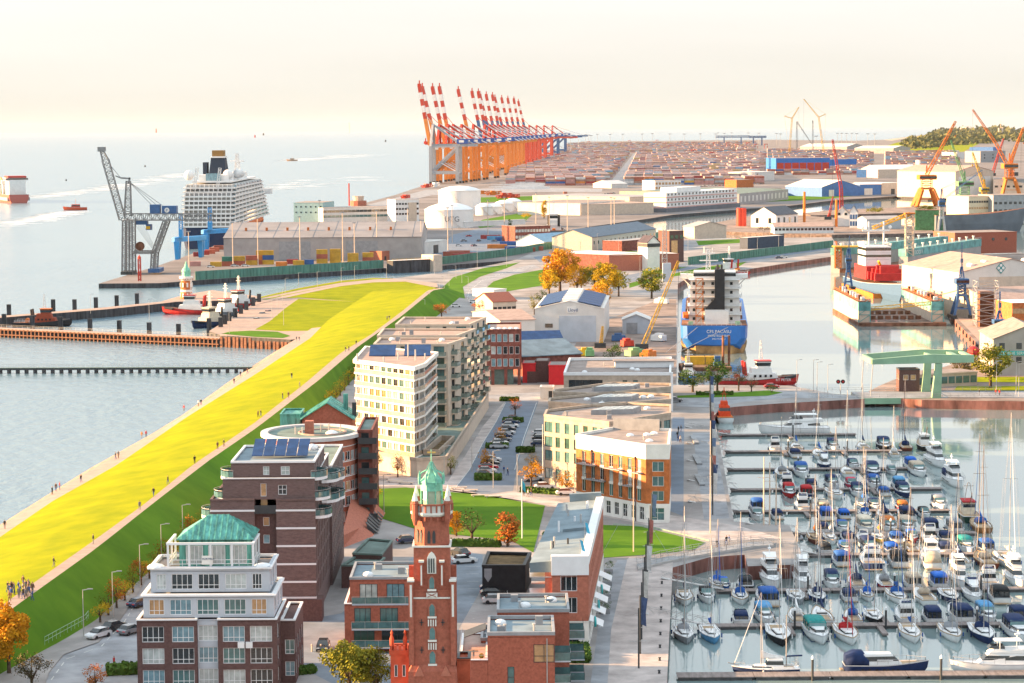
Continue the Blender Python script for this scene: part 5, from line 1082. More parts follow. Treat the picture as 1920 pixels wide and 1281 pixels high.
# (x, y of waterline middle, row from top, near or far side, kind, length, hull, cover, extra)
BOATS = [
 (1540,991,5,"f","m",8.5,"white","navy"),(1580,991,5,"f","m",8.5,"white","blue"),(1545,1030,6,"f","m",8,"white","black"),(1630,1030,6,"f","m",9,"white","navy"),(1668,1030,6,"f","m",8.5,"white","bright"),(1575,1052,6,"n","m",9.5,"white","blue"),(1745,1160,8,"f","m",9,"white","navy"),(1388,1160,8,"f","m",8.5,"white","navy"),(1520,905,3,"f","m",8.5,"white","navy"),(1455,967,4,"n","m",7.5,"white","navy"),(1640,949,4,"f","m",8.5,"white","navy"),(1845,1031,6,"f","m",9,"white","blue"),
 (1451,838,1,"f","m",9,"white","white"),(1493,838,1,"f","s",10,"white","blue",13),(1562,838,1,"f","m",9.5,"white","navy"),(1618,838,1,"f","s",10,"white","navy",15),(1658,838,1,"f","m",11,"black","navy"),(1697,838,1,"f","s",10,"brown","navy",16),(1731,838,1,"f","t",11,"black","white"),
 (1489,853,1,"n","m",8.5,"white","navy"),(1536,855,1,"n","s",11.5,"white","blue",14),(1676,852,1,"n","s",8,"white","white",11),
 (1546,870,2,"f","m",9,"navy","white"),(1705,868,2,"f","m",9,"white","bright"),(1600,868,2,"f","m",8,"white","navy"),
 (1466,886,2,"n","s",11,"grey","grey",12),(1503,888,2,"n","m",11,"white","blue"),(1589,888,2,"n","s",11,"white","navy",18),(1636,888,2,"n","m",11.5,"navy","navy"),(1672,884,2,"n","m",7,"white","grey"),(1722,888,2,"n","m",11,"white","beige"),(1757,882,2,"f","y",15,"white",None),
 (1474,906,3,"f","m",9.5,"white","white"),(1561,903,3,"f","m",9,"white","navy"),(1597,906,3,"f","m",8.5,"pink","pink"),(1640,904,3,"f","m",9,"white","blue"),(1683,906,3,"f","m",9,"white","sky"),
 (1480,927,3,"n","m",9,"red","red"),(1510,927,3,"n","m",9,"navy","red"),(1565,928,3,"n","s",12,"white","grey",14),(1608,926,3,"n","m",9,"white","navy"),(1694,925,3,"n","m",9.5,"navy","navy"),(1655,924,3,"n","m",8,"white","blue"),(1790,925,3,"f","y",15,"white","navy"),
 (1418,950,4,"f","m",9.5,"white","blue"),(1502,950,4,"f","m",9,"white","white"),(1542,948,4,"f","m",8.5,"white","beige"),(1618,949,4,"f","s",9,"white","bright",12),(1690,949,4,"f","m",8,"red","orange"),(1762,949,4,"f","m",9.5,"white","grey"),
 (1420,969,4,"n","m",8.5,"white","grey"),(1547,968,4,"n","m",9.5,"white","bright"),(1580,967,4,"n","m",7.5,"white","bright"),(1622,968,4,"n","s",9.5,"white","blue",13),(1657,968,4,"n","s",10,"white","navy",15),(1697,968,4,"n","m",10,"white","navy"),(1733,967,4,"n","m",7.5,"white","black"),(1813,968,4,"n","t",13,"green","red"),
 (1623,991,5,"f","m",10,"white","cream"),(1668,990,5,"f","m",9,"white","orange"),(1700,991,5,"f","m",9.5,"white","beige"),(1742,991,5,"f","m",10,"white","navy"),(1785,991,5,"f","m",9.5,"white","grey"),(1837,1000,5,"f","s",13,"wood","blue",17),
 (1496,1009,5,"n","i",4,"grey",None),(1527,1010,5,"n","s",9,"brown","orange",12),(1557,1010,5,"n","s",9,"white","white",13),(1588,1011,5,"n","m",8,"white","navy"),(1617,1010,5,"n","m",7.5,"white","white"),(1648,1010,5,"n","s",7.5,"yellow","orange",9),(1678,1010,5,"n","m",8.5,"white","blue"),(1710,1010,5,"n","m",7.5,"red","bright"),(1740,1010,5,"n","m",9,"white","white"),(1770,1010,5,"n","m",8,"white","navy"),
 (1585,1028,6,"f","m",8,"white","blue"),(1708,1030,6,"f","s",8.5,"wood","cream",11),(1770,1030,6,"f","m",8.5,"white","navy"),(1812,1031,6,"f","m",9,"white","teal"),
 (1632,1053,6,"n","m",13,"navy","white"),(1682,1054,6,"n","m",11,"white","black"),(1742,1054,6,"n","y",13,"white","beige"),(1797,1052,6,"n","s",11,"white","navy",15),(1845,1052,6,"n","s",12,"brown","beige",20),(1890,1052,6,"n","s",14,"white","grey",26),
 (1345,1094,7,"f","s",8.5,"white","bright",11),(1357,1097,7,"f","m",6.5,"blue","bright"),(1397,1094,7,"f","m",8.5,"black","black"),(1446,1094,7,"f","y",14,"white",None),(1505,1094,7,"f","y",12,"white",None),(1560,1095,7,"f","m",9,"white","navy"),(1605,1097,7,"f","s",10.5,"white","navy",14),(1657,1097,7,"f","s",9.5,"red","grey",13),(1708,1094,7,"f","m",9,"white","beige"),(1757,1095,7,"f","m",9.5,"white","bright"),(1800,1094,7,"f","y",12,"white",None),(1850,1094,7,"f","m",10,"white","white"),(1905,1096,7,"f","y",12,"white",None),
 (1283,1119,7,"n","s",10,"white","navy",15),(1325,1118,7,"n","m",8.5,"white","black"),(1388,1120,7,"n","s",9.5,"white","blue",14),(1437,1120,7,"n","m",11.5,"white","blue"),(1493,1118,7,"n","s",9.5,"grey","white",13),(1533,1117,7,"n","s",9,"navy","navy",14),(1590,1118,7,"n","m",8,"white","navy"),(1626,1118,7,"n","s",7.5,"white","bright",10),(1682,1120,7,"n","s",10.5,"white","blue",14),(1731,1121,7,"n","s",11,"white","beige",14),(1780,1120,7,"n","s",10,"navy","grey",15),(1825,1120,7,"n","m",9.5,"white","white"),(1870,1120,7,"n","m",10.5,"white","black"),
 (1434,1160,8,"f","m",9.5,"white","sky"),(1493,1160,8,"f","s",9.5,"white","white",14),(1540,1158,8,"f","s",10.5,"white","navy",14),(1598,1160,8,"f","s",9,"white","blue",13),(1638,1161,8,"f","s",9.5,"black","white",13),(1695,1158,8,"f","m",9.5,"white","white"),(1797,1160,8,"f","m",11,"white","navy"),(1850,1158,8,"f","m",9,"white","sky"),(1905,1156,8,"f","m",9,"white","navy"),
 (1282,1189,8,"n","s",10.5,"grey","grey",16),(1332,1189,8,"n","s",10.5,"sky","bright",15),(1460,1190,8,"n","s",12.5,"black","white",18),(1532,1189,8,"n","m",11.5,"white","teal"),(1587,1189,8,"n","s",12,"white","red",17),(1707,1190,8,"n","s",11,"white","blue",16),(1783,1188,8,"n","s",11,"white","grey",17),(1842,1190,8,"n","s",12,"navy","navy",17),(1908,1190,8,"n","m",11.5,"white","navy"),
]
KIND = {"s": ("sailboat", "sailboat"), "m": ("motorboat", "motorboat"), "y": ("motor_yacht", "motor yacht"), "t": ("fishing_boat", "fishing boat"), "i": ("inflatable_dinghy", "dinghy")}
def trawler(o, L, hc, top):
 B = L*.33; mb, dk, rb, sh = hull(L, B, L*.11, rise=L*.07); part(o, "hull", mb, canv(CC[hc]), True); part(o, "deck", dk, M_TEAK); part(o, "rub_rail", rb, M_GEL); z = sh(.4)
 part(o, "wheelhouse", taper(-.25*L,.1*L,B*.62,B*.55,z-.1,z+2.3,.1,.2,.92), M_GEL if top == "white" else canv(CC["cream"])); part(o, "wheelhouse_window", wband(-.25*L,.1*L,B*.62,B*.55,z-.1,z+2.3,z+1.3,z+1.95,.1,.2,.92), G_DARK)
 part(o, "wheelhouse_roof", taper(-.27*L,.13*L,B*.68,B*.6,z+2.3,z+2.5,0,0,1), canv(CC["red"]) if top == "red" else M_GEL)
 part(o, "mast", MB().path([(-.15*L,-.8,z+2.4),(-.15*L,-.2,z+6),(-.15*L,.2,z+6),(-.15*L,.8,z+2.4)],.09).bar((-.15*L,-1,z+5.4),(-.15*L,1,z+5.4),.1), M_ALU); part(o, "derrick", MB().tube((-.28*L,0,z+2),(-.5*L,0,z+4.6),.08,n=5), M_WOOD)
 rl = MB(); rail(rl, [(.15*L,-B*.42),(.5*L,-.1),(.5*L,.1),(.15*L,B*.42)], sh(.8), .9, .04, 1.5, 1); part(o, "bulwark_rail", rl, M_STEEL)
seen = {}
boat_rnd = random.Random(11)
per = {}
for bt in sorted(BOATS, key=lambda t: (t[2], t[3], t[0])):
 x, y, r, side, kd, L, hc, cov = bt[:8]
 per[(r, side)] = per.get((r, side), -1) + 1
 dirn = ROWS[r][3]
 L *= .92; P = at(x, y, WZ); wd = 1.3
 Yc = row_y[r] + (wd + L*.52 if side == "f" else -(wd + L*.52))
 X = P.x * Yc / P.y
 bow = boat_rnd.choice([S_, S_, N_]) if side == "n" else boat_rnd.choice([S_, N_, N_])
 if kd == "y": bow = S_ if side == "f" else N_
 if kd == "m" and side == "n": bow = boat_rnd.choice([N_, N_, S_])
 nm, cat = KIND[kd]
 cv = {"s": "sail cover", "m": "canopy", "y": "canopy", "t": "roof", "i": ""}[kd]
 desc = "%s %s" % ({"sky": "light blue", "bright": "bright blue", "black": "black", "navy": "navy blue", "wood": "varnished wood", "pink": "crimson"}.get(hc, hc), cat)
 if cov and not (kd == "m" and cov == "white"): desc += ", %s %s" % ({"sky": "light blue", "bright": "bright blue", "pink": "crimson", "navy": "dark blue"}.get(cov, cov), cv)
 lab = desc.replace(" sail cover", " cover") + ", %s from quay, %s side, %s pontoon from front" % (nth(per[(r, side)]), {"n": "near", "f": "far"}[side], dirn)
 o = thing(nm, lab, cat, (X, Yc, WZ), bow + R(boat_rnd.uniform(-3, 3)), "boats moored in the marina")
 if kd == "s": sailboat(o, L, hc, cov, bt[8], wood=hc in ("wood","brown"), hood=cov if boat_rnd.random() < .6 else None)
 elif kd == "m": motorboat(o, L, hc, cov if cov != "white" else None, cabin="cream" if cov == "cream" else "white", low=L < 8)
 elif kd == "y": yacht(o, L, hc, True, cov)
 elif kd == "t": trawler(o, L, hc, cov)
 else:
  part(o, "tube", MB().path([(-1.8,-.75,.2),(1.0,-.75,.2),(1.9,0,.3),(1.0,.75,.2),(-1.8,.75,.2)],.27,n=8), canv(CC["grey"])); part(o, "floor", MB().bx(-1.7,1.3,-.6,.6,.02,.15), M_DARK); part(o, "outboard", MB().bx(-2.2,-1.8,-.2,.2,.1,1.0), canv(CC["black"]))
# boats lying alongside
def along(xa, xb, row, fn, name, cat, label, flip):
 A, B = at(xa, ROWS[row][0]-6, WZ), at(xb, ROWS[row][0]-6, WZ); L = (B-A).length*.97; Y = row_y[row]+1.5+L*.16
 o = thing(name, label, cat, ((A.x+B.x)/2*Y/A.y, Y, WZ), math.pi if flip else 0.0, "boats moored in the marina"); fn(o, L); return o
along(1378,1500,9,lambda o, L: sailboat(o, L, "navy", "white", L*1.2, hood=None, twin=True),"ketch","sailboat","dark blue two-masted ketch lying along the first pontoon from front",True)
def cabin_cruiser(o, L): yacht(o, L, "navy", False, "navy"); part(o, "name_board", MB().bx(-.1*L,.1*L,-L*.1,-L*.09,L*.16,L*.17), M_GEL)
along(1580,1735,9,cabin_cruiser,"cabin_cruiser","motor yacht","navy blue and white displacement cruiser lying along the first pontoon",False)
along(1788,1945,9,lambda o, L: yacht(o, L, "white", True, None),"motor_yacht","motor yacht","white flybridge yacht with raked bow lying along the first pontoon",True)
along(1428,1556,0,lambda o, L: yacht(o, L, "white", True, None),"motor_yacht","motor yacht","large white motor yacht lying alone along the tenth pontoon from front",True)
P = at(1357,789,WZ); o = thing("pilot_boat", "red and white pilot boat moored against the north wall of the marina", "boat", (P.x, P.y, WZ), N_)
mb, dk, rb, sh = hull(13, 4.6, 1.5, transom=.9); part(o, "hull", mb, M_GEL, True); part(o, "deck", dk, canv(CC["orange"])); part(o, "rub_rail", rb, M_DARK)
part(o, "cabin", taper(-3,3,3.2,2.6,1.5,4.2,.4,.8,.85), canv((.62,.07,.02))); part(o, "cabin_window", wband(-3,3,3.2,2.6,1.5,4.2,2.9,3.7,.4,.8,.85), G_DARK); part(o, "upper_bridge", taper(-1.6,1,2,1.8,4.2,5.3,.2,.3,.9), canv((.62,.07,.02))); part(o, "mast", MB().path([(-1,-.6,5.2),(-.6,0,9),(-1,.6,5.2)],.08).bar((-.8,-.9,7.2),(-.8,.9,7.2),.08), canv((.62,.07,.02)))
# ================================================================== kit for harbour things
def hall(name, label, cat, a, b, depth, eave, ridge, wm, rm, gable=True, doors=(), group=None, wins=(), ribs=0, over=.4, z=0.0):
 """shed seen from pixel a (left foot) to pixel b (right foot); gable True: gable end towards the viewer"""
 A, B = at(*a, z), at(*b, z); d = B-A; L = d.length; rz = math.atan2(d.y, d.x)
 o = thing(name, label, cat, tuple(A), rz, group)
 MB().prism([(0,0),(L,0),(L,depth),(0,depth)], -.3, eave, True, True).build("wall", wm, o)
 if ridge > eave:
  if gable:
   g = MB(); g.v += [(0,0,eave),(L,0,eave),(L/2,0,ridge),(0,depth,eave),(L,depth,eave),(L/2,depth,ridge)]
   g.face((0,1,2)); g.face((4,3,5)); g.face((0,2,5,3)); g.face((1,4,5,2)); g.build("gable", wm, o)
   sl = [((-over,-over,eave-.1),(L/2,-over,ridge+.05),(L/2,depth+over,ridge+.05),(-over,depth+over,eave-.1)), ((L/2,-over,ridge+.05),(L+over,-over,eave-.1),(L+over,depth+over,eave-.1),(L/2,depth+over,ridge+.05))]
  else:
   g = MB(); g.v += [(0,0,eave),(0,depth,eave),(0,depth/2,ridge),(L,0,eave),(L,depth,eave),(L,depth/2,ridge)]
   g.face((0,2,1)); g.face((3,4,5)); g.face((0,3,5,2)); g.face((1,2,5,4)); g.build("gable", wm, o)
   sl = [((-over,-over,eave-.1),(L+over,-over,eave-.1),(L+over,depth/2,ridge+.05),(-over,depth/2,ridge+.05)), ((-over,depth/2,ridge+.05),(L+over,depth/2,ridge+.05),(L+over,depth+over,eave-.1),(-over,depth+over,eave-.1))]
  for q in sl:
   r = MB().loft([[Vector(p) for p in q],[Vector(p)+Vector((0,0,.25)) for p in q]]).build("roof", rm, o)
   for i in range(ribs):
    t = (i+.5)/ribs; p0, p1, p2, p3 = (Vector(p)+Vector((0,0,.28)) for p in q)
    MB().bar(p0.lerp(p3,t), p1.lerp(p2,t), .2, .12).build("seam", rm, r) if gable else MB().bar(p0.lerp(p1,t), p3.lerp(p2,t), .2, .12).build("seam", rm, r)
 else:
  MB().bx(-.15,L+.15,-.15,depth+.15,eave+.01,eave+.35).build("roof_edge", wm, o); MB().bx(.3,L-.3,.3,depth-.3,eave+.35,eave+.42).build("roof", rm, o)
 for u, w, h, m in doors: MB().bx(u*L-w/2,u*L+w/2,-.12,-.01,0,h).build("door", m, o)
 for n, zc, w, h, m in wins:
  me = MB().bx(-w/2,w/2,-.09,-.01,-h/2,h/2).mesh("window", m)
  for i in range(n): put("window", me, o, (L*(i+.5)/n, 0, zc))
 return o, L
def side_wins(o, L, depth, n, zc, w, h, m, right=True):
 me = MB().bx(-.09,-.01,-w/2,w/2,-h/2,h/2).mesh("window", m) if not right else MB().bx(.01,.09,-w/2,w/2,-h/2,h/2).mesh("window", m)
 for i in range(n): put("window", me, o, (L if right else 0, depth*(i+.5)/n, zc))
M_CORRW = mat("white_cladding", (.66,.63,.60), .6, var=.05, scale=.2); M_CORRB = mat("blue_cladding", (.05,.16,.42), .6, var=.08, scale=.3); M_CORRG = mat("grey_cladding", (.36,.34,.34), .65, var=.08, scale=.15)
M_TEALP = mat("dock_teal", (.14,.36,.36), .6, var=.2, scale=.25); M_RUST = mat("rust_steel", (.21,.095,.06), .9, var=.3, scale=.4); M_HULLGR = mat("grey_hull", (.13,.15,.18), .6, var=.1, scale=.1)
M_SHIPW = mat("ship_white", (.74,.73,.72), .5, var=.05, scale=.3); M_SHIPR = mat("ship_red", (.50,.03,.03), .5, var=.1); M_SHIPB = mat("ship_blue", (.03,.16,.50), .45, var=.06, scale=.2); M_SHIPK = mat("ship_black", (.025,.027,.032), .5, var=.1)
M_CRB = mat("crane_blue", (.045,.12,.28), .5, var=.1); M_CRO = mat("crane_orange", (.62,.17,.025), .55, var=.1); M_CRY = mat("crane_yellow", (.66,.38,.03), .55, var=.1); M_CRR = mat("crane_red", (.52,.05,.03), .55, var=.1); M_CRG = mat("crane_green", (.16,.36,.17), .55, var=.1); M_CRS = mat("crane_grey", (.25,.25,.255), .6, var=.12); M_CRL = mat("crane_light_blue", (.04,.28,.62), .5, var=.08)
M_BRG = mat("bridge_green", (.27,.43,.29), .55, var=.08, scale=.2)
M_TANK = mat("tank_white", (.74,.74,.74), .45, var=.05, scale=.08)

# ------------------------------------------------------------------ trees
def leafmat(n, a, b): return mat(n, a, .9, col2=b, scale=.9, spec=.1)
LEAF = {"orange": leafmat("leaf_orange", (.66,.33,.02), (.42,.18,.015)), "gold": leafmat("leaf_gold", (.55,.36,.02), (.30,.20,.018)), "olive": leafmat("leaf_olive", (.26,.24,.025), (.11,.12,.02)),
  "green": leafmat("leaf_green", (.085,.15,.025), (.035,.07,.015)), "russet": leafmat("leaf_russet", (.52,.17,.03), (.26,.08,.02)), "dull": leafmat("leaf_dull", (.16,.13,.06), (.07,.06,.03))}
M_BARK = mat("bark", (.10,.07,.05), .95, var=.3, scale=3)
_tc = {}
def crown_mesh(kind, v, col, leaves=1500):
 k = (kind, v, col, leaves)
 if k in _tc: return _tc[k]
 rnd = random.Random(v*17+len(kind)); mb = MB()
 cl = []
 for i in range(26 if kind != "column" else 22):
  while True:
   p = Vector((rnd.uniform(-1,1), rnd.uniform(-1,1), rnd.uniform(-1,1)))
   if .35 < p.length < .92: break
  if kind == "column": p = Vector((p.x*.38, p.y*.38, p.z*1.0))
  if kind == "bush": p.z = abs(p.z)*.9-.35
  cl.append((p, rnd.uniform(.24,.42)*(.7 if kind == "column" else 1)))
 for i in range(leaves):
  c, r = cl[rnd.randrange(len(cl))]
  d = Vector((rnd.gauss(0,1), rnd.gauss(0,1), rnd.gauss(0,1))).normalized()*(r*rnd.uniform(.45,1.05)); p = c+d; s = rnd.uniform(.022,.050)
  a = Vector((rnd.gauss(0,1), rnd.gauss(0,1), rnd.gauss(0,1))).normalized(); b = a.orthogonal().normalized()
  a = a*s; b = b*s*1.3; o = len(mb.v); mb.v += [tuple(p-a-b), tuple(p+a-b*.4), tuple(p+a*.2+b), tuple(p-a+b*.5)]; mb.face((o,o+1,o+2,o+3))
 _tc[k] = mb.mesh("crown", LEAF[col]); return _tc[k]
def tree(px, py, h, w, col, label, kind="round", leaves=1500, group="trees", z=0.0, v=None, name="tree", loc=None, cat="tree"):
 P = Vector(loc) if loc is not None else at(px, py, z); v = int(px) % 4 if v is None else v
 o = thing(name, label, cat, tuple(P), (px*0.7) % 6.28, group)
 th = h*.34 if kind == "round" else h*.15
 if kind != "bush":
  t = MB().tube((0,0,-.2),(0,0,th),w*.035+.08,w*.025+.05,n=7)
  for i in range(5):
   a = i*1.26; t.tube((0,0,th*.85),(math.cos(a)*w*.24,math.sin(a)*w*.24,h*.62),w*.018+.04,.03,n=5)
  t.tube((0,0,th*.9),(0,0,h*.8),w*.02+.04,.03,n=5); t.build("trunk", M_BARK, o)
 else:
  t = MB()
  for i in range(4): a = i*1.6; t.tube((0,0,-.1),(math.cos(a)*w*.2,math.sin(a)*w*.2,h*.5),.06,.02,n=4)
  t.build("stem", M_BARK, o)
 ch = (h-th*.75)/2 if kind == "round" else h/2
 put("crown", crown_mesh(kind, v, col, leaves), o, (0,0,h-ch*.97), 0, (w/2 if kind != "column" else w/2*1.9, w/2 if kind != "column" else w/2*1.9, ch))
 return o

# ================================================================== ships and floating docks of the basin
def ship_feeder():
 P = at(1339,664,WZ); B = 23.0; Y0 = P.y
 o = thing("cargo_ship", "blue-hulled cargo ship seen from astern with white bridge and black funnel casing", "ship", (P.x, Y0, WZ), R(-4.6))
 rg = []
 for y, k, zb in ((0,.80,3.4),(1.5,.93,2.2),(6,1.0,.6),(14,1.0,-.8),(100,1.0,-.8),(118,.75,-.8),(130,.3,-.8),(137,.03,0)):
  b = B/2*k; t = 9.6 if y < 100 else 11.5
  rg.append([(-b,y,t),(-b*.985,y,t*.55),(-b*.80,y,zb),(0,y,zb-.35),(b*.80,y,zb),(b*.985,y,t*.55),(b,y,t)])
 MB().loft(rg).build("hull", M_SHIPB, o, smooth=False)
 lo = []
 for y, k in ((.5,.55),(6,.93),(14,.985),(100,.985),(118,.7)):
  b = B/2*k*1.012; lo.append([(-b,y,2.9),(-b*.97,y,1.2),(-b*.9,y,-.9),(b*.9,y,-.9),(b*.97,y,1.2),(b,y,2.9)])
 MB().loft(lo).build("boot_topping", mat("ochre_antifouling", (.42,.24,.10), .8, var=.25, scale=.3), o)
 MB().bx(-B/2*.97,B/2*.97,1.6,98,9.62,9.8).build("main_deck", M_RUST, o)
 sx0, sx1 = -8.6, 9.0
 for k in range(5):
  w = 1-.015*k; d = MB().bx(sx0*w,sx1*w,8+k*.3,20,9.8+k*3,12.75+k*3).build("deckhouse_storey", M_SHIPW, o)
  MB().bx(sx0*w-.6,sx1*w+.6,7.2,20.4,12.76+k*3,12.95+k*3).build("deck_edge", M_SHIPW, d)
  for i in range(5):
   x = sx0*.8+i*3.2
   if abs(x-1.6) > 2: MB().bx(x-.45,x+.45,7.9+k*.3,8.0+k*.3,11+k*3,12+k*3).build("window", G_DARK, d)
  rl = MB(); rail(rl, [(sx0-.5,20),(sx0-.5,7.3),(sx1+.5,7.3),(sx1+.5,20)], 12.95+k*3, 1.0, .05, 2.6, 1); rl.build("railing", M_SHIPW, d)
 br = MB().bx(-7,7.4,9,19,24.8,27.6).build("bridge", M_SHIPW, o); MB().bx(-7.05,7.45,8.94,19.06,26.0,27.1).build("bridge_window", G_DARK, br)
 for s in (-1,1):
  w = MB().loft([[(s*7,12,24.6),(s*7,17,24.6),(s*7,17,26.4),(s*7,12,26.4)],[(s*11.6,12,25.3),(s*11.6,17,25.3),(s*11.6,17,26.6),(s*11.6,12,26.6)]]).build("bridge_wing", M_SHIPW, o)
  rl = MB(); rail(rl, [(s*7,12),(s*11.6,12),(s*11.6,17)], 26.5, .9, .06, 1.2, 1); rl.build("wing_rail", M_SHIPW, w)
  MB().bar((s*11,14,25.2),(s*7.4,14,21.5),.35).build("wing_brace", M_SHIPW, w)
 MB().loft([[(-3.2,5.2,9.8),(5.0,5.2,9.8),(5.0,9,9.8),(-3.2,9,9.8)],[(-3.2,5.2,14.8),(5.0,5.2,14.8),(5.0,9,14.8),(-3.2,9,14.8)]]).build("casing", M_SHIPW, o)
 f = MB().loft([[(-3.2,5.15,14.8),(3.6,5.15,14.8),(3.6,9,14.8),(-3.2,9,14.8)],[(.2,5.15,18.6),(3.6,5.15,18.6),(3.6,9,18.6),(.2,9,18.6)],[(.2,5.15,28.6),(3.6,5.15,28.6),(3.6,9,28.6),(.2,9,28.6)]]).build("funnel", M_SHIPK, o)
 for x in (1.2,2.6): MB().tube((x,7,28.5),(x,7,30.2),.35,n=8).build("exhaust_pipe", M_SHIPK, f)
 m = MB().truss((-2,14,27.6),(-2,14,35),1.6,5,.16,.9).build("radar_mast", M_SHIPW, o); MB().bx(-5,1.4,13.2,14.8,31,31.3).bx(-4,.4,13.4,14.6,33.6,33.85).build("mast_platform", M_SHIPW, m); MB().tube((-3.4,14,33.8),(-3.4,14,36),.15,n=6).tube((-.6,14,33.8),(-.6,14,35.5),.15,n=6).build("antenna", M_SHIPW, m)
 st = MB()
 for k in range(6): st.bar((-6.2,6.6,9.8+k*2.6),(-6.2,6.6,12.4+k*2.6),.25).bar((-3.8,6.6,9.8+k*2.6),(-3.8,6.6,12.4+k*2.6),.25).bar((-6.2,6.6,12.4+k*2.6),(-3.8,6.6,12.4+k*2.6),.25).bar((-6.2,6.6,9.8+k*2.6),(-3.8,6.6,12.4+k*2.6),.2)
 st.build("stair_tower", M_CRO, o)
 MB().loft([[(-10.4,5,12),(-9.0,5,12),(-9.0,5,13),(-10.4,5,13)],[(-10.7,8,11.7),(-8.8,8,11.7),(-8.8,8,13.8),(-10.7,8,13.8)],[(-10.4,12,12),(-9,12,12),(-9,12,13),(-10.4,12,13)]]).build("lifeboat", canv((.75,.14,.02)), o)
 rl = MB(); rail(rl, [(-B/2*.8,.2),(B/2*.8,.2)], 9.7, 1.1, .05, 1.6, 2); rl.build("stern_rail", M_SHIPW, o)
 for x in (-8,8): MB().bx(x-.8,x+.8,2,3.6,9.8,10.9).build("winch", M_CRG, o)
 for k in range(9):
  y = 26+k*8;
  for j in range(3): MB().bx(-10+j*6.8,-3.6+j*6.8,y,y+6.2,9.8,12.3 if k > 1 else 11.2).build("hatch_cover", M_RUST, o)
 for i, (tx, sz, zz) in enumerate((("CFS PACASU",1.5,7.2),("MONTEGO BAY",1.05,5.9),("IMO 9549592",.8,4.9))):
  t = text(tx, sz, M_SHIPW, (1.6,-.25+.12*i,zz), align='CENTER'); t.parent = o
  t.rotation_euler = (math.pi/2-.0, 0, 0)
 for x in (-7,6): MB().tube((x*.8,.2,9.2),(-14+x*.3,-22,2.6),.09,n=4).build("mooring_line", M_ROPE, o)
ship_feeder()
def tug(px, py, L, rz, hullm, housem, label, bow_fender=True, funnel=None, trim=None, name="tugboat", loc=None):
 P = Vector(loc) if loc else at(px, py, WZ)
 o = thing(name, label, "tug", (P.x, P.y, WZ), rz, "tugs"); B = L*.36
 mb, dk, rb, sh = hull(L, B, L*.075, transom=.88, rise=L*.06, low=-1); part(o, "hull", mb, hullm); part(o, "deck", dk, M_RUST); part(o, "fender_belt", rb, M_SHIPK)
 z = sh(.4)-.1
 part(o, "deckhouse", taper(-.12*L,.28*L,B*.66,B*.5,z,z+L*.085,.2,.6,.95), housem); z2 = z+L*.085
 part(o, "upper_deckhouse", taper(-.08*L,.2*L,B*.52,B*.46,z2,z2+L*.07,.2,.4,.95), housem); z3 = z2+L*.07
 part(o, "wheelhouse", taper(.0,.17*L,B*.36,B*.36,z3,z3+L*.085,-.15,-.3,1.12), housem); part(o, "wheelhouse_window", wband(.0,.17*L,B*.36,B*.36,z3,z3+L*.085,z3+L*.025,z3+L*.068,-.15,-.3,1.12,.03), G_DARK)
 part(o, "wheelhouse_roof", taper(-.02*L,.19*L,B*.44,B*.44,z3+L*.085,z3+L*.095,0,0,1), trim or housem); z4 = z3+L*.095
 for i in range(4): part(o, "deckhouse_window", MB().bx(-.05*L+i*.07*L,-.02*L+i*.07*L,-B*.32,-B*.30,z+.9,z+1.6), G_DARK)
 part(o, "mast", MB().truss((.06*L,0,z4),(.06*L,0,z4+L*.26),1.0,5,.06,.4).bar((.06*L,-1.4,z4+L*.17),(.06*L,1.4,z4+L*.17),.16).bar((.06*L,-1,z4+L*.22),(.06*L,1,z4+L*.22),.14), M_SHIPW)
 for s in (-1,1): part(o, "funnel", MB().tube((-.15*L,s*B*.22,z+L*.06),(-.17*L,s*B*.22,z+L*.24),L*.02,n=8), funnel or M_SHIPK)
 part(o, "towing_winch", MB().tube((-.25*L,-1.2,z+.9),(-.25*L,1.2,z+.9),.8,n=10), trim or M_CRO)
 if bow_fender: part(o, "bow_fender", MB().path([(.36*L,-B*.36,z+.6),(.50*L,-B*.12,z+.9),(.50*L,B*.12,z+.9),(.36*L,B*.36,z+.6)],.45,n=7), M_SHIPK)
 r = MB(); rail(r, [(-.46*L,-B*.4),(-.1*L,-B*.47)], z+.1, 1, .05, 2, 1); rail(r, [(-.46*L,B*.4),(-.1*L,B*.47)], z+.1, 1, .05, 2, 1); part(o, "railing", r, M_SHIPW)
 return o
tug(1370,514,25,N_+.5,M_SHIPR,M_SHIPW,"red-hulled white tug ahead of the blue cargo ship",funnel=M_SHIPR)
t = tug(1418,722,23,0.06,M_SHIPR,M_SHIPW,"red tug with glazed wheelhouse lying at the north quay road",funnel=M_SHIPR,trim=M_SHIPR)
tx = text("RT PETER", 1.1, M_SHIPW, (5.2,-3.95,1.5)); tx.parent = t
tug(1290,712,16,S_,M_SHIPB,M_SHIPW,"small white workboat below the stern of the blue cargo ship",bow_fender=False)
P = at(1322,692,WZ); o = thing("work_barge", "work barge with ochre containers under the ship's stern", "barge", (P.x,P.y,WZ), 0)
part(o, "hull", MB().bx(-8,8,-7,7,-.6,1.2), M_RUST); part(o, "deck", MB().bx(-7.8,7.8,-6.8,6.8,1.2,1.3), M_WOOD); part(o, "container", MB().bx(-6,0,1,3.6,1.3,3.9), M_CRY); part(o, "container", MB().bx(.3,5,1,3.6,1.3,3.9), M_CRY)
for x in (5.5,7.4): part(o, "spud", MB().tube((x,-3,-1),(x,-3,11),.4,n=8), M_RUST)
part(o, "excavator", MB().bx(2.5,5,-4,-1,1.3,2.4).bx(2.8,4.6,-3.6,-1.6,2.4,4.4), M_CRB)

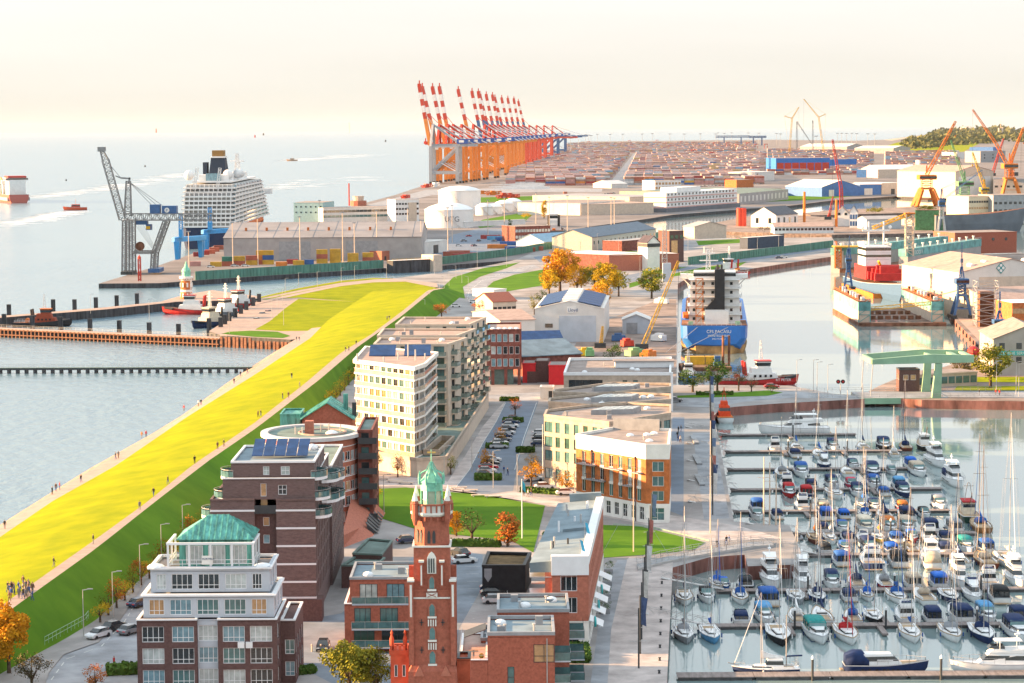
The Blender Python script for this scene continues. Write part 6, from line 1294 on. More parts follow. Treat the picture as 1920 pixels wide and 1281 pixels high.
def floating_dock():
 a, b = at(1617,611,WZ), at(1763,611,WZ); W = (b-a).length; Lk = 70.0
 o = thing("floating_dock", "empty floating dock with teal side walls and rusty deck", "dock", tuple(a), 0.0)
 part(o, "pontoon", MB().bx(-2,W+2,-4,Lk,-1,1.3), M_RUST); part(o, "deck", MB().bx(3,W-3,-3.8,Lk,1.3,1.4), mat("dock_deck", (.20,.13,.11), .9, var=.35, scale=.15))
 for x0, x1, nm in ((-1.5,3,"a"),(W-3,W+1.5,"b")):
  w = part(o, "side_wall", MB().bx(x0,x1,0,Lk,1.3,9.2), M_SANDST); part(o, "top_band", MB().bx(x0-.1,x1+.1,-.1,Lk+.1,5.8,9.3), M_TEALP); part(o, "walkway", MB().bx(x0-.4,x1+.4,-.3,Lk+.3,9.3,9.5), M_RUST)
  rl = MB(); rail(rl, [(x0-.2,0),(x0-.2,Lk)], 9.5, 1.1, .06, 3, 1); rail(rl, [(x1+.2,0),(x1+.2,Lk)], 9.5, 1.1, .06, 3, 1); part(o, "railing", rl, M_CRO)
  e = MB()
  for k in range(3): e.bar((x0,-.2,1.3+k*2.6),(x0,-.2,3.9+k*2.6),.3).bar((x1,-.2,1.3+k*3),(x1,-.2,4.3+k*3),.3).bar((x0,-.2,1.3+k*3),(x1,-.2,4.3+k*3),.22).bar((x0,-.2,4.3+k*3),(x1,-.2,4.3+k*3),.22)
  part(o, "end_frame", e, M_TEALP)
  rnd = random.Random(3)
  for k in range(9): y = 4+k*Lk/9.5; part(o, "deck_machinery", MB().bx((x0+x1)/2-.7,(x0+x1)/2+.7,y,y+1.8,9.5,10.6+rnd.random()), random.choice([M_CRO,M_SHIPW,M_RUST]))
 part(o, "footbridge", MB().truss((3,1.5,6.5),(W-3.2,1.5,8.5),1.2,10,.12), M_CRY)
 for i in range(14): x = 6+(i%7)*(W-12)/6; y = 12+(i//7)*Lk*.35; part(o, "keel_block", MB().bx(x-1,x+1,y,y+1.6,1.4,2.8), M_RUST)
 rnd = random.Random(9)
 for i in range(26): x = 4+rnd.random()*(W-10); y = -2+rnd.random()*12; part(o, "deck_puddle", MB().bx(x,x+rnd.uniform(1,3),y,y+rnd.uniform(.5,1.2),1.402,1.41), mat("puddle", (.35,.38,.40), .05, var=0))
floating_dock()
def dredger():
 P = at(1676,565,WZ); o = thing("dredger", "dredger with red deck gear and white bridge seen bow-on behind the dock", "ship", (P.x, P.y+45, WZ), S_+.05)
 L = 92; B = 16.5; mb, dk, rb, sh = hull(L, B, 5.4, transom=.9, rise=2.6, low=-1, n=12); part(o, "hull", mb, canv((.06,.13,.25))); part(o, "deck", dk, M_RUST); part(o, "bulwark", rb, M_SHIPW)
 part(o, "boot_topping", wband(-.48*L,.30*L,B*.99,B*.95,0,3.6,-.3,2.2,0,0,1,.15), M_CRO)
 for i in range(7): part(o, "deck_gear", MB().bx(.08*L+i*2.6,.08*L+i*2.6+1.8,-B*.4+i%3*1.5,B*.4-i%2*2,7.6,11+i%3*1.6), M_SHIPR)
 part(o, "deckhouse", taper(-.25*L,.05*L,B*.8,B*.78,7,13,0,0,.98), M_SHIPR); z = 13
 for k in range(3): part(o, "bridge_storey", taper(-.18*L,.0,B*.74,B*.72,z+k*3,z+2.9+k*3,0,0,1), M_SHIPW)
 part(o, "bridge_window", wband(-.18*L,.0,B*.74,B*.72,z+6,z+9,z+7,z+8.3,0,0,1,.05), G_DARK); part(o, "bridge_window", wband(-.18*L,.0,B*.74,B*.72,z+3,z+6,z+4,z+5.1,0,0,1,.05), G_DARK)
 m = MB()
 for y in (-3,4): m.tube((-.08*L,y,z+9),(-.08*L,y,z+20),.45,n=6)
 m.bar((-.08*L,-6,z+16),(-.08*L,7,z+16),.7).bar((-.08*L,-2,z+19),(-.08*L,3,z+19),.4); part(o, "gantry_mast", m, M_SHIPW)
 for y in (-6,7): part(o, "radome", MB().sphere((-.08*L,y,z+17.4),.9,8,5), M_SHIPW)
 rl = MB(); rail(rl, [(-.18*L,-B*.38),(0,-B*.38),(0,B*.38),(-.18*L,B*.38)], z+9, 1.1, .08, 2, 1); part(o, "railing", rl, M_SHIPW)
 part(o, "crane_jib", MB().tube((.1*L,1,10),(.16*L,-3,16),.6,n=6), M_CRY)
dredger()
def dock_five():
 A, B2 = at(1568,512,WZ), at(1692,516,WZ); o = thing("floating_dock", "long teal floating dock lettered DOCK V behind the dredger", "dock", tuple(A), .0)
 f0 = Vector((2,2,0)); rw = at(1702,512,WZ)-A
 d = (at(1800,484,WZ)-at(1575,514,WZ)).normalized(); d2 = (at(1830,491,WZ)-at(1702,512,WZ)).normalized()
 def wallseg(p0, d, h, Lk):
  n = Vector((-d.y,d.x,0)); q = [p0, p0+d*Lk, p0+d*Lk+n*5, p0+n*5]; part(o, "side_wall", MB().prism([tuple(v[:2]) for v in q], -.5, h-4), M_CORRG); part(o, "top_band", MB().prism([tuple(v[:2]) for v in offset([tuple(v[:2]) for v in q], .2)], h-4, h), M_TEALP)
  for k in range(10):
   c = p0+d*(Lk*(k+.5)/10)+n*2.5; part(o, "bollard_vent", MB().tube((c.x,c.y,h),(c.x,c.y,h+1.6),.4,n=6).tube((c.x,c.y,h+1.6),(c.x,c.y,h+2.1),.8,n=6), M_SHIPW)
  rl = MB(); rail(rl, [p0, p0+d*Lk], h, 1.2, .08, 5, 1); part(o, "railing", rl, M_STEEL)
 wallseg(f0, d, 13, 150); wallseg(rw, d2, 12.5, 120)
 part(o, "pontoon", MB().prism([tuple(f0[:2]),tuple(rw[:2]),tuple((rw+d2*110)[:2]),tuple((f0+d*150)[:2])], -1, 2.0), M_RUST)
 p = rw; d = d2; n = Vector((-d.y,d.x,0))
 part(o, "end_cabin", MB().bx(0,4,2,12,2.5,11.5), M_SANDST); part(o, "end_cabin_roof", MB().bx(-1,15,0,10,13.4,14), M_CRY); part(o, "end_frame", MB().truss((1,1,2.5),(1,1,13),3,6,.3), M_CRO)
 rz = math.atan2(d.y,d.x); sp = p+d*10-n*.45
 s = text("DOCK V", 3.0, M_SHIPW, (sp.x,sp.y,9.3), rz); s.parent = o; s.rotation_euler = (math.pi/2,0,rz)
 tw = thing("lattice_tower", "pale lattice stair tower standing on the teal dock wall", "tower", tuple(A+p+d*2+Vector((0,0,9))), 0); part(tw, "frame", MB().truss((0,0,0),(0,0,22),4,8,.35), M_SANDST); part(tw, "boom", MB().truss((0,0,22),(-20,-6,15),1.6,8,.2), M_CRY); part(tw, "platform", MB().bx(-2.6,2.6,-2.6,2.6,22,22.6), M_CRO)
dock_five()
def portal_crane(px, py, h, m, label, jib=(0,0,0), legs=7.0, mm2=None, z=0, rz=0.0, cab=True, loc=None, jw=1.4, group="harbour cranes"):
 """slewing portal crane: four splayed legs, portal, slewing house and lattice jib whose tip is offset by `jib`"""
 P = Vector(loc) if loc else at(px, py, z); o = thing("portal_crane", label, "crane", tuple(P), rz, group); mm2 = mm2 or m
 ph = h*.42; c = legs/2
 for sx in (-1,1):
  for sy in (-1,1): part(o, "leg", MB().bar((sx*c,sy*c,0),(sx*c*.45,sy*c*.45,ph),legs*.14), m)
 for sx in (-1,1): part(o, "bogie", MB().bx(sx*c-1.0,sx*c+1.0,-c-1.6,c+1.6,.1,1.3), M_DARK)
 part(o, "portal", MB().bx(-c*.55,c*.55,-c*.55,c*.55,ph,ph+h*.045), m); part(o, "tie", MB().bar((-c*.8,-c*.8,ph*.45),(c*.8,-c*.8,ph*.45),.5).bar((-c*.8,c*.8,ph*.45),(c*.8,c*.8,ph*.45),.5), m)
 part(o, "column", MB().truss((0,0,ph+h*.045),(0,0,h*.66),legs*.4,4,.25), m)
 hs = part(o, "slewing_house", MB().bx(-legs*.35,legs*.35,-legs*.4,legs*.4,h*.66,h*.66+h*.11), mm2); MB().bx(-legs*.36,legs*.36,-legs*.42,-legs*.41,h*.69,h*.74).build("house_window", G_DARK, hs)
 part(o, "a_frame", MB().bar((-1,0,h*.77),(-.3,0,h),.4).bar((1,0,h*.77),(.3,0,h),.4).bar((0,2,h*.77),(0,0,h),.4), mm2)
 J = Vector(jib); root = Vector((0,0,h*.77)); tip = Vector((J.x,J.y,h+J.z))
 part(o, "jib", MB().truss(root, tip, jw, 8, .11*jw, jw*.5), mm2); part(o, "stay_cable", MB().tube((0,0,h),tip,.09,n=4).tube((.4,0,h),root.lerp(tip,.7),.09,n=4), M_DARK)
 hk = tip+Vector((0,0,-h*.35)); part(o, "hoist_cable", MB().tube(tip,hk,.08,n=4), M_DARK); part(o, "hook_block", MB().box(tuple(hk),1,.6,1.6), m)
 return o
portal_crane(1802,596,20,M_CRB,"dark blue portal crane on the dock quay before the logo hall",(1,5,9),7,mm2=M_CRB,jw=.6)
portal_crane(1873,655,13,M_CRB,"low blue portal crane beside the marine service hall",(1,4,6),6,jw=.7)
portal_crane(1600,540,17,M_CRB,"slim blue crane standing on the wall of the empty floating dock",(1,4,5),3.4,jw=.5,loc=tuple(at(1590,585,WZ)+Vector((0,0,9.4))))
P = at(1773,478,0)
portal_crane(0,0,34,M_STEEL,"grey pedestal crane with blue house beyond the brick shed",(24,-10,12),6,jw=.9,mm2=M_CRB,loc=tuple(at(1765,452,0)))
# halls of the shipyard
o, L = hall("shipyard_hall", "large cream shipyard hall with diamond logo over its door", "hall", (1800,583),(1990,578),60,15.5,20.5,M_CORRW,M_ROOFP,True,[(.52,30,13.5,M_SANDST)])
lg = mat("logo_green", (.03,.24,.25), .5, var=0)
MB().loft([[(L*.395-2.1,-.2,17),(L*.395,-.2,19.4),(L*.395+2.1,-.2,17),(L*.395,-.2,14.6)],[(L*.395-2.1,-.12,17),(L*.395,-.12,19.4),(L*.395+2.1,-.12,17),(L*.395,-.12,14.6)]]).build("logo", lg, o)
for dx, dz, c in ((-1,0,"M"),(1,0,"D"),(0,1.1,None),(0,-1.1,None)):
 MB().tube((L*.395+dx,-.24,17+dz),(L*.395+dx,-.2,17+dz),.62,n=12).build("logo_dot", M_SHIPW, o)
for i in range(6): MB().tube((8+i*7,6+i*2,17.6+(i%3)),(8+i*7,10+i*2,17.8+(i%3)),1.0,n=8).build("roof_ventilator", M_SHIPW, o)
MB().bx(-.7,-.05,0,58,3,13.5).build("side_cladding", M_SANDST, o)
hall("brick_shed", "long red brick shed with round windows beside the teal dock", "shed", (1790,476),(1906,473),26,11.8,11.8,M_RED,M_ROOFT,False)[0]
bo = bpy.data.objects["brick_shed"]
for i in range(4): MB().tube((8+i*8.6,-.15,8),(8+i*8.6,-.02,8),.95,n=12).build("round_window", G_DARK, bo)
hall("workshop_hall", "low workshop with tan pitched roof beside the scaffold tower", "hall", (1862,604),(1985,600),44,7.5,11.5,M_SANDST,M_ROOFP,False,[(.2,4,4,M_DARK)])
hall("orange_office", "orange brick office with white roof edge on the dock quay", "building", (1897,634),(1990,632),16,12,12,M_ORANGE,M_TRIM,False,wins=[(6,9.5,3,1.8,G_WARM),(6,5,3,1.8,G_WARM)])
o, L = hall("marine_service_hall", "grey hall with turquoise MARINE SERVICE band by the bridge", "hall", (1862,705),(1990,705),30,11,15,M_CORRG,M_ROOFT,True,wins=[(4,9,1.6,1.8,G_DARK),(4,4.8,1.6,1.8,G_DARK)])
MB().bx(-.05,L+.05,-.2,-.03,6.2,7.5).build("sign_band", mat("sign_teal", (.02,.38,.40), .5, var=0), o); s = text("MARINE SERVICE", 1.2, M_SHIPW, (2.2,-.25,6.45)); s.parent = o
hall("red_roofed_store", "small low store with rusty walls at the dock edge", "shed", (1812,578),(1838,582),8,4,4,M_RED2,M_ROOFP,False)
P = at(1848,612,0); o = thing("scaffold_tower", "tall scaffold tower round a rusty block on the dock quay", "scaffold", tuple(P)); part(o, "core", MB().bx(-2.6,2.6,-2,2,0,13), M_RUST)
for k in range(7):
 part(o, "scaffold_lift", MB().bx(-4.2,4.2,-3.4,-2.4,1.8+k*2.1,1.95+k*2.1), M_WOOD)
part(o, "scaffold_poles", MB().truss((0,0,0),(0,0,17),8,8,.16), M_STEEL)
for i in range(9):
 t = i/8; q = at(1797+(1848-1797)*t, 611+(664-611)*t, WZ+1.2); o = tag(MB().lathe([(.35,-.3),(.75,-.3),(.9,0),(.75,.3),(.35,.3)],10).build("tyre_fender", M_SHIPK, None, (q.x-.6,q.y-.3,WZ+1.5)), "black tyre fender on the dock quay wall, %s from the dock" % nth(i), "tyre", "tyre fenders"); o.rotation_euler = (0, R(90), R(-35))
part(thing("mooring_buoy", "round red and black mooring buoy against the dock quay", "buoy", tuple(at(1825,668,WZ))), "float", MB().sphere((0,0,1.3),2.2,10,6), M_SHIPR)

# ------------------------------------------------------------------ green bascule bridge
def bascule():
 o = thing("bascule_bridge", "pale green bascule bridge with raised balance beams and cables", "bridge", tuple(at(1760,745,0)))
 O = at(1760,745,0); L = lambda px, py, z: at(px, py, z)-O
 a, b = L(1756,746,0), L(1736,735,0)
 hgt = 12.0; tops = []
 for q in (a, b):
  part(o, "pylon", MB().loft([[(q.x-1.6,q.y-1.0,-2),(q.x+1.0,q.y-1.0,-2),(q.x+1.0,q.y+1.0,-2),(q.x-1.6,q.y+1.0,-2)],[(q.x-.4,q.y-.8,hgt-2.5),(q.x+1.4,q.y-.8,hgt-2.5),(q.x+1.4,q.y+.8,hgt-2.5),(q.x-.4,q.y+.8,hgt-2.5)]]), M_BRG)
 for k, q in enumerate((a, b)):
  t = Vector((q.x+.6,q.y,hgt-1.3)); tops.append(t)
  part(o, "balance_beam", MB().loft([[(t.x-18.5,q.y-.5,hgt-2.6),(t.x-18.5,q.y+.5,hgt-2.6),(t.x-18.5,q.y+.5,hgt-1.2),(t.x-18.5,q.y-.5,hgt-1.2)],[(t.x-2,q.y-.6,hgt-2.4),(t.x-2,q.y+.6,hgt-2.4),(t.x-2,q.y+.6,hgt+.1),(t.x-2,q.y-.6,hgt+.1)],[(t.x+9.5,q.y-.6,hgt-2.2),(t.x+9.5,q.y+.6,hgt-2.2),(t.x+9.5,q.y+.6,hgt-.2),(t.x+9.5,q.y-.6,hgt-.2)]]), M_BRG)
  part(o, "lift_rod", MB().tube((t.x-18.2,q.y,hgt-2.4),(t.x-18.8,q.y,.6),.12,n=6), M_STEEL)
 for dx in (-18.2,-1.0,5.5,9): part(o, "cross_beam", MB().bar((a.x+.6+dx,a.y+.4,hgt-1.9+(dx+18)*.03),(b.x+.6+dx,b.y-.4,hgt-1.9+(dx+18)*.03),1.4 if dx > 4 else .9,1.3), M_BRG)
 x0 = L(1612,748,0).x; x1 = a.x-1
 part(o, "bridge_deck", MB().bx(x0,x1+4,a.y-.8,b.y+.8,-.55,.12), M_ASPH2); part(o, "deck_girder", MB().bx(x0,x1+2,a.y-1.1,a.y-.82,-1.5,.1), M_BRG); part(o, "deck_girder", MB().bx(x0,x1+2,b.y+.82,b.y+1.1,-1.5,.1), M_BRG)
 for y in (a.y-1,b.y+1):
  r = MB(); rail(r, [(x0-14,y),(x1+22,y)], .1, 1.1, .05, 2.2, 1); part(o, "railing", r, M_STEEL)
 h = Bld("bridge_house", "brown bridge-keeper's house with lit windows beside the bascule bridge", "building", *at(1705,735,0)[:2])
 c = at(1705,735,0); h.wall(rect(c.x-2.9,c.x+2.9,c.y,c.y+5), 0, 6.2, M_BROWN, {0: [(1.9,4.1,1.5,1.5,1),(4.0,4.1,1.5,1.5,1)], 3: grid(5,2,[4.1],1.3,1.5,1)}, roof=M_ROOFT, par=.3, trim=M_DARK, gs=[G_WARM])
 hall("bridge_annex", "long low annex with glazed corner behind the bascule bridge", "annex", (1722,728),(1832,722),9,3.6,3.6,M_SANDST,M_ROOFT,False,wins=[(8,1.9,2,2,G_TEAL)])
 P = at(1576,739,0); s = thing("signal_post", "double round red signal lights on a post by the bridge", "signal", tuple(P)); part(s, "post", MB().tube((0,0,0),(0,0,3),.12,n=6), M_STEEL)
 for x in (-.65,.65): part(s, "signal_disc", MB().tube((x,-.1,3.5),(x,.1,3.5),.6,n=14), M_SHIPK); part(s, "signal_lens", MB().tube((x,-.16,3.5),(x,-.1,3.5),.3,n=10), M_SHIPR)
bascule()
tree(1857,727,12,12,"olive","large round olive-gold tree beside the green bridge",leaves=2600); tree(1806,712,8.5,8,"dull","smaller reddish tree left of the large bridge tree")
# ================================================================== river front: jetty, moles, tugs, small brick light
def jetty():
 A, B = at(-40,690,-.6), at(484,688,-.6); o = thing("jetty", "long narrow green-railed jetty reaching out from the shore path", "jetty", tuple((A.x,A.y,-2.2)), math.atan2(B.y-A.y,B.x-A.x)); L = (B-A).length
 part(o, "deck", MB().bx(0,L,-.9,.9,1.3,1.6), mat("jetty_deck", (.13,.19,.17), .8, var=.1)); part(o, "edge_beam", MB().bx(0,L,-1.0,-.91,.9,1.5), M_DARK)
 pm = MB().bx(-.45,.45,-1.1,.8,-4.5,1.0).mesh("pile_bent", M_SHEETP); n = 32
 for i in range(n): put("pile_bent", pm, o, (L*(i+.5)/n,0,0))
 rl = MB(); rail(rl, [(0,-.85),(L,-.85)], 1.6, 1.1, .03, 1.6, 1); rail(rl, [(0,.85),(L,.85)], 1.6, 1.1, .03, 1.6, 1); part(o, "railing", rl, M_STEEL)
jetty()
def pier():
 A, B = at(-50,614,.8), at(412,634,.8); d = B-A; L = d.length; o = thing("timber_pier", "long pier with rusty timber fender piles along its near face", "pier", (A.x,A.y,0), math.atan2(d.y,d.x))
 part(o, "deck", MB().bx(0,L,-.4,4.4,.3,.8), M_PATH); part(o, "wall", MB().bx(0,L,.3,4.2,-4,.3), M_SHEETP)
 wm = mat("fender_timber", (.22,.105,.065), .85, var=.2, scale=1.5); pm = MB().bx(-.22,.22,-.75,-.3,-3.2,.7).mesh("fender_pile", wm); n = 62
 for i in range(n): put("fender_pile", pm, o, (L*(i+.5)/n,0,0))
 part(o, "waling", MB().bx(0,L,-.95,-.76,-1.6,-1.2), wm); part(o, "waling", MB().bx(0,L,-.95,-.76,.25,.55), wm)
 rl = MB(); rail(rl, [(0,4.2),(L,4.2)], .8, 1.0, .03, 2.5, 1); part(o, "railing", rl, M_STEEL)
 A, B = at(412,634,.8), at(548,640,.8); d = B-A; L = d.length; o = thing("sheet_pile_wall", "stubby wall of rusty sheet piles where the pier meets the meadow", "wall", (A.x,A.y,0), math.atan2(d.y,d.x)); pm = MB().bx(-.5,.5,-.4,.4,-4,1.3).mesh("sheet_pile", wm); n = 18
 for i in range(n): put("sheet_pile", pm, o, (L*(i+.5)/n,(i%2)*.35,0 if i < 8 else -.9))
pier()
dm = MB().bx(-.8,.8,-.7,.7,-4,4.6).mesh("dolphin", M_SHEETP)
for grp, pts in (("outer mole", [(17,592),(100,582),(140,582),(180,578),(219,574),(257,570)]), ("timber pier", [(8,611),(61,614),(114,617),(169,621),(224,624),(280,628),(335,631)]), ("tug quay", [(392,620),(414,618),(422,613),(430,607),(441,600),(452,593),(462,586),(475,578),(486,571)])):
 for i, (x, y) in enumerate(pts): tag(put("dolphin", dm, None, tuple(at(x,y,0))), "dark steel dolphin post at the %s, %s from its left end" % (grp, nth(i)), "post", "steel dolphin posts")
tug(78,612,22,0.0,M_SHIPK,canv((.30,.06,.03)),"black-hulled tug with rust red house at the left outer mole",trim=M_CRO)
tug(366,589,25,math.pi,M_SHIPR,M_SHIPW,"bright red tug with white house lying along the mole",funnel=M_SHIPR,trim=M_SHIPR)
tug(398,612,24,S_-.5,canv((.02,.04,.10)),canv(CC["cream"]),"dark blue tug with cream wheelhouse, bow towards the timber pier")
tug(428,594,24,S_-.6,M_HULLGR,M_SHIPW,"white-housed tug second in line along the tug quay",trim=M_SHIPR)
tug(452,577,24,S_-.6,M_SHIPR,M_SHIPW,"white and red tug third in line along the tug quay",trim=M_SHIPR)
def light():
 P = at(350,560,1.0); o = thing("harbour_light", "small round brick and white harbour light with green copper dome", "lighthouse", tuple(P))
 prof = [(2.9,0),(2.7,2.6),(2.7,2.6)]
 part(o, "lower_shaft", MB().lathe([(2.9,0),(2.6,3)],16), M_ORANGE); part(o, "white_band", MB().lathe([(2.65,3),(2.55,4)],16), M_SHIPW); part(o, "upper_shaft", MB().lathe([(2.5,4),(2.35,8)],16), M_ORANGE); part(o, "gallery", MB().lathe([(2.35,8),(3.1,9),(3.1,9.8)],16), M_SHIPW)
 for i in range(16): a = i*math.pi/8; MB().box((2.8*math.cos(a),2.8*math.sin(a),8.7),.35,.35,.5,a).build("corbel", M_RED, o)
 part(o, "lantern", MB().lathe([(1.9,9.8),(1.9,12)],10), M_MINT); part(o, "dome", MB().lathe([(2.1,12),(1.7,13),(.9,14),(.5,15.2),(.06,16.6)],12), M_MINT)
 for i in range(8):
  a = i*math.pi/4+.3
  for z in (.6,5.2): MB().box((2.62*math.cos(a),2.62*math.sin(a),z+.9),.3,.7,1.9,a).build("window", M_SHIPW, o)
light()
# ================================================================== outer quay: lattice crane, gantries, cruise ship, shed
def lattice_crane():
 D = at(240,514,0).y; P = lambda x, y: atD(x, y, D)
 O = at(240,514,0); o = thing("lattice_crane", "old grey lattice jib crane with blue machinery houses on the outer quay", "crane", tuple(O)); q = lambda x, y, dy=0: P(x, y)-O+Vector((0,dy,0))
 for dy in (-4,6):
  part(o, "leg", MB().truss(q(235,514,dy), q(236,414,dy), 2.2, 12, .28), M_CRS); part(o, "leg", MB().truss(q(248,514,dy), q(247,414,dy), 1.8, 12, .24), M_CRS)
  part(o, "leg", MB().truss(q(288,511,dy), q(290,475,dy), 2.2, 5, .28), M_CRS); part(o, "leg", MB().truss(q(290,475,dy), q(312,414,dy), 2.2, 8, .28), M_CRS)
  part(o, "tie_beam", MB().truss(q(248,473,dy), q(290,473,dy), 1.2, 8, .2), M_CRS)
 part(o, "bogie", MB().box(tuple(q(241,514,1)+Vector((0,0,.8))),6,16,1.6), M_DARK); part(o, "bogie", MB().box(tuple(q(292,510,1)+Vector((0,0,1))),6,16,2), M_CRB)
 part(o, "bridge_girder", MB().truss(q(228,407,1), q(398,407,1), 7, 22, .26, h=3.4), M_CRS)
 part(o, "tower", MB().truss(q(239,405,1), q(240,340,1), 3.6, 8, .28, 2.2), M_CRS); part(o, "jib", MB().truss(q(229,412,1), q(197,300,1), 3.2, 15, .24, 3.4), M_CRS); part(o, "jib_tip", MB().truss(q(197,300,1), q(188,278,1), 3.0, 3, .24, 1.2).box(tuple(q(190,280,1)),4,2.4,2.4), M_CRS)
 part(o, "mast_head", MB().bar(q(226,334,1),q(243,335,1),.9).bar(q(243,333,1),q(240,345,1),.9), M_CRS)
 part(o, "jib_stay", MB().tube(q(226,334,1),q(206,310,1),.18,n=4).tube(q(226,334,1),q(216,330,1),.4,n=4), M_CRS)
 for i in range(3): part(o, "back_stay", MB().tube(q(243,343,1+i),q(285+i*9,386,1+i),.15,n=4), M_CRS)
 h = part(o, "machinery_house", MB().box(tuple(q(291,392,1)),5.2,5,4.6), M_CRB); part(o, "machinery_house", MB().box(tuple(q(318,394,1)),7.6,6,4.4), M_CRB)
 p = q(314,394,1); part(o, "round_sign", MB().tube((p.x,p.y-3.2,p.z),(p.x,p.y-3.05,p.z),1.3,n=16), M_SHIPW); t = text("P", 2.0, M_CRB, (p.x-.6,p.y-3.3,p.z-.75)); t.parent = o
 part(o, "trolley", MB().box(tuple(q(266,417,1)),6,4,2.4), M_CRB); part(o, "cabin", MB().box(tuple(q(279,426,1)),3,3,3), M_CRB); part(o, "cabin_window", MB().box(tuple(q(278,427,1)-Vector((0,1.6,0))),2.2,.1,1.6), M_CRY); part(o, "cable_reel", MB().tube(q(262,462,1)-Vector((0,.5,0)),q(262,462,1)+Vector((0,.5,0)),2.4,n=14), M_RUST)
 for i in range(4): part(o, "hoist_cable", MB().tube(q(252+i*5,420,1),q(284+i*2,465,1),.1,n=3), M_CRS)
lattice_crane()
P = at(262,527,0); o = thing("beacon_post", "slim red beacon column near the outer quay end", "beacon", tuple(P)); part(o, "column", MB().truss((0,0,0),(0,0,11),1.2,6,.25), M_CRR); part(o, "top", MB().lathe([(.9,11),(.9,12),(.3,12.6),(.05,13.2)],8), M_CRR)
def gantry(x0, x1, y, h, label):
 A, B = at(x0,y,0), at(x1,y-4,0); O = A; o = thing("blue_gantry", label, "gantry crane", tuple(O), 0, "light blue quay gantries"); L = (B-A)
 for p in (Vector((0,0,0)), L):
  for dy in (0,7): part(o, "leg", MB().loft([[(p.x-1,p.y+dy-.8,0),(p.x+1,p.y+dy-.8,0),(p.x+1,p.y+dy+.8,0),(p.x-1,p.y+dy+.8,0)],[(p.x-1.6,p.y+dy-1,h),(p.x+1.6,p.y+dy-1,h),(p.x+1.6,p.y+dy+1,h),(p.x-1.6,p.y+dy+1,h)]]), M_CRL)
 for dy in (0,7): part(o, "girder", MB().bar((-2,dy,h+1),(L.x+2,L.y+dy,h+1),2.2,2.6), M_CRL)
 part(o, "upper_cabin", MB().bx(L.x*.1,L.x*.3,1,6,h+2,h+7), M_CRL); part(o, "stair", MB().truss((L.x*.2,3,h+7),(L.x*.2,3,h+16),2,4,.25), M_CRL)
gantry(332,376,487,10.5,"near light blue gantry crane by the cruise ship stern"); gantry(386,432,470,10.5,"farther light blue gantry crane by the cruise ship stern")
def cruise():
 D = 1527; X = -198.0; o = thing("cruise_ship", "large white cruise ship seen from its stern with stacked balcony decks", "ship", (X, D, WZ), 0); B = 33.0; L = 285
 rg = []
 for y, k in ((0,.82),(3,.96),(12,1),(190,1),(240,.7),(272,.25),(L,.02)):
  b = B/2*k; rg.append([(-b,y,14),(-b,y,6),(-b*.9,y,-1),(b*.9,y,-1),(b,y,6),(b,y,14)])
 part(o, "hull", MB().loft(rg), canv((.018,.035,.085))); part(o, "hull_stripe", MB().bx(-B/2-.15,B/2+.15,12,190,12.2,12.8), M_SHIPW)
 dk = canv((.10,.12,.13))
 for k in range(10):
  z = 14+k*2.75; y0 = 1.5+k*1.1+(4 if k > 7 else 0); y1 = 235-k*5
  d = part(o, "deck_slab", MB().bx(-B/2-.6,B/2+.6,y0-2,y1,z,z+1.05), M_SHIPW);
  MB().bx(-B/2+.9,B/2-.9,y0+.6,y1-2,z+1.05,z+2.75).build("cabin_front", canv((.24,.25,.26)) if k % 3 else canv((.45,.44,.42)), d)
  n = 11
  for i in range(n): MB().bx(-B/2+B*(i+.5)/n-.25,-B/2+B*(i+.5)/n+.25,y0-1.2,y0+.55,z+1.05,z+2.75).build("balcony_divider", M_SHIPW, d)
  MB().bx(B/2-1.2,B/2+.4,y0+8,y1-6,z+1.05,z+1.9).build("side_balustrade", G_BLUE, d)
  for i in range(9): yy = y0+10+i*(y1-y0-20)/9; MB().bx(B/2-.8,B/2+.5,yy,yy+2.5,z+1.05,z+2.75).build("side_divider", M_SHIPW, d)
 for i in range(10): part(o, "lifeboat", MB().lathe([(.1,-6),(1.6,-4),(1.9,0),(1.6,4),(.1,6)],8,(0,0,0)), canv((.62,.16,.05))); b = o.children[-1]; b.rotation_euler = (R(90),0,0); b.location = (B/2+1.2, 40+i*14, 12.6)
 z = 42.4
 part(o, "sun_deck", MB().bx(-13,13,30,180,z,z+1), M_SHIPW); part(o, "sun_deckhouse", MB().bx(-10,10,40,150,z+1,z+5), M_SHIPW); part(o, "screen", MB().bx(-5,5,38,39,z+1,z+6), G_BLUE)
 f = part(o, "funnel", MB().loft([[(-6,60,z+3),(6,60,z+3),(6,78,z+3),(-6,78,z+3)],[(-4.4,62,z+16),(4.4,62,z+16),(4.4,76,z+16),(-4.4,76,z+16)]]), canv((.03,.045,.07))); MB().bx(-5,5,61,77,z+16,z+17).build("funnel_collar", M_SHIPW, f); MB().bx(-3.8,3.8,63,75,z+17,z+21).build("exhaust_housing", canv((.30,.17,.06)), f); MB().bx(-10,-7.2,62,72,z+3,z+13).build("vent_stack", canv((.03,.045,.07)), f)
 for x, y, r in ((-15,30,3.4),(9,45,3.4),(14,75,3.2),(18,90,3)): part(o, "radome", MB().sphere((min(x,12),y,z+5),r,12,8), M_SHIPW, True)
 part(o, "mast", MB().truss((3,150,z+4),(3,150,z+18),4,5,.4,1.5), M_SHIPW); part(o, "mast_platform", MB().bx(-2,8,148,152,z+12,z+13), M_SHIPW)
 part(o, "bridge_wing", MB().bx(-B/2-5,B/2+5,205,212,30,34), M_SHIPW)
 for x in (-9,6): MB().truss((x,10,z-4),(x+2,10,z+10),1.6,5,.2).build("deck_crane", M_SHIPW, o)
cruise()
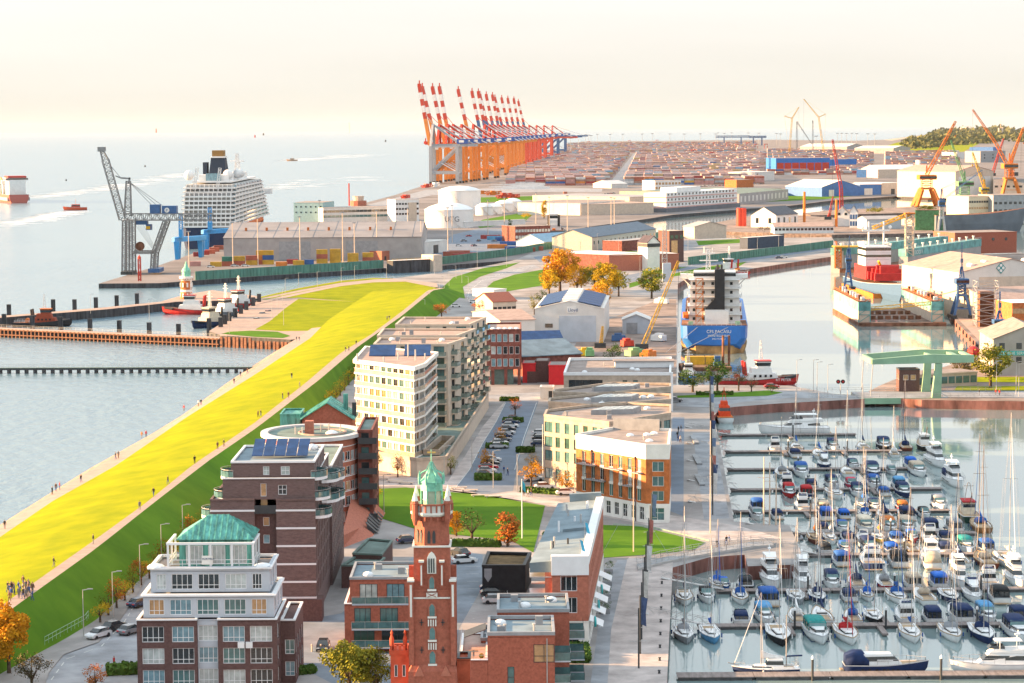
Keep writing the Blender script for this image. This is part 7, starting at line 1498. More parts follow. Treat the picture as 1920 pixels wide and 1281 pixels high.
hall("transit_shed", "huge low grey transit shed with shallow roof and big pale doors", "shed", (420,490),(790,487.5),95,13.2,20.0,M_CORRG,mat("grey_felt_roof", (.26,.25,.26), .9, var=.1, scale=.05),False,[(.36,18,14 if False else 11,M_GREY),(.70,18,11,M_GREY)],ribs=10)
so = bpy.data.objects["transit_shed"]
for i in range(16): MB().bx(10+i*6,11.2+i*6,20+(i%2)*20,22+(i%2)*20,16.0,18.2).build("roof_vent", M_ORANGE, so)
hall("loading_shed", "low white shed with open bays beside the transit shed", "shed", (796,478),(838,472),58,7,7,M_CORRW,M_CORRW,False,[(.5,8,5,M_DARK)])
hall("pump_house", "small brick pump house at the lock head", "house", (716,489),(742,487),9,5,5,M_RED2,M_ROOFP,False,[(.25,1.5,2.4,M_DARK)])
hall("lock_store", "small grey store beside the lock pump house", "shed", (748,486),(768,485),10,5.5,5.5,M_GREYP,M_CORRW,False)
hall("teal_building", "pale teal block with few small windows left of the long white office", "building", (551,417),(606,417),38,15.5,15.5,mat("teal_render", (.30,.46,.48), .7, var=.05),M_ROOFT,False,wins=[(6,12.5,1.2,1.2,G_DARK),(6,8,1.2,1.2,G_DARK)])
o, L = hall("long_office", "long white office with rows of windows behind the transit shed", "office", (606,418),(742,415),24,11.5,11.5,M_CORRW,M_ROOFT,False,wins=[(18,9,3.2,1.8,G_DARK),(18,5,3.2,1.8,G_TEAL)])
hall("stair_tower_office", "white office tower with brown panel and chequered windows", "office", (742,418),(786,417),20,18,18,M_SHIPW,M_ROOFT,False,[(.72,7,16,M_SANDST)],wins=[(8,15,1.8,1.5,G_DARK),(8,11,1.8,1.5,G_DARK),(8,7,1.8,1.5,G_DARK)])
o = thing("radar_tower", "small brick control tower with red mast on the river quay", "tower", tuple(at(672,386,0))); part(o, "base", MB().lathe([(8,0),(8,5)],12), M_RED2); part(o, "cabin", MB().lathe([(5,5),(5.6,9),(5.9,9.5)],12), M_SANDST); part(o, "mast", MB().tube((-9,0,0),(-9,0,22),.7,n=6), M_CRR)
def tank(px, py, w, h, label, dome=2.5, m=None):
 P = at(px, py, 0); r = w*P.y/4400/2; o = thing("storage_tank", label, "tank", (P.x,P.y+r,0), 0, "white storage tanks"); hh = h*P.y/4400
 part(o, "shell", MB().lathe([(r,0),(r,hh)],72), m or M_TANK); part(o, "dome_roof", MB().lathe([(r,hh),(r*.8,hh+dome*.45),(r*.45,hh+dome*.85),(.1,hh+dome)],72), M_TANK); part(o, "rim", MB().lathe([(r+.15,hh-.5),(r+.35,hh-.5),(r+.35,hh+.1),(r+.15,hh+.1)],40), M_TANK)
 s = MB()
 for i in range(14): a = R(-60-i*4); s.box((r*1.02*math.cos(a),r*1.02*math.sin(a),hh*i/14),1.2,1,.25,a)
 part(o, "spiral_stair", s, M_STEEL); return o, r, hh
tank(861,402,80,44,"tall white storage tank behind the lettered tank",4)
o, r, hh = tank(841,428,92,34,"pale blue-white storage tank lettered UTG",5);
t = text("UTG", 5.6, M_HULLGR, (-3,-r-.9,hh*.36)); t.parent = o
for i, (x, y, w, h) in enumerate(((925,402,34,14),(945,397,36,15),(962,394,32,16),(908,404,34,16))): tank(x,y,w,h,"small white tank in the row right of the tall tank, %s from left" % nth([1,2,3,0][i]),3)
hall("pipe_gallery", "long pale pipe gallery crossing the tank yard", "pipe bridge", (872,425),(985,420),2.4,3.0,3.0,M_CORRW,M_CORRW,False,z=6.0)
for i, (x, y) in enumerate(((972,350),(968,354),(978,357),(985,346))): P = at(x, y, 0); tag(MB().loft([[(-34,-.3,2),(-34,.3,2),(-34,.3,2.6),(-34,-.3,2.6)],[(18,-1.6,1),(18,1.6,1),(18,1.6,5),(18,-1.6,5)],[(34,-1.2,1.6),(34,1.2,1.6),(34,1.2,4.2),(34,-1.2,4.2)]]).build("turbine_blade", M_SHIPW, None, tuple(P), .03*i), "long white wind turbine blade lying on the quay, %s of four" % nth(i), "turbine blade", "turbine blades")
for i, (x, y, m) in enumerate(((905,364,M_CRO),(925,366,M_CRO),(945,372,M_CRR),(960,371,M_CRR),(800,352,M_CRR),(815,351,M_SHIPW),(760,372,M_CRR),(1095,372,M_CRO),(1060,370,M_RED2),(1180,372,M_CRR))): P = at(x, y, 0); o = thing("quay_machinery", "heap of red and white machinery on the heavy-lift quay, %s listed" % nth(i), "machinery", tuple(P), .2*i, "quay machinery"); part(o, "frame", MB().truss((-9,0,1),(9,0,2+i%3),3,6,.5), m); part(o, "block", MB().bx(-3,2,-2,2,0,4+i%3), m)
# ------------------------------------------------------------------ containers
CON = MB()
def con_mesh(L=12.2, W=2.44, h=2.6):
 mb = MB().bx(-L/2,L/2,-W/2,W/2,0,h)
 for i in range(12): x = -L/2+.5+i*(L-1)/11; mb.bx(x-.16,x+.16,-W/2-.05,-W/2-.002,.15,h-.15)
 for s in (-1,1):
  for e in (-1,1): mb.bx(s*L/2-.12*s-.1,s*L/2-.12*s+.1,e*(W/2+.03)-.06,e*(W/2+.03)+.06,0,h)
 return mb
CCOL = {"ochre": (.55,.33,.05), "rust red": (.40,.12,.08), "dark red": (.36,.05,.05), "blue": (.04,.12,.33), "grey": (.38,.40,.43), "green": (.05,.20,.16), "orange": (.58,.20,.05), "white": (.62,.62,.62), "brown": (.36,.21,.16), "light blue": (.12,.34,.52), "rose": (.50,.26,.24)}
_cm = {}
def container(x, y, z, col, label, rz=0.0, L=12.2, group="containers"):
 k = (col, L)
 if k not in _cm: _cm[k] = con_mesh(L).mesh("container", rgbmat(CCOL[col], .65, var=.12, scale=.3))
 return tag(put("container", _cm[k], None, (x,y,z), rz), label, "container", group)
def cstack(px, py, cols, where, L=6.1, rz=0.0, z0=0):
 P = at(px, py, 0)
 for i, c in enumerate(cols): container(P.x, P.y, z0+i*2.62, c, "%s container %s%s" % (c, where, "" if len(cols) == 1 else (", %s tier" % ("bottom","middle","top")[i if len(cols) == 3 else (0 if i == 0 else 2)])), rz, L, "containers on the outer quay")
for a in ((405,500,["ochre"],"left of the green one before the shed"),(427,499,["rust red","green"],"third stack from the left before the transit shed"),(449,498,["rust red","ochre"],"fourth stack from the left before the transit shed"),(472,497,["ochre","rust red"],"fifth stack from the left before the transit shed"),
          (491,496,["rust red","orange","ochre"],"stack left of the first shed door, outer row"),(503,496,["ochre","blue","ochre"],"stack just left of the first shed door"),(604,494,["ochre","rust red","ochre"],"tall stack right of the first shed door"),(629,493,["ochre","ochre","ochre"],"all-ochre stack right of the first shed door"),
          (662,492,["ochre","ochre"],"stack left of the second shed door"),(690,491,["rust red","ochre"],"stack right of the second shed door"),(560,497,["ochre"],"single ochre box near the shed door"),(578,496,["blue"],"single blue box near the shed door"),(548,495,["dark red"],"single red box left of the blue one"),(528,500,["orange"],"low orange box near the green flood wall")):
 cstack(*a)
for i, (x, y, c) in enumerate(((372,481,"dark red"),(383,478,"dark red"),(394,476,"rust red"),(402,472,"rust red"),(410,468,"rust red"),(366,499,"rose"),(850,480,"rust red"),(862,478,"rust red"),(868,484,"dark red"),(880,482,"dark red"),(946,452,"blue"),(930,450,"light blue"),(918,448,"dark red"),(965,470,"blue"),(985,472,"rust red"),(1000,470,"rust red"),(932,466,"orange"),(955,460,"blue"))):
 P = at(x, y, 0); container(P.x, P.y, 0, c, "%s container lying alone on the quay, %s of the scattered boxes" % (c, nth(i)), .15 if i < 6 else 0, 12.2 if i > 5 else 6.1, "scattered containers")
# ------------------------------------------------------------------ green flood walls
def flood_wall(pts, label, h, z=0.0, m=None, step=14.0):
 W = [at(x, y, z) for x, y in pts]; o = thing("flood_wall", label, "wall", tuple(W[0])); k = 0
 for a, b in zip(W, W[1:]):
  d = b-a; n = max(1, round(d.length/step)); rz = math.atan2(d.y,d.x); l = d.length/n
  for i in range(n):
   c = a+d*((i+.5)/n)-W[0]; mb = MB().bx(-l/2+.03,l/2-.03,-.12,.12,0,h)
   for j in range(6): x = -l/2+l*(j+.5)/6; mb.bx(x-l/26,x+l/26,-.3,-.121,0,h-.1)
   mb.build("wall_panel", m or M_GREENW, o, tuple(c), rz)
flood_wall([(366,525.5),(480,518),(600,510.5),(719,502.5)], "dark green flood wall along the lock channel below the transit shed", 4.4)
flood_wall([(818,497),(890,488),(962,479),(1010,470),(1080,462),(1180,452),(1245,446)], "green flood wall behind the lock road", 4.2)
flood_wall([(1290,497),(1370,488),(1450,478),(1562,464)], "green flood wall along the basin's north bank", 4.4)
o, L = hall("lock_gate", "dark steel lock gate with pale top walk at the channel end", "lock gate", (737,513),(815,509),6,6.4,6.4,M_SHEETP,M_CORRW,False,z=WZ); part(o, "gate_post", MB().bx(L-3,L+3,-3,8,-2,9), M_SANDST); part(o, "gate_rail", rail(MB(), [(0,.2),(L-3,.2)], 6.8, 1.0, .06, 3, 1), M_CRY)
o, L = hall("lock_gate", "dark blue-grey lock gate on the far side of the basin's north bank", "lock gate", (1402,467),(1470,462),6,6.5,6.5,mat("gate_blue", (.04,.06,.10), .6, var=.1),M_CORRW,False)
# river craft and marks
def riverboat(px, py, L, rz, label, colr, house):
 P = at(px, py, WZ); o = thing("river_boat", label, "boat", (P.x,P.y,WZ), rz); mb, dk, rb, sh = hull(L, L*.3, L*.12, rise=L*.05); part(o, "hull", mb, canv(colr)); part(o, "deck", dk, M_RUST); part(o, "rub_rail", rb, M_SHIPW); z = sh(.4); part(o, "cabin", taper(-.2*L,.2*L,L*.2,L*.16,z-.2,z+L*.13,.2,.5,.9), canv(house)); part(o, "cabin_window", wband(-.2*L,.2*L,L*.2,L*.16,z-.2,z+L*.13,z+L*.05,z+L*.1,.2,.5,.9,.05), G_DARK); part(o, "mast", MB().tube((0,0,z+L*.13),(0,0,z+L*.35),.15,n=5), M_CRO); return o
riverboat(142,394,22,math.pi+.2,"small red and white launch running on the river",(.60,.10,.05),(.55,.06,.04))
riverboat(548,302,26,math.pi,"tiny distant boat throwing spray on the river",(.3,.2,.15),(.5,.4,.3))
def coaster():
 D = at(20,379,WZ).y; P = at(36,381,WZ); ca = R(114); o = thing("coaster", "red and grey coaster with four deck cranes leaving the frame at left", "ship", (P.x+math.cos(ca)*70,P.y+math.sin(ca)*70,WZ), ca); L = 140
 mb, dk, rb, sh = hull(L, 24, 9, transom=.9, rise=3, low=-1, n=12); mb2 = mb; rot = o
 part(o, "hull", mb, canv((.46,.13,.11))); part(o, "hull_stripe", wband(-.48*L,.3*L,23.9,23,0,9,2.5,6,0,0,1,.2), M_GREY); part(o, "deck", dk, M_RUST); part(o, "bulwark", rb, M_SHIPW)
 part(o, "deckhouse", taper(-.45*L,-.32*L,18,18,9,24,0,0,1), M_SHIPW); part(o, "bridge", MB().bx(-.44*L,-.33*L,-12,12,24,27), M_SHIPW); part(o, "bridge_roof", MB().bx(-.45*L,-.32*L,-10,10,27,29), canv((.5,.06,.05))); part(o, "bridge_window", wband(-.44*L,-.33*L,24,24,24,27,25,26.4,0,0,1,.1), G_DARK)
 for i in range(4): x = -.24*L+i*.11*L; c = part(o, "deck_crane", MB().tube((x,9,9),(x,9,24),1.4,n=8).bx(x-2,x+2,7,11,20,24), M_SHIPW); MB().bar((x,9,22),(x+13,9,27),1).build("crane_jib", M_CRY, c)
 for i in range(5): part(o, "hold_cargo", MB().bx(-.22*L+i*.11*L,-.14*L+i*.11*L,-8,8,9.2,13), M_CRY if i % 2 else M_CRG)
coaster()
for i, (x, y, h, c, lab) in enumerate(((293,249,26,"red","red beacon tower standing far out on the river near the horizon"),(655,249,40,"beige","slender pale mast beacon on the horizon left of the gantry cranes"),(478,258,14,"red","small red buoy between the two horizon beacons"),(124,339,7,"black","dark buoy left of the cruise ship"),(272,313,8,"black","dark buoy above the lattice crane jib"),(494,254,12,"black","thin dark stake beside the small red buoy"),(723,266,10,"black","tiny dark stake left of the gantry cranes"))):
 P = at(x, y, WZ); o = thing("sea_mark", lab, "beacon", tuple(P)); k = P.y/4400
 part(o, "tower", MB().lathe([(1.6*k,0),(1.1*k,h*k*.3),(.8*k,h*k*.25)],8) if c != "beige" else MB().tube((0,0,0),(0,0,19*k),.6*k,n=6), canv(CC[c]) if c != "beige" else M_SANDST); part(o, "top_mark", MB().lathe([(.2*k,0),(1.0*k,.6*k),(.2*k,1.4*k)],8,(0,0,(h*.25 if c != "beige" else 12)*k)), canv(CC[c]) if c != "beige" else M_SANDST)
# wakes: low strips of broken white water
M_FOAM = mat("foam", (.80,.82,.83), .6, var=.12, scale=.05)
def wake(pts, label, n=70, sd=1):
 rnd = random.Random(sd); mb = MB()
 for i in range(n):
  t = rnd.random(); k = t*(len(pts)-1); j = min(int(k), len(pts)-2); f = k-j; x = pts[j][0]+(pts[j+1][0]-pts[j][0])*f; y = pts[j][1]+(pts[j+1][1]-pts[j][1])*f; w = pts[j][2]+(pts[j+1][2]-pts[j][2])*f
  P = at(x, y+rnd.uniform(-w,w), WZ); l = rnd.uniform(6,26)*P.y/2500; q = rnd.uniform(.8,2.2)*P.y/1800; z = WZ+.03+rnd.random()*.05; sk = rnd.uniform(-.5,1.5)
  mb.loft([[(P.x-l,P.y-l*sk,z-.02),(P.x,P.y-q,z-.02),(P.x+l,P.y+l*sk,z-.02),(P.x,P.y+q,z-.02)],[(P.x-l*.9,P.y-l*sk,z+.03),(P.x,P.y-q*.7,z+.05),(P.x+l*.9,P.y+l*sk,z+.03),(P.x,P.y+q*.7,z+.05)]])
 o = mb.build("wake_foam", M_FOAM); tag(o, label, "foam", None, "stuff")
tug(1038,440,46,N_,M_HULLGR,M_SHIPW,"white ferry moored stern-on below the gold poplar",False,name="ferry")
wake([(55,372,1.5),(200,352,4),(340,330,5)], "pale foam of the coaster's wake", 130, 1); wake([(0,423,6),(80,408,4),(135,397,1.5)], "pale foam of the red launch's wake", 110, 2); wake([(545,302,.6),(600,296,2),(700,290,3)], "distant foam streaks on the river", 60, 3)
wake([(700,335,6),(560,345,8),(520,352,4)], "thin foam streaks left of the terminal", 40, 4)
# ================================================================== container terminal and far harbour
STRIPE = [M_CRR, M_SHIPW]
def sts(px, py, m, m2, label, up=True, k=1.0, boom=None, lean=0, ext=26):
 """ship-to-shore gantry crane; +x is landward"""
 P = at(px, py, 0); o = thing("gantry_crane", label, "crane", tuple(P), -.12, "container gantry cranes"); boom = boom or m2
 hh = 50*k; g = 36*k; w = 32*k
 for x in (0, g):
  for y in (0, w): part(o, "leg", MB().bar((x,y,0),(x,y,hh),4.2*k), m); part(o, "bogie", MB().bx(x-1.6,x+1.6,y-5,y+5,.2,3), M_DARK)
  part(o, "sill_beam", MB().bar((x,0,14*k),(x,w,14*k),2*k), m)
 for y in (0, w):
  part(o, "portal_beam", MB().bar((0,y,15*k),(g,y,15*k),3.6*k,4*k), m); part(o, "brace", MB().bar((0,y,16*k),(g,y,hh),2.6*k), m); part(o, "brace", MB().bar((g,y,16*k),(g*.3,y,hh*.6),1.1*k), M_SHIPW)
  part(o, "top_beam", MB().bar((-2,y,hh),(g+2,y,hh),2*k), m)
 part(o, "girder", MB().bx(-3*k,g+ext*k,w/2-3.4*k,w/2-1.6*k,hh,hh+3.6*k).bx(-3*k,g+ext*k,w/2+1.6*k,w/2+3.4*k,hh,hh+3.6*k), m)
 for y in (-3,3): part(o, "rear_stay", MB().bar((1.5*k,w/2+y*k,hh+30*k),(g+ext*.8*k,w/2+y*k,hh+3.5*k),1.0*k), M_SHIPW if m is not M_OGR else m)
 part(o, "machinery_house", MB().bx(g-2,g+13*k,w/2-4.4*k,w/2+4.4*k,hh+3.8*k,hh+10*k), mat("house_blue", (.03,.10,.36), .5, var=.05)); part(o, "house_sign", MB().bx(g+1,g+8*k,w/2-4.5*k,w/2-4.41*k,hh+5.4*k,hh+8.6*k), M_SHIPW)
 ap = Vector((1.5*k,w/2,hh+30*k))
 for y in (0, w): part(o, "mast_leg", MB().bar((0,y,hh),ap+Vector((0,-3*k if y == 0 else 3*k,0)),3.0*k), m2)
 for y in (-3,3): part(o, "back_stay", MB().bar(ap+Vector((0,y*k,0)),(g+3*k,w/2+y*k,hh+3*k),2.4*k), m2 if y < 0 else M_SHIPW)
 tip = Vector((-(17+lean)*k,w/2,hh+(82-lean*.5)*k)) if up else Vector((-52*k,w/2,hh+3*k)); root = Vector((-3*k,w/2,hh+1.8*k)); n = 9
 for y in (-3.2,3.2):
  for i in range(n):
   a, b = root.lerp(tip,i/n), root.lerp(tip,(i+1)/n); mm = boom if i < 4 else STRIPE[i % 2]
   part(o, "boom_section", MB().bar(a+Vector((0,y*k,0)),b+Vector((0,y*k,0)),4.0*k,4.0*k), mm)
 part(o, "boom_tie", MB().bar(root.lerp(tip,.62)+Vector((0,-2.5*k,0)),root.lerp(tip,.62)+Vector((0,2.5*k,0)),2.2*k), M_CRR); part(o, "boom_tip", MB().box(tuple(tip+Vector((0,0,1))),4*k,9*k,4*k).box(tuple(tip+Vector((0,0,5*k))),1.5*k,2*k,5*k), M_CRR)
 part(o, "fore_stay", MB().tube(ap,root.lerp(tip,.55),.45*k,n=4), m2); part(o, "cabin", MB().bx(4,8*k,w/2-2,w/2+2,hh-4*k,hh-.5), M_SHIPW)
 for i in range(4): part(o, "stair_flight", MB().bar((g+1.5*k,(i%2)*4*k,3+i*11*k),(g+1.5*k,((i+1)%2)*4*k+1,14*k+i*11*k),.8*k), M_SHIPW)
M_OGR = mat("sts_grey", (.36,.37,.40), .55, var=.08); M_STO = mat("sts_orange", (.68,.23,.05), .55, var=.08); M_STP = mat("sts_vermilion", (.62,.09,.05), .55, var=.08)
bases = [(808,345),(820,343.5),(836,341),(846,339.5),(862,337.5),(884,334.5),(906,328.5),(915,326),(923,323.5),(932,321),(941,318.3),(950,315.8),(960,313),(969,310.5),(978,308),(990,304.5),(1004,300.5),(1018,296.5),(1034,291.8)]
for i, (x, y) in enumerate(bases):
 m = M_OGR if i == 0 else (M_STO if i < 11 else M_STP if i < 17 else M_CRB); up_ = i not in (4,16,17,18)
 sts(x, y, m, M_CRR if i else M_OGR, "gantry crane with %s frame, %s in the quay row counted from nearest" % ("grey" if i == 0 else "orange" if i < 11 else "vermilion" if i < 17 else "dark blue", nth(i)), up_, boom=M_STO if i < 6 else M_CRB, lean=(i*5)%7, ext=26 if i < 16 else 60)
# container yards: nearest boxes singly, the mass behind as stuff
YC = ["rust red","brown","dark red","brown","rust red","grey","rose","brown","rose","blue","rust red","dark red","rose","brown","light blue","rose","grey","white","orange","ochre"]
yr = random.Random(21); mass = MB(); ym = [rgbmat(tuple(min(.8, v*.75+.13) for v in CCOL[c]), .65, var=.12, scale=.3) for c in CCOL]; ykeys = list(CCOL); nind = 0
def yard(pxa, pxb, pya, pyb, where, gap, deep, tiers, quota, pxa2=None, pxb2=None):
 global nind
 Ya, Yb = at(1200,pya,0).y, at(1200,pyb,0).y; Y = Ya; row = 0; used = 0
 while Y < Yb:
  q = min(1, (1/Ya-1/Y)/(1/Ya-1/Yb)); x = (pxa+((pxa2 or pxa)-pxa)*q-960)/4400*Y; x1 = (pxb+((pxb2 or pxb)-pxb)*q-960)/4400*Y; xs0 = x; t0 = tiers if yr.random() < .8 else tiers-1
  while x < x1-12:
   if yr.random() < .94:
    tt = max(1, t0-(yr.random() < .2))
    for d in range(deep):
     for k in range(tt):
      c = yr.choice(YC)
      if d == 0 and used < quota and nind < 300:
       container(x+6.1, Y, k*2.62, c, "%s container, row %s, %s tier, %s of the %s" % (c, nth(row), ("bottom","second","third","top")[k], ("left end","left part","middle","right part","right end")[min(4,int(5*(x-xs0)/max(1,x1-xs0)))], where), 0, 12.2, "containers stacked in the terminal yards"); used += 1; nind += 1
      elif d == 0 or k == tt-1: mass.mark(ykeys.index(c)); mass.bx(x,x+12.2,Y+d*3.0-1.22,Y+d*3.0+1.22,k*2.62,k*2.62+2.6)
   x += 13.0
  Y += gap*(1+(Y-Ya)/3500); row += 1
yard(950,1140,347,288,"left yard",34,8,4,120,975,1186); yard(1172,1440,347,292,"right yard",42,9,4,120,1196)
yard(1440,1640,330,285,"shed yard",60,6,3,30); yard(1660,1800,322,290,"yard by the wood",70,5,3,30)
yard(1060,1420,286,270,"farthest yards under the light masts",90,8,3,0)
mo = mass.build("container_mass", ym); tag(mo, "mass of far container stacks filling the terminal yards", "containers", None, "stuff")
sheet("yard_road", [(1136,352),(1176,352),(1190,310),(1197,288),(1188,288),(1170,310)], .02, M_ASPH2)
# light masts, straddle carriers, yard buildings
lm = MB().tube((0,0,0),(0,0,44),.9,.5,n=6).mesh("mast", M_GREY); lh = MB().bx(-6,6,-1.5,1.5,44,46).mesh("lamp_head", M_GREY)
for i, (x, y) in enumerate(((1098,273),(1103,276),(1108,278),(1120,272),(1144,273),(1168,272),(1204,272),(1223,270),(1256,272),(1283,273),(1313,272),(1342,273),(1346,268),(1358,270),(1372,268),(1403,269),(1423,270),(1456,272),(1463,274),(1570,272),(1578,272),(1587,273),(1597,272),(1606,274),(1627,275),(1640,276),(1530,285),(1085,283),(1070,290))):
 o = thing("light_mast", "tall floodlight mast in the far terminal, %s from the left group" % nth(i), "light mast", tuple(at(x,y,0)), 0, "terminal light masts"); put("mast", lm, o); put("lamp_head", lh, o)
def carrier(px, py, i):
 o = thing("straddle_carrier", "red straddle carrier among the far stacks, %s from the left" % nth(i), "carrier", tuple(at(px,py,0)), 0, "straddle carriers")
 for x in (-5,5): part(o, "leg_frame", MB().bar((x,-2.5,0),(x,-2.5,14),1).bar((x,2.5,0),(x,2.5,14),1).bar((x,-2.5,1),(x,2.5,1),1.2), M_CRR)
 part(o, "top_frame", MB().bx(-6,6,-3,3,14,16), M_CRR); part(o, "cab", MB().bx(3,6,-3,0,10.5,14), M_SHIPW)
for i, (x, y) in enumerate(((1020,300),(1036,294),(1046,302),(1104,272),(1180,270),(1232,269),(1278,272),(1340,275),(1365,276),(1382,280),(1402,276),(1418,279),(1436,279),(1335,298),(1300,292))): carrier(x, y, i)
for i, (x0, x1, y) in enumerate(((1342,1412,272),(1405,1440,273))):
 A, B = at(x0,y,0), at(x1,y,0); o = thing("yard_gantry", ("wide blue yard gantry under the horizon","smaller blue yard gantry beside the wide one")[i], "gantry crane", tuple(A)); L = B.x-A.x
 for x in (.25*L,.75*L): part(o, "leg", MB().bar((x,0,0),(x,0,32),3).bar((x,20,0),(x,20,32),3), M_CRB)
 part(o, "girder", MB().truss((0,10,33),(L,10,33),7,12,1.2), M_CRB)
# single buildings between yards and basins
W = M_CORRW; RT = M_ROOFT
for a in (("white_warehouse","long white quay warehouse with row of small windows left of the hotel ship","warehouse",(1088,404),(1172,397),60,10,10,W,RT,False,(),None,[(14,4,1.6,2.4,G_DARK)]),
          ("pink_warehouse","pale pink low warehouse behind the long white quay warehouse","warehouse",(1032,400),(1090,404),70,9,9,M_SANDST,M_ROOFP,False,()),
          ("low_warehouse","wide flat-roofed pale warehouse behind the hotel ship","warehouse",(1180,386),(1262,382),120,8,8,M_SANDST,M_CORRG,False,()),
          ("grid_office","small office with regular grid of windows in front of the yards","office",(1228,361),(1277,360),30,13,13,M_SHIPW,RT,False,(),None,[(8,10,3,2.6,G_WARM),(8,5,3,2.6,G_WARM)]),
          ("white_tent","white gabled tent hall at the end of the yard road","tent hall",(1112,352),(1146,353),25,5,9,W,W,True,()),
          ("blue_warehouse","wide blue warehouse with row of red arched bays","warehouse",(1455,326),(1556,325),60,24,24,mat("deep_blue", (.03,.17,.50), .6, var=.06),RT,False,[(.08+i*.14,11,17,M_CRR) for i in range(7)]),
          ("blue_warehouse","smaller blue shed right of the red-bayed warehouse","warehouse",(1556,318),(1606,317),50,17,17,MATS["deep_blue"],RT,False,[(.5,22,8,M_SANDST)]),
          ("pale_sheds","long pale shed with curved roof near the far shore","shed",(1602,288),(1675,288),120,14,20,M_CORRG,W,False,()),
          ("pale_sheds","pale shed left of the curved-roof shed near the shore","shed",(1500,284),(1588,284),120,14,22,M_CORRG,W,False,()),
          ("cream_hall","cream gabled hall with white roof before the yards","hall",(1646,334),(1726,333),60,12,18,M_SANDST,W,False,[(.6,8,7,M_DARK)]),
          ("blue_white_shed","white gabled shed with blue lower wall at the far basin","shed",(1541,369),(1612,367),60,10,17,M_CORRB,W,True,[(.25,7,7,W)]),
          ("blue_white_shed","second white shed with blue doors right of the gabled shed","shed",(1612,366),(1652,365),60,11,11,M_CORRB,W,False,[(.4,11,7,W)]),
          ("cream_shed","cream shed with white flat roof beside the blue-walled sheds","shed",(1653,365),(1695,364),50,12,12,M_SANDST,W,False,[(.5,5,6,M_DARK)]),
          ("blue_store","small blue store with red awning near the yards","store",(1606,333),(1635,333),25,11,11,M_CORRB,W,False,()),
          ("ship_hall","very large beige shipbuilding hall at the right","hall",(1791,372),(1862,370),90,27,33,M_SANDST,M_ROOFP,True,[(.5,44,22,M_CORRW)]),
          ("grey_hall","grey hall joined to the beige shipbuilding hall","hall",(1862,372),(1930,372),60,19,19,M_GREY,RT,False,(),None,[(6,12,3,2,G_DARK)]),
          ("yard_office","cream yard office with many windows in full sun","office",(1816,412),(1862,411),35,18,18,canv((.62,.52,.38)),M_ROOFP,False,(),None,[(10,14,1.8,1.6,G_DARK),(10,9,1.8,1.6,G_WARM),(10,4,1.8,1.6,G_WARM)]),
          ("grey_office","grey office right of the sunlit yard office","office",(1862,412),(1990,410),30,19,19,M_GREY,RT,False,(),None,[(14,13,2.4,2,G_DARK),(14,7,2.4,2,G_DARK)]),
          ("white_silo_hall","white hall with vertical panels left of the beige shipbuilding hall","hall",(1794,298),(1836,297),40,14,14,W,RT,False,()),
          ("concrete_block","grey concrete block with few windows behind the cranes","building",(1838,305),(1885,304),40,22,22,M_GREY,RT,False,(),None,[(3,15,4,3,G_DARK),(3,9,4,3,G_DARK)]),
          ("long_blue_roof","low blue roofed shed before the wooded point","shed",(1818,283),(1862,283),40,10,10,M_CORRB,M_CORRB,False,()),
          ("quay_shed","long dark quay shed with many pale doors right of the hotel ship","shed",(1386,384),(1478,374),40,10,10,M_CORRG,M_ROOFG,False,(),None,[(13,5,5,5.5,W)]),
          ("flat_roof_depot","wide depot with mossy flat roof behind the quay shed","depot",(1290,374),(1465,366),90,7,7,M_BEIGE,M_ROOFG,False,()),
          ("brick_substation","orange brick cube beside the depot roof","building",(1381,352),(1413,351),20,9,9,M_ORANGE,RT,False,()),
          ("white_shed","white customs shed at the left edge of the far yards","shed",(1415,340),(1452,338),40,12,12,W,W,False,())):
 hall(*a[:12], group=None, wins=a[13] if len(a) > 13 else ())
def hotel_ship():
 A, B = at(1250,404,WZ), at(1388,393,WZ); d = B-A; L = d.length; o = thing("accommodation_barge", "white three-storey accommodation barge with pink bands at the far quay", "barge", tuple(A), math.atan2(d.y,d.x)); part(o, "hull", MB().bx(0,L,0,26,-1,6), M_HULLGR)
 for k in range(3):
  s = part(o, "storey", MB().bx(3,L-3,2,24,6+k*4.5,10.4+k*4.5), M_SHIPW); MB().bx(2.8,L-2.8,1.8,24.2,6+k*4.5,7.0+k*4.5).build("pink_band", canv((.62,.36,.33)), s)
  for i in range(20): MB().bx(6+i*(L-12)/20,8.6+i*(L-12)/20,1.85,1.97,8+k*4.5,9.8+k*4.5).build("window", G_DARK, s)
 part(o, "penthouse", MB().bx(L*.18,L*.5,4,20,19.6,23.5), M_SHIPW)
hotel_ship()
def lattice_tower_crane(x0, y0, x1, y1, xt, yt, m, label, D=None, w=3.0, tail=None):
 """crawler or tower crane drawn from its foot, mast head and jib tip"""
 D = D or at(x0,y0,0).y; f, h, t = (atD(x, y, D) for x, y in ((x0,y0),(x1,y1),(xt,yt))); o = thing("lattice_boom_crane", label, "crane", (f.x,f.y,0), 0, "lattice boom cranes"); q = lambda v: v-Vector((f.x,f.y,0))
 part(o, "undercarriage", MB().bx(-w*1.4,w*1.4,-w,w,0,w*1.2), M_DARK); part(o, "mast", MB().truss(q(f),q(h),w,14,w*.09,w*.8), m); part(o, "jib", MB().truss(q(h),q(t),w*.8,12,w*.08,w*.4), m)
 bk = Vector((2*h.x-t.x-f.x,2*h.y-t.y-f.y,h.z+(t.z-h.z)*.2))
 if tail: b = atD(tail[0],tail[1],D); part(o, "tail_strut", MB().truss(q(h),q(b),w*.5,5,w*.07), m); part(o, "stay", MB().tube(q(b),q(t),w*.05,n=4).tube(q(b),q(f),w*.05,n=4), m)
 part(o, "hoist_line", MB().tube(q(t),q(Vector((t.x,t.y,max(4,t.z*.25)))),w*.035,n=3), M_DARK); return o
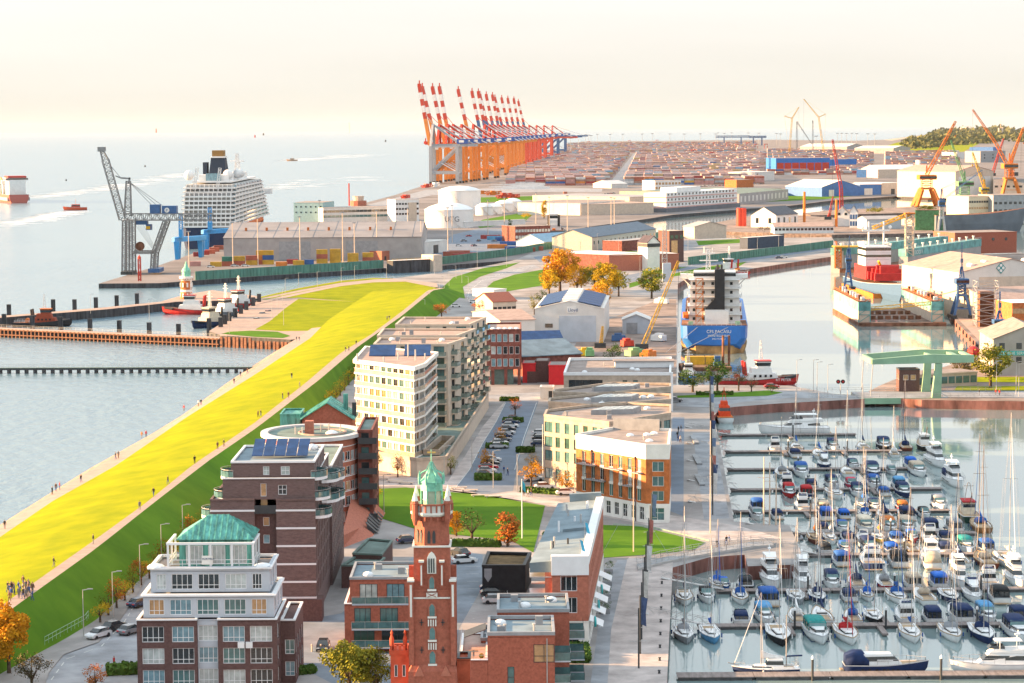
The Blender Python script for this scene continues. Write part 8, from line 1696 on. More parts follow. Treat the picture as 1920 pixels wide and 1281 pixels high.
lattice_tower_crane(1480,290,1485,222,1498,201,M_CRY,"pale double-boom crane far left of the twin crawler cranes",tail=(1471,218),w=4); lattice_tower_crane(1545,290,1535,220,1507,186,M_CRY,"tall yellow crawler crane leaning left over the blue warehouse",tail=(1548,214),w=4)
lattice_tower_crane(1494,284,1494,228,1522,270,M_HULLGR,"dark derrick with slanting strut beside the yellow crawler crane",w=4); lattice_tower_crane(1524,284,1524,226,1524.5,232,M_HULLGR,"dark single pole mast right of the derrick",w=3)
lattice_tower_crane(1578,402,1577,352,1561,262,M_CRR,"red tower crane with steep red boom by the small lock houses",w=3); lattice_tower_crane(1552,412,1556,400,1562,368,M_CRR,"small red and white mobile crane by the lock houses",w=2)
lattice_tower_crane(1900,330,1868,270,1824,206,M_CRO,"large orange crane with long jib at the upper right",w=4.5); lattice_tower_crane(1860,330,1872,290,1882,260,M_CRR,"red luffing jib behind the beige shipbuilding hall",w=3.5); lattice_tower_crane(1893,345,1897,300,1915,248,M_CRO,"orange crane mast at the right picture edge",w=4)
portal_crane(1737,388,38,M_CRO,"orange portal crane with boom rising right across the far basin",(26,0,40),22,jw=3)
portal_crane(1808,402,36,M_CRG,"green and yellow portal crane before the sunlit yard office",(-12,0,26),18,mm2=M_CRG,jw=2); portal_crane(1845,404,30,M_CRY,"yellow portal crane with raised jib right of the green crane",(-10,0,22),10,jw=2)
portal_crane(1892,372,46,M_CRO,"big orange portal crane beside the grey hall",(14,0,26),20,jw=3)
def grey_ship(px0, px1, py, label, m, h, name, house=None):
 A, B = at(px0,py,WZ), at(px1,py-4,WZ); d = B-A; L = d.length; o = thing(name, label, "ship", tuple((A+B)/2), math.atan2(d.y,d.x)); mb, dk, rb, sh = hull(L, L*.16, h, transom=.95, rise=h*.3, low=-1, n=12); part(o, "hull", mb, m); part(o, "deck", dk, M_RUST); part(o, "rail", rb, M_CRO)
 if house:
  for k in range(3): part(o, "deckhouse", taper(-.4*L+k*2,-.15*L-k*2,L*.13,L*.12,h+k*4,h+4+k*4,0,0,1), house)
  part(o, "mast", MB().truss((-.28*L,0,h+12),(-.28*L,0,h+30),3,6,.4), house)
  for i in range(3): part(o, "deck_crane", MB().bar((i*.14*L-.05*L,0,h),(i*.14*L-.05*L,0,h+16),1.6).bar((i*.14*L-.05*L,0,h+15),(i*.14*L+.06*L,0,h+20),1.2), house)
 return o
grey_ship(1748,1912,438,"long dark grey hull lying bow right beyond the teal dock",M_HULLGR,13,"grey_ship"); grey_ship(1700,1792,372,"white research ship with masts at the far right quay",M_SHIPW,10,"research_ship",M_SHIPW);
hall("dock_wall", "dark green floating dock wall left of the grey hull", "dock", (1716,432),(1768,432),12,14,14,mat("dock_green", (.05,.16,.08), .7, var=.2),M_RUST,False)
# lock island houses
o, L = hall("lock_house", "white gabled lock house with dark roof and arched windows", "house", (1408,426),(1455,427),34,9,15,M_SHIPW,mat("slate", (.10,.11,.13), .8, var=.1),True,(),None,[(2,5,2.4,4,G_DARK)]); side_wins(o, L, 34, 4, 5, 2.6, 4.5, G_DARK)
hall("low_white_house", "long low white house with pale roof on the lock island", "house", (1452,438),(1563,437),18,4.5,7,M_SHIPW,M_ROOFP,False,(),None,[(16,2.8,2,1.6,G_DARK)])
hall("gable_cottage", "cream gabled cottage under the red tower crane", "house", (1567,424),(1592,424),18,9,14,M_SHIPW,M_ROOFT,True,(),None,[(2,9,2,2,G_DARK)]); hall("timbered_house", "blue and white timbered house beside the cream cottage", "house", (1593,427),(1608,427),12,11,16,M_SHIPW,mat("slate_blue", (.07,.10,.16), .8, var=.1),True,(),None,[(3,8,1.4,3.4,M_CRB),(3,3,1.4,3.4,M_CRB)])
hall("island_shed", "grey shed right of the timbered house on the lock island", "shed", (1625,430),(1690,429),20,7,9,M_GREYP,M_CORRG,False)
for i, (x, y) in enumerate(((1387,424),(1393,424))): tag(MB().lathe([(2.6,0),(2.6,13),(2.2,13.6)],12).build("red_silo", M_CRR, None, tuple(at(x,y,0))), ("left one of the two red silos beside the lock house","right one of the two red silos beside the lock house")[i], "silo", "red silos")
for i, (x, y, h) in enumerate(((1508,425,26),(1568,425,20))): tag(MB().tube((0,0,0),(0,0,h),1.1,.9,n=8).build("red_mast", M_CRO, None, tuple(at(x,y,0))), ("tall orange pole left of the cream cottage","orange pole beside the cream cottage")[i], "mast")
# wooded point on the right
sheet("far_meadow", [(1640,281),(1680,268),(1740,257),(1800,250),(1850,262),(1800,288),(1700,292)], .05, M_GRASS)
sheet("beach", [(1655,262.5),(1690,258.5),(1740,252.5),(1700,259),(1672,264)], .06, mat("sand", (.45,.38,.28), .9, var=.1, scale=.02))
fw = MB(); wr = random.Random(8)
for i in range(260):
 x = wr.uniform(1700,1980); lo = 286-(x-1700)*.05; y = wr.uniform(max(247,272-(x-1690)*.25), lo-8 if x > 1760 else 280); P = at(x, y, 0); r = wr.uniform(14,30)*P.y/7000
 for j in range(34):
  d = Vector((wr.gauss(0,1),wr.gauss(0,1),abs(wr.gauss(0,1)))).normalized()*r; c = P+d*wr.uniform(.6,1.0); c.z = c.z*.75+wr.uniform(0,2); s = r*wr.uniform(.12,.26); a = Vector((wr.gauss(0,1),wr.gauss(0,1),wr.gauss(0,1))).normalized(); b = a.orthogonal().normalized()*s; a = a*s; o_ = len(fw.v); fw.v += [tuple(c-a-b),tuple(c+a-b*.5),tuple(c+a*.3+b),tuple(c-a+b*.6)]; fw.face((o_,o_+1,o_+2,o_+3))
tag(fw.build("distant_wood", leafmat("far_leaf", (.16,.15,.05), (.06,.075,.03))), "distant wood covering the point at the right horizon", "wood", None, "stuff")
o = thing("radio_tower", "pale twin-mast tower above the distant wood", "tower", tuple(at(1876,258,0))); part(o, "shaft", MB().tube((-10,0,0),(-10,0,55),5,n=6).tube((10,0,0),(10,0,60),5,n=6), M_SANDST); part(o, "antenna", MB().tube((0,0,50),(0,0,95),1.5,n=5), M_SANDST)
hall("hilltop_house", "pale domed house on the skyline of the wooded point", "house", (1800,250),(1812,250),60,45,60,M_SANDST,M_SANDST,True)
# ------------------------------------------------------------------ evening haze: one closed box of thin even air round everything
hm = bpy.data.materials.new("haze_air"); hm.use_nodes = True; hn = hm.node_tree.nodes; hn.clear(); ho = hn.new("ShaderNodeOutputMaterial"); pv = hn.new("ShaderNodeVolumePrincipled")
pv.inputs["Color"].default_value = (.86,.93,1,1); pv.inputs["Density"].default_value = 0.55e-5; pv.inputs["Anisotropy"].default_value = .2
hm.node_tree.links.new(pv.outputs["Volume"], ho.inputs["Volume"])
tag(MB().bx(-61000,61000,-700,61000,WZ-8,260).build("haze", hm), "thin evening haze lying over the whole harbour", "haze", None, "stuff")
# ================================================================== middle ground between the apartments and the basins
o, L = hall("solar_hall", "white hall with blue solar roof halves and wide grey door", "hall", (1003,641),(1132,641),62,11.6,14.2,M_CORRW,M_CORRW,True,[(.62,13,9.2,M_GREYP)],over=.2)
for i in range(6):
 for sd in (0,1):
  y0 = 1+i*10; x0, x1 = (1.0, L/2-3) if sd == 0 else (L/2+3, L-1.0); f = lambda x: 11.6+2.6*(1-abs(x-L/2)/(L/2))+.55
  MB().loft([[(x0,y0,f(x0)),(x1,y0,f(x1)),(x1,y0+9.7,f(x1)),(x0,y0+9.7,f(x0))],[(x0,y0,f(x0)+.12),(x1,y0,f(x1)+.12),(x1,y0+9.7,f(x1)+.12),(x0,y0+9.7,f(x0)+.12)]]).build("solar_panel", M_SOLAR, o)
for i in range(7): MB().tube((L/2-2.6,4+i*8.6,14.0),(L/2+2.6,4+i*8.6,14.0),1.1,n=8).build("rooflight", M_CORRW, o)
MB().bx(L*.47,L*.60,-.2,-.05,10.2,12.4).build("sign", M_SHIPW, o); s = text("Lloyd", 1.6, M_CRB, (L*.48,-.3,10.7)); s.parent = o
MB().bx(L*.15,L*.26,-.15,-.02,5,6.4).build("window", G_DARK, o)
hall("side_hall", "lower white hall with pale roof left of the solar hall", "hall", (938,650),(1003,648),40,9,11,M_CORRW,M_ROOFP,False,[(.8,6,5,M_GREY)])
hall("solar_annex", "low annex with blue solar roof before the solar hall", "annex", (980,668),(1055,666),12,5,7.5,M_CORRW,M_SOLAR,False)
hall("slate_hall", "long low hall with slate blue roof and brick wall", "hall", (980,706),(1090,700),26,6,9.5,M_CLINK,M_ROOFB,False)
hall("red_box", "bright red flat box building beside the slate hall", "building", (980,718),(1004,718),8,5.5,5.5,mat("signal_red", (.60,.02,.03), .5, var=.05),M_ROOFT,False,[(.75,3,3.4,M_BROWN)]); hall("red_box", "second bright red box under the slate hall's right end", "building", (1029,722),(1062,722),10,5.5,5.5,MATS["signal_red"],M_ROOFT,False); hall("brown_box", "brown flat box between the two red boxes", "building", (1004,717),(1028,717),8,6,6,M_BROWN,M_ROOFT,False)
hall("grey_shed", "small grey shed with pale pitched roof in the yard", "shed", (1167,626),(1218,626),12,5,7,M_GREYP,M_CORRW,True,[(.35,4,4,M_GREY)])
hall("kiosk", "small white kiosk by the street junction", "kiosk", (1013,748),(1037,748),5,3,3,M_WHITE,M_GREY,False,[(.8,1,2.2,M_DARK)])
hall("brick_warehouse", "plain brick warehouse with pale roof edge behind the orange trees", "warehouse", (1142,509),(1209,504),40,8.2,8.2,M_CLINK,M_CORRW,False); hall("brick_warehouse_wing", "rose brick wing with large gate left of the plain warehouse", "warehouse", (1113,505),(1142,509),40,8,8,M_RED2,M_CORRW,False,[(.65,5,6,M_CLINK)])
o, L = hall("white_tower", "white square tower with dark tiled hat by the lock road", "tower", (1214,508),(1237,507),9,14.5,18,M_WHITE,mat("hat_tile", (.07,.06,.08), .8, var=.1),True); MB().bx(-.3,L+.3,-.3,9.3,12.4,14.2).build("frieze", M_DARK, o)
hall("control_tower", "brown glazed control tower with cantilevered roof", "tower", (1255,492),(1282,491),12,17,17,M_BROWN,M_SANDST,False,[(.35,4,12,G_WARM)],wins=[(3,14,2,2,G_DARK)])
P = at(1250,528,0); o = thing("lattice_pylon", "grey lattice pylon on a pale metal base beside the white tower", "pylon", tuple(P)); part(o, "base", MB().bx(-2,2,-2,2,0,9), M_GREYP); part(o, "lattice", MB().truss((-1,0,9),(-1,0,27),2.4,8,.16,1.6), M_STEEL)
lattice_tower_crane(1203,655,1207,645,1272,490,M_CRY,"long slender yellow crane boom leaning over the yard",w=1.6)
lattice_tower_crane(1125,652,1127,645,1130,612,M_CRY,"short yellow mobile crane in front of the solar hall",w=1.4)
hall("workers_house", "long cream house with slate hip roof behind the green wall", "house", (1110,470),(1230,452),26,8,12.5,canv((.60,.55,.44)),mat("slate_grey", (.16,.19,.23), .8, var=.1),False,(),None,[(16,4.6,1.6,2,G_DARK)]); hall("blue_roof_shed", "shed with light blue gabled roof before the cream house", "shed", (1020,468),(1104,462),22,4.5,9,M_GREYP,mat("light_blue_roof", (.22,.36,.48), .7, var=.06),False)
hall("brick_block", "brick office block with two window rows beside the dark poplar", "office", (966,458),(1032,456),20,11,11,M_CLINK,M_ROOFT,False,(),None,[(12,8.5,1.6,1.8,G_CURT),(12,4.5,1.6,1.8,G_CURT)]); hall("brick_annexe", "low red brick hall right of the cream house", "hall", (1166,472),(1236,466),14,6,6,M_CLINK,M_CORRG,False)
hall("yellow_cabin", "yellow and white cabin on stilts beside the harbour road", "cabin", (1126,462),(1143,461),6,4,4,M_CRY,M_CORRW,False); hall("ramp_house", "pale sloped bunker behind the basin's green wall", "bunker", (1302,448),(1362,446),14,8,11,M_SANDST,M_CORRG,True)
hall("villa_cluster", "small pale villa with red roof left of the solar hall", "house", (924,600),(968,598),16,7,10,M_SANDST,M_RED,False,(),None,[(5,4,1.6,2,G_DARK)]); hall("white_kiosk", "low white service kiosk by the curved road", "kiosk", (886,560),(926,562),9,4,4,M_WHITE,M_CORRW,False)
for i, (x, y, w, m, lab) in enumerate(((1160,640,5,M_CRB,"blue skip in the yard below the grey shed"),(1176,650,4,M_CRR,"red dumper box in the yard"),(1190,668,7,M_CRG,"small green tent in the yard"),(1215,672,9,M_CRO,"heap of rusty orange steel in the yard"),(1105,668,6,M_CRG,"green container pair in the yard"),(1196,610,5,M_CRB,"blue tank beside the grey shed"),(1235,640,5,M_SHIPW,"white van-sized box by the quay"),(1240,570,6,M_SHIPW,"white crates stacked by the ship quay"),(1095,668,4,M_CRY,"yellow loader box in the yard"),(1140,690,5,M_DARK,"dark machine in the yard near the bushes"))):
 P = at(x, y, 0); o = thing("yard_goods", lab, "yard goods", tuple(P), i*.4)
 part(o, "body", taper(-w/2,w/2,3,3,.3,2.2,.1,.2,.95), m); part(o, "top", MB().bx(-w*.3,w*.2,-1,1,2.2,2.9), m); part(o, "skid", MB().bx(-w/2,w/2,-1.3,-1,0,.3).bx(-w/2,w/2,1,1.3,0,.3), M_DARK)
# ================================================================== trees and hedges
T = tree
for a in ((1082,552,13,12,"gold","golden tree right behind the tall orange tree","round",2500),(1160,556,12,11,"olive","olive tree at the right of the tree cluster","round",2000),(1030,556,12,10,"gold","golden tree left of the tall orange tree","round",2000),(1050,548,19,19,"orange","tall broad orange tree behind the solar hall","round",5000),(1115,545,14,13,"olive","olive tree behind the big orange tree","round",3000),(1138,560,15,13,"gold","golden tree right of the olive tree","round",3500),(1122,595,13,12,"orange","orange tree at the solar hall's rear corner","round",3000),(1222,560,13,13,"olive","round olive tree in the yard by the ship","round",3500),(1090,545,10,8,"russet","small russet tree between the orange trees","round",1200),
          (1002,590,8,6,"olive","left one of three green bushes before the solar hall","round",900),(1018,580,8,6,"green","middle one of three green bushes before the solar hall","round",900),(1040,578,7,6,"olive","right one of three green bushes before the solar hall","round",900),(907,596,8,9,"russet","russet tree beside the small villa","round",1400),(828,597,6,7,"russet","russet shrub at the dike path bend","round",900),
          (1148,690,8,6,"green","dark green tree in the yard, left of three","round",900),(1178,696,6,7,"russet","orange bush in the yard, middle of three","bush",900),(1212,698,7,8,"green","dark bush in the yard, right of three","bush",900),
          (1299,735,7,9,"green","broad green bush at the promenade's north end","round",1300),(1345,735,9,8,"green","green tree beside the promenade flag masts","round",1300),(1385,733,7,5,"dull","thin brown tree before the red tug","round",700),(1409,735,4,4,"dull","small brown shrub before the red tug","round",500),(1447,736,3,4,"green","small green shrub by the red car","bush",400),
          (957,446,13,5,"green","dark columnar poplar beside the brick office block","column",1200),(1020,410,16,6,"gold","golden columnar poplar by the white ferry","column",1200),(985,410,6,10,"gold","low golden shrubs beside the tank yard","bush",700),(1640,402,8,16,"olive","olive bush on the harbour mole, left","bush",900),(1735,398,8,18,"olive","olive bush on the harbour mole, right","bush",900),(1432,436,6,12,"dull","brown bush before the white lock house","bush",700),
          (913,880,4.5,4,"orange","orange street tree in the nearest planting bed","round",900),(938,832,4,3.4,"orange","orange street tree in the middle planting bed","round",700),(966,778,4.5,4,"russet","orange street tree at the far end of the parking bays","round",700),(996,912,5.5,5,"orange","orange tree at the car park corner","round",1100),(1001,885,4,4,"gold","gold tree beside the beige office","round",800),(1062,925,4.5,4.5,"orange","orange tree before the white ground floor","round",900),
          (746,895,5,3.4,"russet","thin russet tree by the podium wall","round",700),(845,890,4,3.2,"olive","small olive tree by the podium corner","round",700),(700,890,5,4,"green","green tree beside the balcony wing","round",900),(700,945,4,3.5,"gold","small gold tree by the sloping wall","round",700),
          (1195,966,5.5,4.5,"russet","bare russet tree before the orange house, left","round",600),(1236,962,5.5,4,"orange","orange tree before the orange house, right","round",900),(856,1005,5,3,"orange","slim orange tree beside the lighthouse lantern","column",900),(885,1018,6,7,"dull","loose brown shrub on the park lawn","round",600),(952,1025,6.5,5,"russet","conical russet tree left of the long roof","column",1200),
          (655,1310,8.5,6.5,"olive","olive-gold tree at the bottom left of the lighthouse","round",5000),(705,1312,6.5,6,"olive","smaller olive tree between villa and lighthouse","round",4500),(17,1262,9.5,6.5,"orange","large orange tree in the bottom left corner","round",6500),(60,1300,6,5,"dull","dark brown shrub in the bottom left corner","round",1600),(178,1300,4,3.4,"russet","russet shrub by the street corner","round",900)):
 T(a[0],a[1],a[2],a[3],a[4],a[5],a[6],a[7])
for i in range(14):
 t = i/13; x = 182+(382-182)*t; y = 1163+(985-1163)*t; T(x+6, y+4, 3.2+.8*(i%3), 3.6, ("gold","olive","russet")[i%3], "autumn shrub at the dike foot, %s from the street corner" % nth(i), "round", 700, "shrubs along the dike foot")
for i in range(7): T(622+i*8, 762-i*10, 4.5, 4.5, ("gold","olive")[i%2], "gold shrub behind the gable house, %s along the dike foot" % nth(i), "round", 600, "shrubs along the dike foot")
def hedge(px, py, l, w, h, rz, label, col="green"):
 P = at(px, py, 0); o = thing("hedge", label, "hedge", tuple(P), rz, "clipped hedges"); rnd = random.Random(int(px)); mb = MB()
 for i in range(260):
  u = rnd.random(); q = [rnd.uniform(-l/2,l/2), rnd.uniform(-w/2,w/2), rnd.uniform(.1,h)]; k = rnd.randrange(3); q[k] = (rnd.choice((-l/2,l/2)), rnd.choice((-w/2,w/2)), h)[k]; c = Vector(q); s = rnd.uniform(.12,.3); a = Vector((rnd.gauss(0,1),rnd.gauss(0,1),rnd.gauss(0,1))).normalized(); b = a.orthogonal().normalized()*s; a = a*s; n = len(mb.v); mb.v += [tuple(c-a-b),tuple(c+a-b),tuple(c+a+b),tuple(c-a+b)]; mb.face((n,n+1,n+2,n+3))
 part(o, "foliage", mb, LEAF[col]); part(o, "core", MB().bx(-l/2+.1,l/2-.1,-w/2+.1,w/2-.1,0,h-.08), LEAF["green"])
for a in ((932,840,5,2.2,1.1,0,"hedge below the parked cars, far bed"),(915,900,5.5,2.4,1.2,0,"hedge below the parked cars, near bed"),(962,792,5,2,1.1,0,"hedge at the head of the parking row"),(985,848,4,2.5,1.1,0,"hedge beside the beige office corner"),(1015,925,9,1.4,.9,-.5,"hedge at the car park edge"),(870,1024,13,2,1.2,-.1,"hedge along the park's lower edge"),(1030,1010,2,2,1,0,"small hedge at the long building's corner"),(955,752,5,1.5,1,0,"hedge round the kiosk"),(243,1260,6,4,1.0,.2,"low round hedge beside the residence"),(570,1262,3,2,.8,.4,"small bed hedge right of the residence"),(1085,1230,3,9,1.0,0,"garden hedge below the villa balconies"),(1340,741,10,1.2,1,0,"hedge by the promenade head")): hedge(*a)
# ================================================================== vehicles
def car_meshes():
 b = MB(); prof = [(-2.15,.35),(-2.2,.75),(-1.9,.95),(-1.2,1.0),(.75,.95),(1.9,.82),(2.2,.6),(2.2,.35)]; W = .88; n = len(prof)
 b.v += [(x,-W,z) for x, z in prof]+[(x,W,z) for x, z in prof]; b.face(range(n-1,-1,-1)); b.face(range(n,2*n))
 for i in range(n): j = (i+1)%n; b.face((i,j,n+j,n+i))
 g = MB().loft([[(-1.75,-.8,.95),(1.05,-.8,.93),(1.05,.8,.93),(-1.75,.8,.95)],[(-1.35,-.66,1.42),(.3,-.66,1.44),(.3,.66,1.44),(-1.35,.66,1.42)]])
 r = MB().bx(-1.3,.28,-.64,.64,1.42,1.47); w = MB().tube((0,-.1,0),(0,.1,0),.33,n=10); l = MB().bx(-.03,.03,-.22,.22,-.07,.07)
 return b, g.mesh("cabin_glass", G_DARK), r, w.mesh("wheel", M_SHIPK), l
cb, cg, cr, cw, cl = car_meshes(); hl = cl.mesh("headlight", M_SHIPW); tl = cl.mesh("tail_light", MATS["signal_red"])
CARC = {"silver": (.55,.56,.58), "white": (.72,.72,.72), "black": (.02,.022,.026), "dark blue": (.02,.04,.10), "red": (.45,.02,.03), "grey": (.18,.19,.21)}; _car = {}
def car(px, py, rz, col, label, z=0.0):
 P = at(px, py, z+.02)
 if col not in _car: m = rgbmat(CARC[col], .25, var=0, spec=.6, coat=.5); _car[col] = (cb.mesh("body", m), cr.mesh("roof", m))
 o = thing("car", label, "car", tuple(P), rz, "parked and driving cars"); put("body", _car[col][0], o); put("cabin_glass", cg, o); put("roof", _car[col][1], o)
 for x in (-1.35,1.35):
  for y in (-.82,.82): put("wheel", cw, o, (x,y,.33))
 for y in (-.6,.6): put("headlight", hl, o, (2.2,y,.66)); put("tail_light", tl, o, (-2.2,y,.72))
CV = list(CARC)
for a in ((184,1196,-2.1,"silver","silver car driving down the street by the dike"),(215,1181,1.0,"black","black car heading up the street by the dike"),(245,1188,1.0,"grey","grey car with lit tail lights beside the residence"),(262,1137,1.0,"dark blue","dark blue car half hidden behind the residence"),(606,1218,-1.57,"black","black car parked facing the square behind bollards"),
          (862,1042,2.2,"black","black car in the courtyard below the lawn"),(766,1018,.3,"dark blue","dark blue car left of the lighthouse lantern"),(870,1056,.3,"white","white car behind the black courtyard car"),(925,1108,.05,"dark blue","dark blue car before the black pavilion, upper"),(926,1118,.05,"black","black car before the black pavilion, lower"),(930,1131,.05,"silver","silver car beside the villa terrace"),(1088,1185,1.2,"black","black car in the villa front garden"),(1088,1207,1.2,"white","white car in the villa front garden"),
          (1073,904,-1.57,"white","white car parked below the beige office"),(1090,909,-1.57,"red","red car beside the white office car"),(1022,917,.2,"white","white car at the corner car park, upper"),(1062,928,.2,"white","white car half behind an orange tree"),(1000,902,.3,"silver","silver car below the flag mast"),(1012,836,0,"dark blue","dark blue car right of the street, lower"),(1014,826,0,"black","black car right of the street, middle"),(1014,816,0,"silver","silver car right of the street, upper"),
          (1447,728,0,"red","red car on the quay by the red tug"),(855,576,.1,"white","white car near the curved dike road"),(888,568,.1,"white","white car by the service kiosk, left"),(896,572,.1,"silver","silver car by the service kiosk, right"),(482,602,1.2,"silver","silver car on the tug quay road"),(504,588,1.0,"red","red car on the tug quay, upper"),(493,592,1.0,"dark blue","dark blue car on the tug quay between the red ones"),(1470,484,.1,"white","white car on the basin's north bank"),(1461,485,.1,"dark blue","dark car on the basin's north bank"),(395,502,0,"white","white car by the outer quay flood wall, left"),(440,500,0,"silver","silver car by the outer quay flood wall, middle"),(460,500,0,"white","white car by the outer quay flood wall, right"),(1190,462,.1,"red","small red car on the harbour road"),(1265,754,0,"grey","grey car at the promenade's head")): car(*a)
for i in range(9): x = 964-i*3.6; y = 789+i*6.5; car(x-(i%2)*2, y, .05, ("black","dark blue","white","black","silver","dark blue","grey","white","silver")[i], "%s car in the parking row left of the street, %s from its far end" % (("black","dark blue","white","black","silver","dark blue","grey","white","silver")[i], nth(i)))
for i in range(5): car(922-i*3, 866+i*7, .05, CV[(i*2)%6], "%s car in the near parking group left of the street, %s from top" % (CV[(i*2)%6], nth(i)))
for i in range(30): car(1000+i*5.2, 378-i*.5, .0, CV[i%6], "%s car in the far row before the yards, %s from left" % (CV[i%6], nth(i)))
for i in range(22): car(1280+i*7, 352-i*.3, .0, CV[(i*5+2)%6], "%s car in the far car park below the right yard, %s from left" % (CV[(i*5+2)%6], nth(i)))
# ================================================================== people
def person_mesh(pose):
 st = {"walk": .26, "stand": .07}[pose]; J = [(0,0,.92),(0,0,1.15),(0,0,1.40),(0,0,1.50),(.02,0,1.66),(.02,0,1.76), (0,.09,.90),(st*.6,.1,.50),(st*.4,.1,.08),(st*.4+.16,.1,.05), (0,-.09,.90),(-st*.3,-.1,.50),(-st,-.1,.10),(-st+.15,-.1,.05), (0,.19,1.40),(-st*.4,.24,1.13),(st*.1,.25,.88),(st*.1+.05,.25,.78), (0,-.19,1.40),(st*.4,-.24,1.13),(st*.9,-.25,.90),(st*.9+.06,-.25,.81)]
 E = [(0,1),(1,2),(2,3),(3,4),(4,5),(0,6),(6,7),(7,8),(8,9),(0,10),(10,11),(11,12),(12,13),(2,14),(14,15),(15,16),(16,17),(2,18),(18,19),(19,20),(20,21)]
 rr = [.15,.14,.15,.06,.10,.08,.09,.07,.05,.045,.09,.07,.05,.045,.07,.05,.042,.04,.07,.05,.042,.04]
 me = bpy.data.meshes.new("person"); me.from_pydata(J, E, []); o = bpy.data.objects.new("temporary", me); COL.objects.link(o); md = o.modifiers.new("skin", 'SKIN'); me.skin_vertices[0].data[0].use_root = True
 for i, r in enumerate(rr): me.skin_vertices[0].data[i].radius = (r, r)
 o.modifiers.new("smooth", 'SUBSURF').levels = 1; m2 = bpy.data.meshes.new_from_object(o.evaluated_get(bpy.context.evaluated_depsgraph_get())); bpy.data.objects.remove(o)
 for _ in range(4): m2.materials.append(None)
 for p in m2.polygons: c = p.center; p.material_index = 0 if c.z < .93 and abs(c.y) < .2 else 3 if c.z > 1.70 or (c.z > 1.6 and c.x < -.02) else 2 if c.z > 1.5 or c.z < .86 else 1; p.use_smooth = True
 return m2
PM = {k: person_mesh(k) for k in ("walk","stand")}; SKIN = mat("skin", (.45,.27,.19), .6, var=0); HAIR = mat("hair", (.05,.035,.025), .7, var=0); CLOTH = {"black": (.02,.02,.022), "grey": (.16,.16,.17), "blue": (.03,.07,.22), "red": (.42,.03,.03), "brown": (.14,.08,.05), "white": (.6,.6,.58), "green": (.05,.12,.06), "orange": (.55,.16,.03)}
prs = random.Random(5)
def person(P, label, top, rz=None, pose=None):
 o = put("person", PM[pose or prs.choice(("walk","walk","stand"))], None, tuple(P), prs.uniform(0,6.28) if rz is None else rz); tr = prs.choice(("black","blue","grey","brown"))
 for i, m in enumerate((rgbmat(CLOTH[tr], .8, var=0), rgbmat(CLOTH[top], .8, var=0), SKIN, HAIR)): o.material_slots[i].link = 'OBJECT'; o.material_slots[i].material = m
 return tag(o, label, "person", "people out walking")
def walkers(pts, where, f):
 for i, (x, y, c) in enumerate(pts): person(f(x, y), "person in %s top on the %s, %s from near end" % (c, where, nth(i)), c)
walkers([(9,992,"black"),(98,928,"black"),(105,922,"brown"),(112,919,"red"),(152,905,"black"),(217,862,"black"),(222,860,"grey"),(266,822,"orange"),(274,820,"red"),(345,771,"red"),(372,762,"white"),(377,760,"black"),(439,720,"black"),(451,706,"black"),(464,701,"brown"),(556,640,"grey"),(561,640,"black")], "lower shore path", dike_z)
walkers([(101,1064,"black"),(175,1021,"black"),(262,957,"grey"),(288,931,"black"),(315,908,"black"),(365,870,"black"),(408,843,"brown"),(420,838,"black"),(484,783,"brown"),(489,781,"black"),(530,748,"black"),(541,747,"brown"),(562,727,"grey"),(648,660,"black"),(654,658,"black"),(668,648,"black"),(726,601,"grey"),(730,600,"black"),(547,710,"black")], "crest path of the dike", dike_z)
for i in range(28): person(dike_z(12+prs.uniform(0,50), 1108+prs.uniform(-9,22)), "person in %s top within the crowd at the crest path's lower end" % (cc := prs.choice(("black","black","grey","brown","blue"))), cc)
walkers([(1272,812,"black"),(1277,810,"grey"),(1270,822,"black"),(1272,828,"blue"),(1276,830,"white"),(952,892,"black"),(945,888,"blue"),(982,930,"black"),(990,932,"white"),(996,931,"brown"),(1344,1028,"black"),(1362,1022,"black"),(1367,1021,"blue"),(214,1253,"red"),(1133,1090,"black"),(1836,741,"black"),(1867,741,"red"),(1874,742,"red")], "paved quays and squares", lambda x, y: at(x, y, 0))
# ================================================================== lamps, masts, flags, footbridge, rails
lpm = MB().tube((0,0,0),(0,0,6.5),.09,.06,n=6).mesh("post", M_STEEL); lam = MB().bar((0,0,6.45),(1.0,0,6.6),.12,.1).mesh("lamp_arm", M_STEEL); lah = MB().bx(.7,1.5,-.16,.16,6.55,6.68).mesh("lamp_head", M_GREY)
def lamps(pts, where, f, rz=0.0, s=1.0):
 for i, (x, y) in enumerate(pts):
  o = thing("lamp_post", "slim lamp post %s, %s from the near end" % (where, nth(i)), "lamp post", tuple(f(x, y)), rz, "lamp posts"); put("post", lpm, o, scale=(1,1,s)); put("lamp_arm", lam, o, (0,0,6.5*(s-1))); put("lamp_head", lah, o, (0,0,6.5*(s-1)))
g0 = lambda x, y: at(x, y, 0)
lamps([(157,1195),(212,1158),(263,1102),(303,1060),(343,1020)], "at the dike foot beside the street", g0, 0, 1.1)
lamps([(560,540),(640,530),(725,522),(815,516),(595,538),(665,526),(535,552)], "along the lock channel lawn", lambda x, y: at(x, y, 1), 0, 1.1); lamps([(797,592),(806,578),(814,566),(824,556),(833,545),(842,536),(866,531),(855,522),(878,545)], "on the bend of the dike road", g0, math.pi, 1.0)
lamps([(510,600),(520,592),(532,610),(530,578),(430,626),(170,588),(280,600)], "round the tug quay", lambda x, y: at(x, y, 1), 0, 1.2); lamps([(895,503),(950,500),(1075,500),(1200,520),(1290,470),(1330,500),(1420,480),(1460,470),(1520,470),(1000,470),(1040,480),(1120,470),(1160,475),(1210,470)], "along the lock roads", g0, 0, 1.6)
